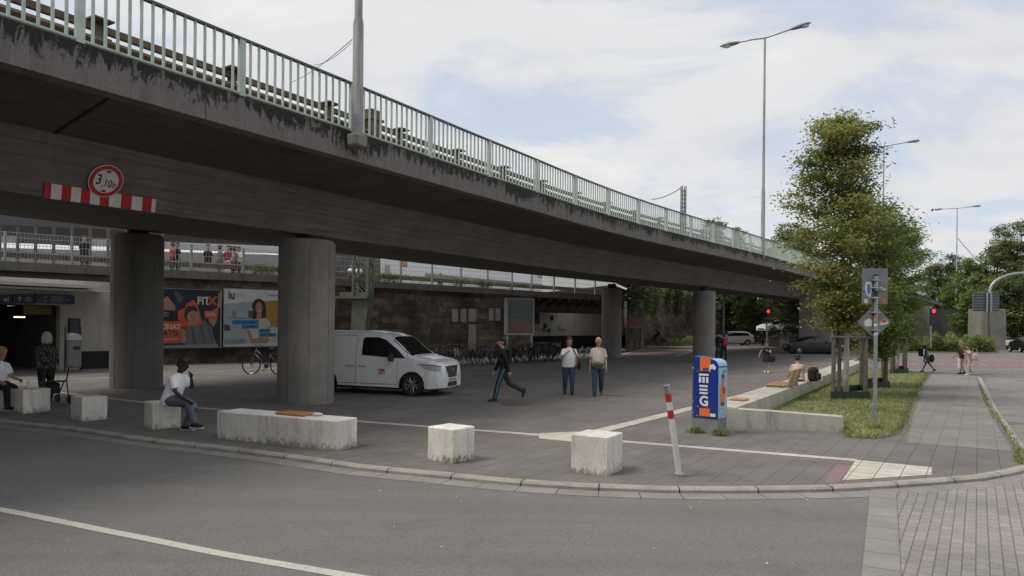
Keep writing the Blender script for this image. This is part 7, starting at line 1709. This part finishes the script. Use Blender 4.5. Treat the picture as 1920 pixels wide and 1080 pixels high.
# ================================================================== foliage
def leaf_mesh(name, C, size, mat, parent=None, tint=None, seed=0, droop=.35, world=True, aspect=1.9, flat_=.5):
    rng = np.random.RandomState(seed); C = np.asarray(C, dtype=np.float64); n = len(C)
    th = rng.rand(n) * 2 * np.pi; d = np.stack([np.cos(th), np.sin(th), rng.normal(-droop, .35, n)], 1); d /= np.linalg.norm(d, axis=1)[:, None]
    nr = np.stack([rng.normal(0, flat_, n), rng.normal(0, flat_, n), np.ones(n)], 1); sd_ = np.cross(d, nr); sd_ /= np.linalg.norm(sd_, axis=1)[:, None]; up = np.cross(sd_, d)
    s = size * rng.uniform(.6, 1.35, n)[:, None]; w = s / aspect
    p0 = C - d * s * .5; p1 = C + sd_ * w * .5 + up * w * .12; p2 = C + d * s * .5; p3 = C - sd_ * w * .5 + up * w * .12
    V = np.stack([p0, p1, p2, p3], 1).reshape(-1, 3)
    if parent is not None and world: V -= np.array(parent.location)
    F_ = np.arange(n * 4).reshape(n, 4); F_ = np.stack([F_[:, [0, 1, 2]], F_[:, [0, 2, 3]]], 1).reshape(-1, 3)
    me = bpy.data.meshes.new(name); me.vertices.add(len(V)); me.vertices.foreach_set('co', V.ravel().astype(np.float32)); me.loops.add(len(F_) * 3); me.loops.foreach_set('vertex_index', F_.ravel().astype(np.int32)); me.polygons.add(len(F_)); me.polygons.foreach_set('loop_start', np.arange(0, len(F_) * 3, 3, dtype=np.int32)); me.polygons.foreach_set('loop_total', np.full(len(F_), 3, dtype=np.int32))
    me.update(); me.validate(); t = np.full(n, .5) if tint is None else np.asarray(tint); t = np.clip(t + rng.normal(0, .12, n), 0, 1)
    at = me.attributes.new('tint', 'FLOAT', 'POINT'); at.data.foreach_set('value', np.repeat(t, 4).astype(np.float32)); me.materials.append(mat)
    o = bpy.data.objects.new(name, me); COL.objects.link(o)
    if parent is not None: o.parent = parent
    return o
def tree(name, label, base, H, crown, nleaf, size, mat, bark, trunk_r=.09, z0=1.9, seed=1, lean=(0, 0), group=None, nlimb=26, rmax=2.0, spread=.32, warm=None, up=(.5, 1.0), z1f=.95):
    rng = np.random.RandomState(seed); t = thing(name, label, 'tree', tuple(base), 0, group)
    def axis(z): f = z / H; return np.array([lean[0] * f + .06 * math.sin(f * 7), lean[1] * f + .05 * math.cos(f * 6), z])
    mb = MB(); zs = np.linspace(0, H * .93, 14); mb.tube([tuple(axis(z)) for z in zs], [max(.015, trunk_r * (1 - .85 * z / H)) for z in zs], 10); 
    mb.build('trunk', bark, t, smooth=True)
    C, T = [], []; lm = MB()
    for i in range(nlimb):
        f = (i + rng.rand() * .8) / nlimb; z = z0 + (H * z1f - z0) * f; az = i * 2.4 + rng.normal(0, .4); rad = lerpf(crown, z) * rng.uniform(.72, 1.12); rise = rng.uniform(*up)
        a = axis(z * .93 if z > 2.4 else z); dv = np.array([math.cos(az), math.sin(az), rise * .6]); tip = a + dv * rad; mid = a + dv * rad * .5 + np.array([0, 0, .06 * rad])
        lm.tube([tuple(a), tuple(mid), tuple(tip)], [max(.012, trunk_r * .35 * (1 - f * .6)), .012, .005], 5)
        ct = rng.uniform(.15, .75); nsub = int(7 + 7 * rad)
        for j in range(nsub):
            q = rng.uniform(.22, 1.05); c = a + dv * rad * q + rng.normal(0, spread * (.35 + .3 * rad) * .6, 3) * np.array([1, 1, .55]); k = int(nleaf / (nlimb * nsub)); tt = ct + rng.normal(0, .12)
            if warm is not None: tt += warm(c)
            sp = rng.uniform(.10, .22) * (1 + rmax * .1)
            pts = c + rng.normal(0, 1, (k, 3)) * np.array([sp * 1.25, sp * 1.25, sp * .45]) ; C.append(pts); T.append(np.full(k, tt))
            if j % 3 == 0: lm.tube([tuple(a + dv * rad * q * .8), tuple(c)], [.007, .003], 4)
    lm.build('limbs', bark, t, smooth=True)
    C = np.concatenate(C); T = np.concatenate(T)
    o = leaf_mesh('crown', C, size, mat, t, T, seed, world=False); return t
p1 = G(1587, 746); Ht = HC + ray(1560, 212).z * p1.y
warm1 = lambda c: .17 if (c[0] < .15 and c[2] < 5.9) else (-.08 if c[0] > .5 else .05)
tree('street_tree', 'young street tree with reddish tinged crown inside the first timber guard', p1, Ht + .25, [(1.9, .5), (2.8, .75), (3.6, 1.35), (4.6, 1.6), (5.6, 1.4), (6.6, 1.2), (7.6, .95), (8.3, .65), (9, .25)], 40000, .11, LEAFM, BARK, .090, 1.9, 3, (-.32, 0), nlimb=50, rmax=1.9, z1f=1.0, warm=warm1, up=(.5, 1.2))
p2 = G(1640, 728); tree('street_tree', 'dense green hornbeam in the second timber guard right of the sign post', p2, 7.0, [(1.0, .35), (2.2, .8), (3.5, 1.1), (4.6, 1.05), (5.8, .8), (7.0, .25)], 30000, .10, LEAFH, BARK, .07, 1.0, 5, (.1, 0), nlimb=44, up=(.7, 1.4))
p3 = G(1682, 698.5); tree('street_tree', 'slim green hornbeam in the third timber guard near the crossing', p3, 7.6, [(1.3, .4), (2.6, .9), (4.2, 1.25), (5.6, 1.0), (6.8, .6), (7.6, .2)], 24000, .115, LEAFH, BARK, .07, 1.3, 8, (.3, 0), nlimb=36, up=(.8, 1.5))
# timber guards
TARP = simple('dark_green_tree_skirt', (.012, .028, .024), .6, var=.2, scale=4)
def guard(px, vt, label, skirt=True):
    Q = [G(*q) for q in px]; c = sum(Q, Vector()) / 4; h = HC + ray(px[0][0], vt).z * Q[0].y
    t = thing('tree_guard', label, 'tree guard', (c.x, c.y, 0), 0, 'timber tree guards on the grass'); P = [(q.x - c.x, q.y - c.y) for q in Q]
    for x, y in P: mb = MB(); mb.tube([(x, y, 0), (x + .01, y, h - .01)], .060, 10); mb.build('post', WOOD, t, smooth='auto')
    for (x0, y0), (x1, y1) in ((P[0], P[1]), (P[2], P[3])):
        mb = MB(); d = Vector((x1 - x0, y1 - y0, 0)); m_ = Vector(((x0 + x1) / 2, (y0 + y1) / 2, h + .03)); mb.box(m_, (d.length + .2, .13, .05), math.atan2(d.y, d.x), bev=.012); mb.build('rail', WOOD, t)
    mb = MB(); d = Vector((P[2][0] - P[0][0], P[2][1] - P[0][1], 0)); mb.box(((P[0][0] + P[2][0]) / 2, (P[0][1] + P[2][1]) / 2, h + .075), (d.length + .1, .1, .035), math.atan2(d.y, d.x)); mb.build('rail', WOOD, t)
    for z in (h * .62,):
        mb = MB(); mb.tube([(P[2][0], P[2][1], z), (0, 0.0, z + .02), (P[3][0], P[3][1], z)], .012, 6); mb.build('tie', DARKP, t)
    if skirt:
        mb = MB(); q = [(P[0][0] - .09, P[0][1] - .07), (P[1][0] + .09, P[1][1] - .07), (P[3][0] + .09, P[3][1] + .09), (P[2][0] - .09, P[2][1] + .09)]
        for k in range(4):
            x0, y0 = q[k]; x1, y1 = q[(k + 1) % 4]; d = Vector((x1 - x0, y1 - y0, 0)); mb.box(((x0 + x1) / 2, (y0 + y1) / 2, .13), (d.length, .012, .24), math.atan2(d.y, d.x))
        mb.build('skirt', TARP, t)
    return t
guard(((1562, 750), (1622, 751), (1573, 741), (1615, 735)), 634, 'timber guard with dark green skirt round the reddish street tree, nearest of the three')
guard(((1614, 731), (1661, 729), (1621, 724), (1655, 720)), 636, 'timber guard with dark green skirt behind the sign post')
guard(((1671, 702), (1698, 701), (1676, 697), (1694, 695)), 635, 'timber guard with dark green skirt nearest the crossing')
# climbing leaves by the sign post trunk
rng = np.random.RandomState(2)
def stuff(name, label, cat, C, size, mat, T=None, seed=3, droop=.1, aspect=1.9, flat_=.8):
    o = leaf_mesh(name, C, size, mat, None, T, seed, droop, False, aspect, flat_); tag(o, label, cat, kind='stuff'); return o
# bushes on the traffic island
def mound(px0, px1, d0, d1, h, n, seed, zb=0.0, prof=None):
    rg = np.random.RandomState(seed); out = []; a = D(px0, 600, d0); b = D(px1, 600, d0); 
    for i in range(n):
        f = rg.rand(); y = d0 + (d1 - d0) * rg.rand(); u = px0 + (px1 - px0) * f; x = (u - CX) / F * y; hh = h * (.55 + .45 * math.sin(f * 23 + 1) * math.sin(f * 9 + y * .3) + .25 * rg.rand()) * (min(1, f / .06, (1 - f) / .06) ** .5)
        out.append((x, y, zb + hh * rg.rand() ** .6))
    return np.array(out)
stuff('shrubs', 'low flowering shrubs covering the traffic island', 'shrubs', mound(1672, 1866, 66, 76, 1.6, 42000, 1), .20, LEAFS, None, 4, 0, 1.8)
stuff('verge_plants', 'weeds and grass at the foot of the ivy wall', 'weeds', mound(1168, 1345, 76, 82, 1.0, 12000, 2), .22, LEAFS, None, 5, -.4, 4)
isl = MB(); pp = [D(1668, 650, 66), D(1868, 650, 66), D(1868, 650, 78), D(1660, 650, 78)]; isl.prism([(p.x, p.y) for p in pp], ZR - .1, .06); struct(isl.build('traffic_island', LAWN)) 
W2f = frame_path(W2)
def ivy(path, z0, z1, n, seed, off=.25, thick=.35, patchy=.0):
    rg = np.random.RandomState(seed); fr = frame_path(path); tot = fr[-1][2]; out = []
    while len(out) < n:
        L = rg.rand() * tot; 
        for (p, nn_, l), (p2, n2, l2) in zip(fr[:-1], fr[1:]):
            if l <= L <= l2:
                q = p.lerp(p2, (L - l) / (l2 - l)); dn_ = n2; break
        f = rg.rand(); 
        if patchy and math.sin(L * .9) + math.sin(L * 2.3 + 1) + rg.normal(0, .6) < patchy * (1 - f): continue
        q = q - dn_ * (off + thick * rg.normal(0, .6)); out.append((q.x, q.y, z0 + (z1 - z0) * (1 - (1 - f) ** 1.6) + rg.normal(0, .1)))
    return np.array(out)
stuff('ivy', 'ivy hanging over the top of the masonry wall behind the cyclist', 'ivy', ivy(W2, zt2 - 2.2, zt2 + 1.0, 26000, 7, patchy=1.0), .24, LEAFB, None, 8, .3, 1.4)
stuff('wall_weeds', 'weeds growing along the coping of the railway wall', 'weeds', ivy(Wp[3:], COPZ, COPZ + .42, 5000, 9, off=-.35, thick=.2, patchy=1.3), .14, LEAFS, None, 9, -.5, 4)
# grass blades and clover flowers in the bed
def inpoly(P, poly):
    x, y = P[:, 0], P[:, 1]; c = np.zeros(len(P), bool); n = len(poly)
    for i in range(n):
        x0, y0 = poly[i][:2]; x1, y1 = poly[i - 1][:2]; c ^= ((y0 > y) != (y1 > y)) & (x < (x1 - x0) * (y - y0) / (y1 - y0 + 1e-12) + x0)
    return c
bx = np.array([(p.x, p.y) for p in bed]); lo, hi = bx.min(0), bx.max(0)
P = lo + rng.rand(260000, 2) * (hi - lo); w_ = (P[:, 1] - lo[1]) / (hi[1] - lo[1]); P = P[(rng.rand(len(P)) < 1.15 - w_)]; P = P[inpoly(P, bx)]
hh = rng.uniform(.01, .05, len(P)); patch = np.sin(P[:, 0] * 1.7 + P[:, 1]) * np.sin(P[:, 1] * 1.1 - P[:, 0] * .6) + .5 * np.sin(P[:, 0] * 4.1 + P[:, 1] * 3.3)
C = np.stack([P[:, 0], P[:, 1], .025 + hh], 1); o = stuff('grass', 'short patchy grass of the verge', 'grass', C, .06, GRASSM, .45 - patch * .22, 12, -.9, 5)
edge_ = []
for i in range(len(bed)):
    a, b = bed[i - 1], bed[i]; m_ = int((b - a).length * 90)
    for k in range(m_): q = a.lerp(b, k / m_); edge_.append((q.x + rng.normal(0, .05), q.y + rng.normal(0, .05), .03 + rng.rand() * .04))
for c0, n_ in ((G(1308, 812), 260), (G(1352, 817), 260), (G(1640, 806), 200), (G(850, 868), 60)):
    for k in range(n_): edge_.append((c0.x + rng.normal(0, .09), c0.y + rng.normal(0, .05), .02 + rng.rand() * .08))
for (u0, v0), (u1, v1) in (((1838, 722), (1862, 770)), ((1862, 770), (1912, 840)), ((1912, 840), (1915, 870))):
    a, b = G(u0, v0), G(u1, v1)
    for k in range(230): q = a.lerp(b, rng.rand() ** 1.0); edge_.append((q.x - .03 + rng.normal(0, .03), q.y + rng.normal(0, .05), .01 + rng.rand() * .03))
stuff('grass_tufts', 'longer grass tufts along the kerbs, the cabinet foot and the verge edge', 'grass', np.array(edge_), .09, GRASSM, None, 13, -1.2, 5)
Pf = lo + rng.rand(9000, 2) * (hi - lo); Pf = Pf[inpoly(Pf, bx)]; pf = np.sin(Pf[:, 0] * 2.1) * np.sin(Pf[:, 1] * 1.3 + 1) + rng.normal(0, .5, len(Pf)); Pf = Pf[pf > .15]
me_c = np.stack([Pf[:, 0], Pf[:, 1], np.full(len(Pf), .075)], 1)
stuff('clover_flowers', 'white clover flowers dotted over the grass verge', 'flowers', me_c, .028, simple('clover_white', (.62, .62, .55), .8, var=0), None, 14, 0, 1.2, .3)
# background trees
def bigtree(name, label, u, d, vtop, w, zb, n, size, mat, seed, group='background trees beyond the overpass', lobes=14):
    rg = np.random.RandomState(seed); q = D(u, 600, d); ztop = HC + ray(u, vtop).z * d; H = ztop - zb; t = thing(name, label, 'tree', (q.x, q.y, zb), 0, group)
    mb = MB(); mb.tube([(0, 0, 0), (.1, 0, H * .3), (-.1, .1, H * .7)], [.28, .2, .06], 8)
    C, T = [], []; 
    for i in range(lobes):
        f = (i + .5) / lobes; z = H * (.14 + .80 * f); r = w / 2 * (math.sin(math.pi * min(1, .22 + f * .80)) ** .7); az = i * 2.4 + rg.rand(); rr = r * rg.uniform(.25, .75); c = np.array([math.cos(az) * rr, math.sin(az) * rr * .8, z])
        mb.tube([(0, 0, z * .75), tuple(c)], [.08, .02], 5); s = max(.8, w * .16) * rg.uniform(.7, 1.15); k0 = int(n / lobes / 26); tt0 = rg.uniform(.2, .75)
        for j in range(26):
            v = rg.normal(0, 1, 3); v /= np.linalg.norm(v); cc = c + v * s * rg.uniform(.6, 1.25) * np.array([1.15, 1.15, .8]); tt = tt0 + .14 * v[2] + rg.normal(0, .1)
            C.append(cc + rg.normal(0, 1, (k0, 3)) * np.array([.30, .30, .17]) * (w / 8) ** .5); T.append(np.full(k0, tt))
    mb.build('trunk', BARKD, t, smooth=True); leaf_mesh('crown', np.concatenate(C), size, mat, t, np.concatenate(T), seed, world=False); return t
bt_ = [(1905, 92, 420, 11, 'tall loose crowned tree at the right edge behind the silver car', 0), (1868, 100, 452, 8, 'leafy tree left of the tallest one at the right edge', 0), (1828, 98, 484, 9, 'round yellow green tree behind the louvred sign', 1), (1785, 126, 480, 10, 'dark round tree above the traffic light', 0), (1750, 126, 488, 8, 'small dark tree beside the hornbeam crowns', 0), (1822, 84, 545, 4, 'low bushy tree left of the concrete pier', 1), (1780, 122, 545, 7, 'low bushy tree behind the traffic light', 1), (1895, 86, 520, 9, 'dark bushy tree behind the silver car', 0), (1965, 95, 450, 12, 'broad tree just outside the right edge', 0), (1845, 86, 545, 6, 'shrub like tree directly behind the concrete pier', 1),
       (1478, 92, 418, 8, 'tree rising over the railing left of the street tree', 0), (1507, 84, 424, 6, 'tree top half hidden by the reddish street tree', 0), (1330, 86, 400, 3.6, 'pointed tree top above the railing right of the lattice mast', 0), (1343, 90, 405, 3.0, 'second pointed tree top above the railing', 0), (1384, 95, 421, 2.2, 'smallest tree top above the railing left of the lamp', 0)]
for i, (u, d, v, w, lab, kd) in enumerate(bt_):
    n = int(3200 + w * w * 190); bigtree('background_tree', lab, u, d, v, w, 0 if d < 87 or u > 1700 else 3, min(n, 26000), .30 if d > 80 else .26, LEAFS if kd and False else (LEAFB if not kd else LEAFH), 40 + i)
for i, (u, d, v, w) in enumerate(((1215, 97, 530, 6), (1255, 99, 524, 7), (1300, 104, 532, 8), (1365, 100, 520, 9), (1415, 98, 525, 9), (1465, 106, 530, 9), (1520, 110, 525, 9), (1560, 108, 540, 8))):
    bigtree('shade_tree', ('dark tree under the overpass, ' + ['far left', 'second', 'third', 'fourth', 'fifth', 'sixth', 'seventh', 'far right'][i] + ' of the row behind the walls'), u, d, v, w, 0 if i > 2 else 4, 7000, .34, LEAFB, 70 + i, 'dark trees seen under the overpass')
q = D(1495, 645, 78); bigtree('roadside_tree', 'dark leaning tree trunk with small crown beside the raised parked cars', 1497, 78, 548, 4, 0, 3500, .25, LEAFB, 90, None)
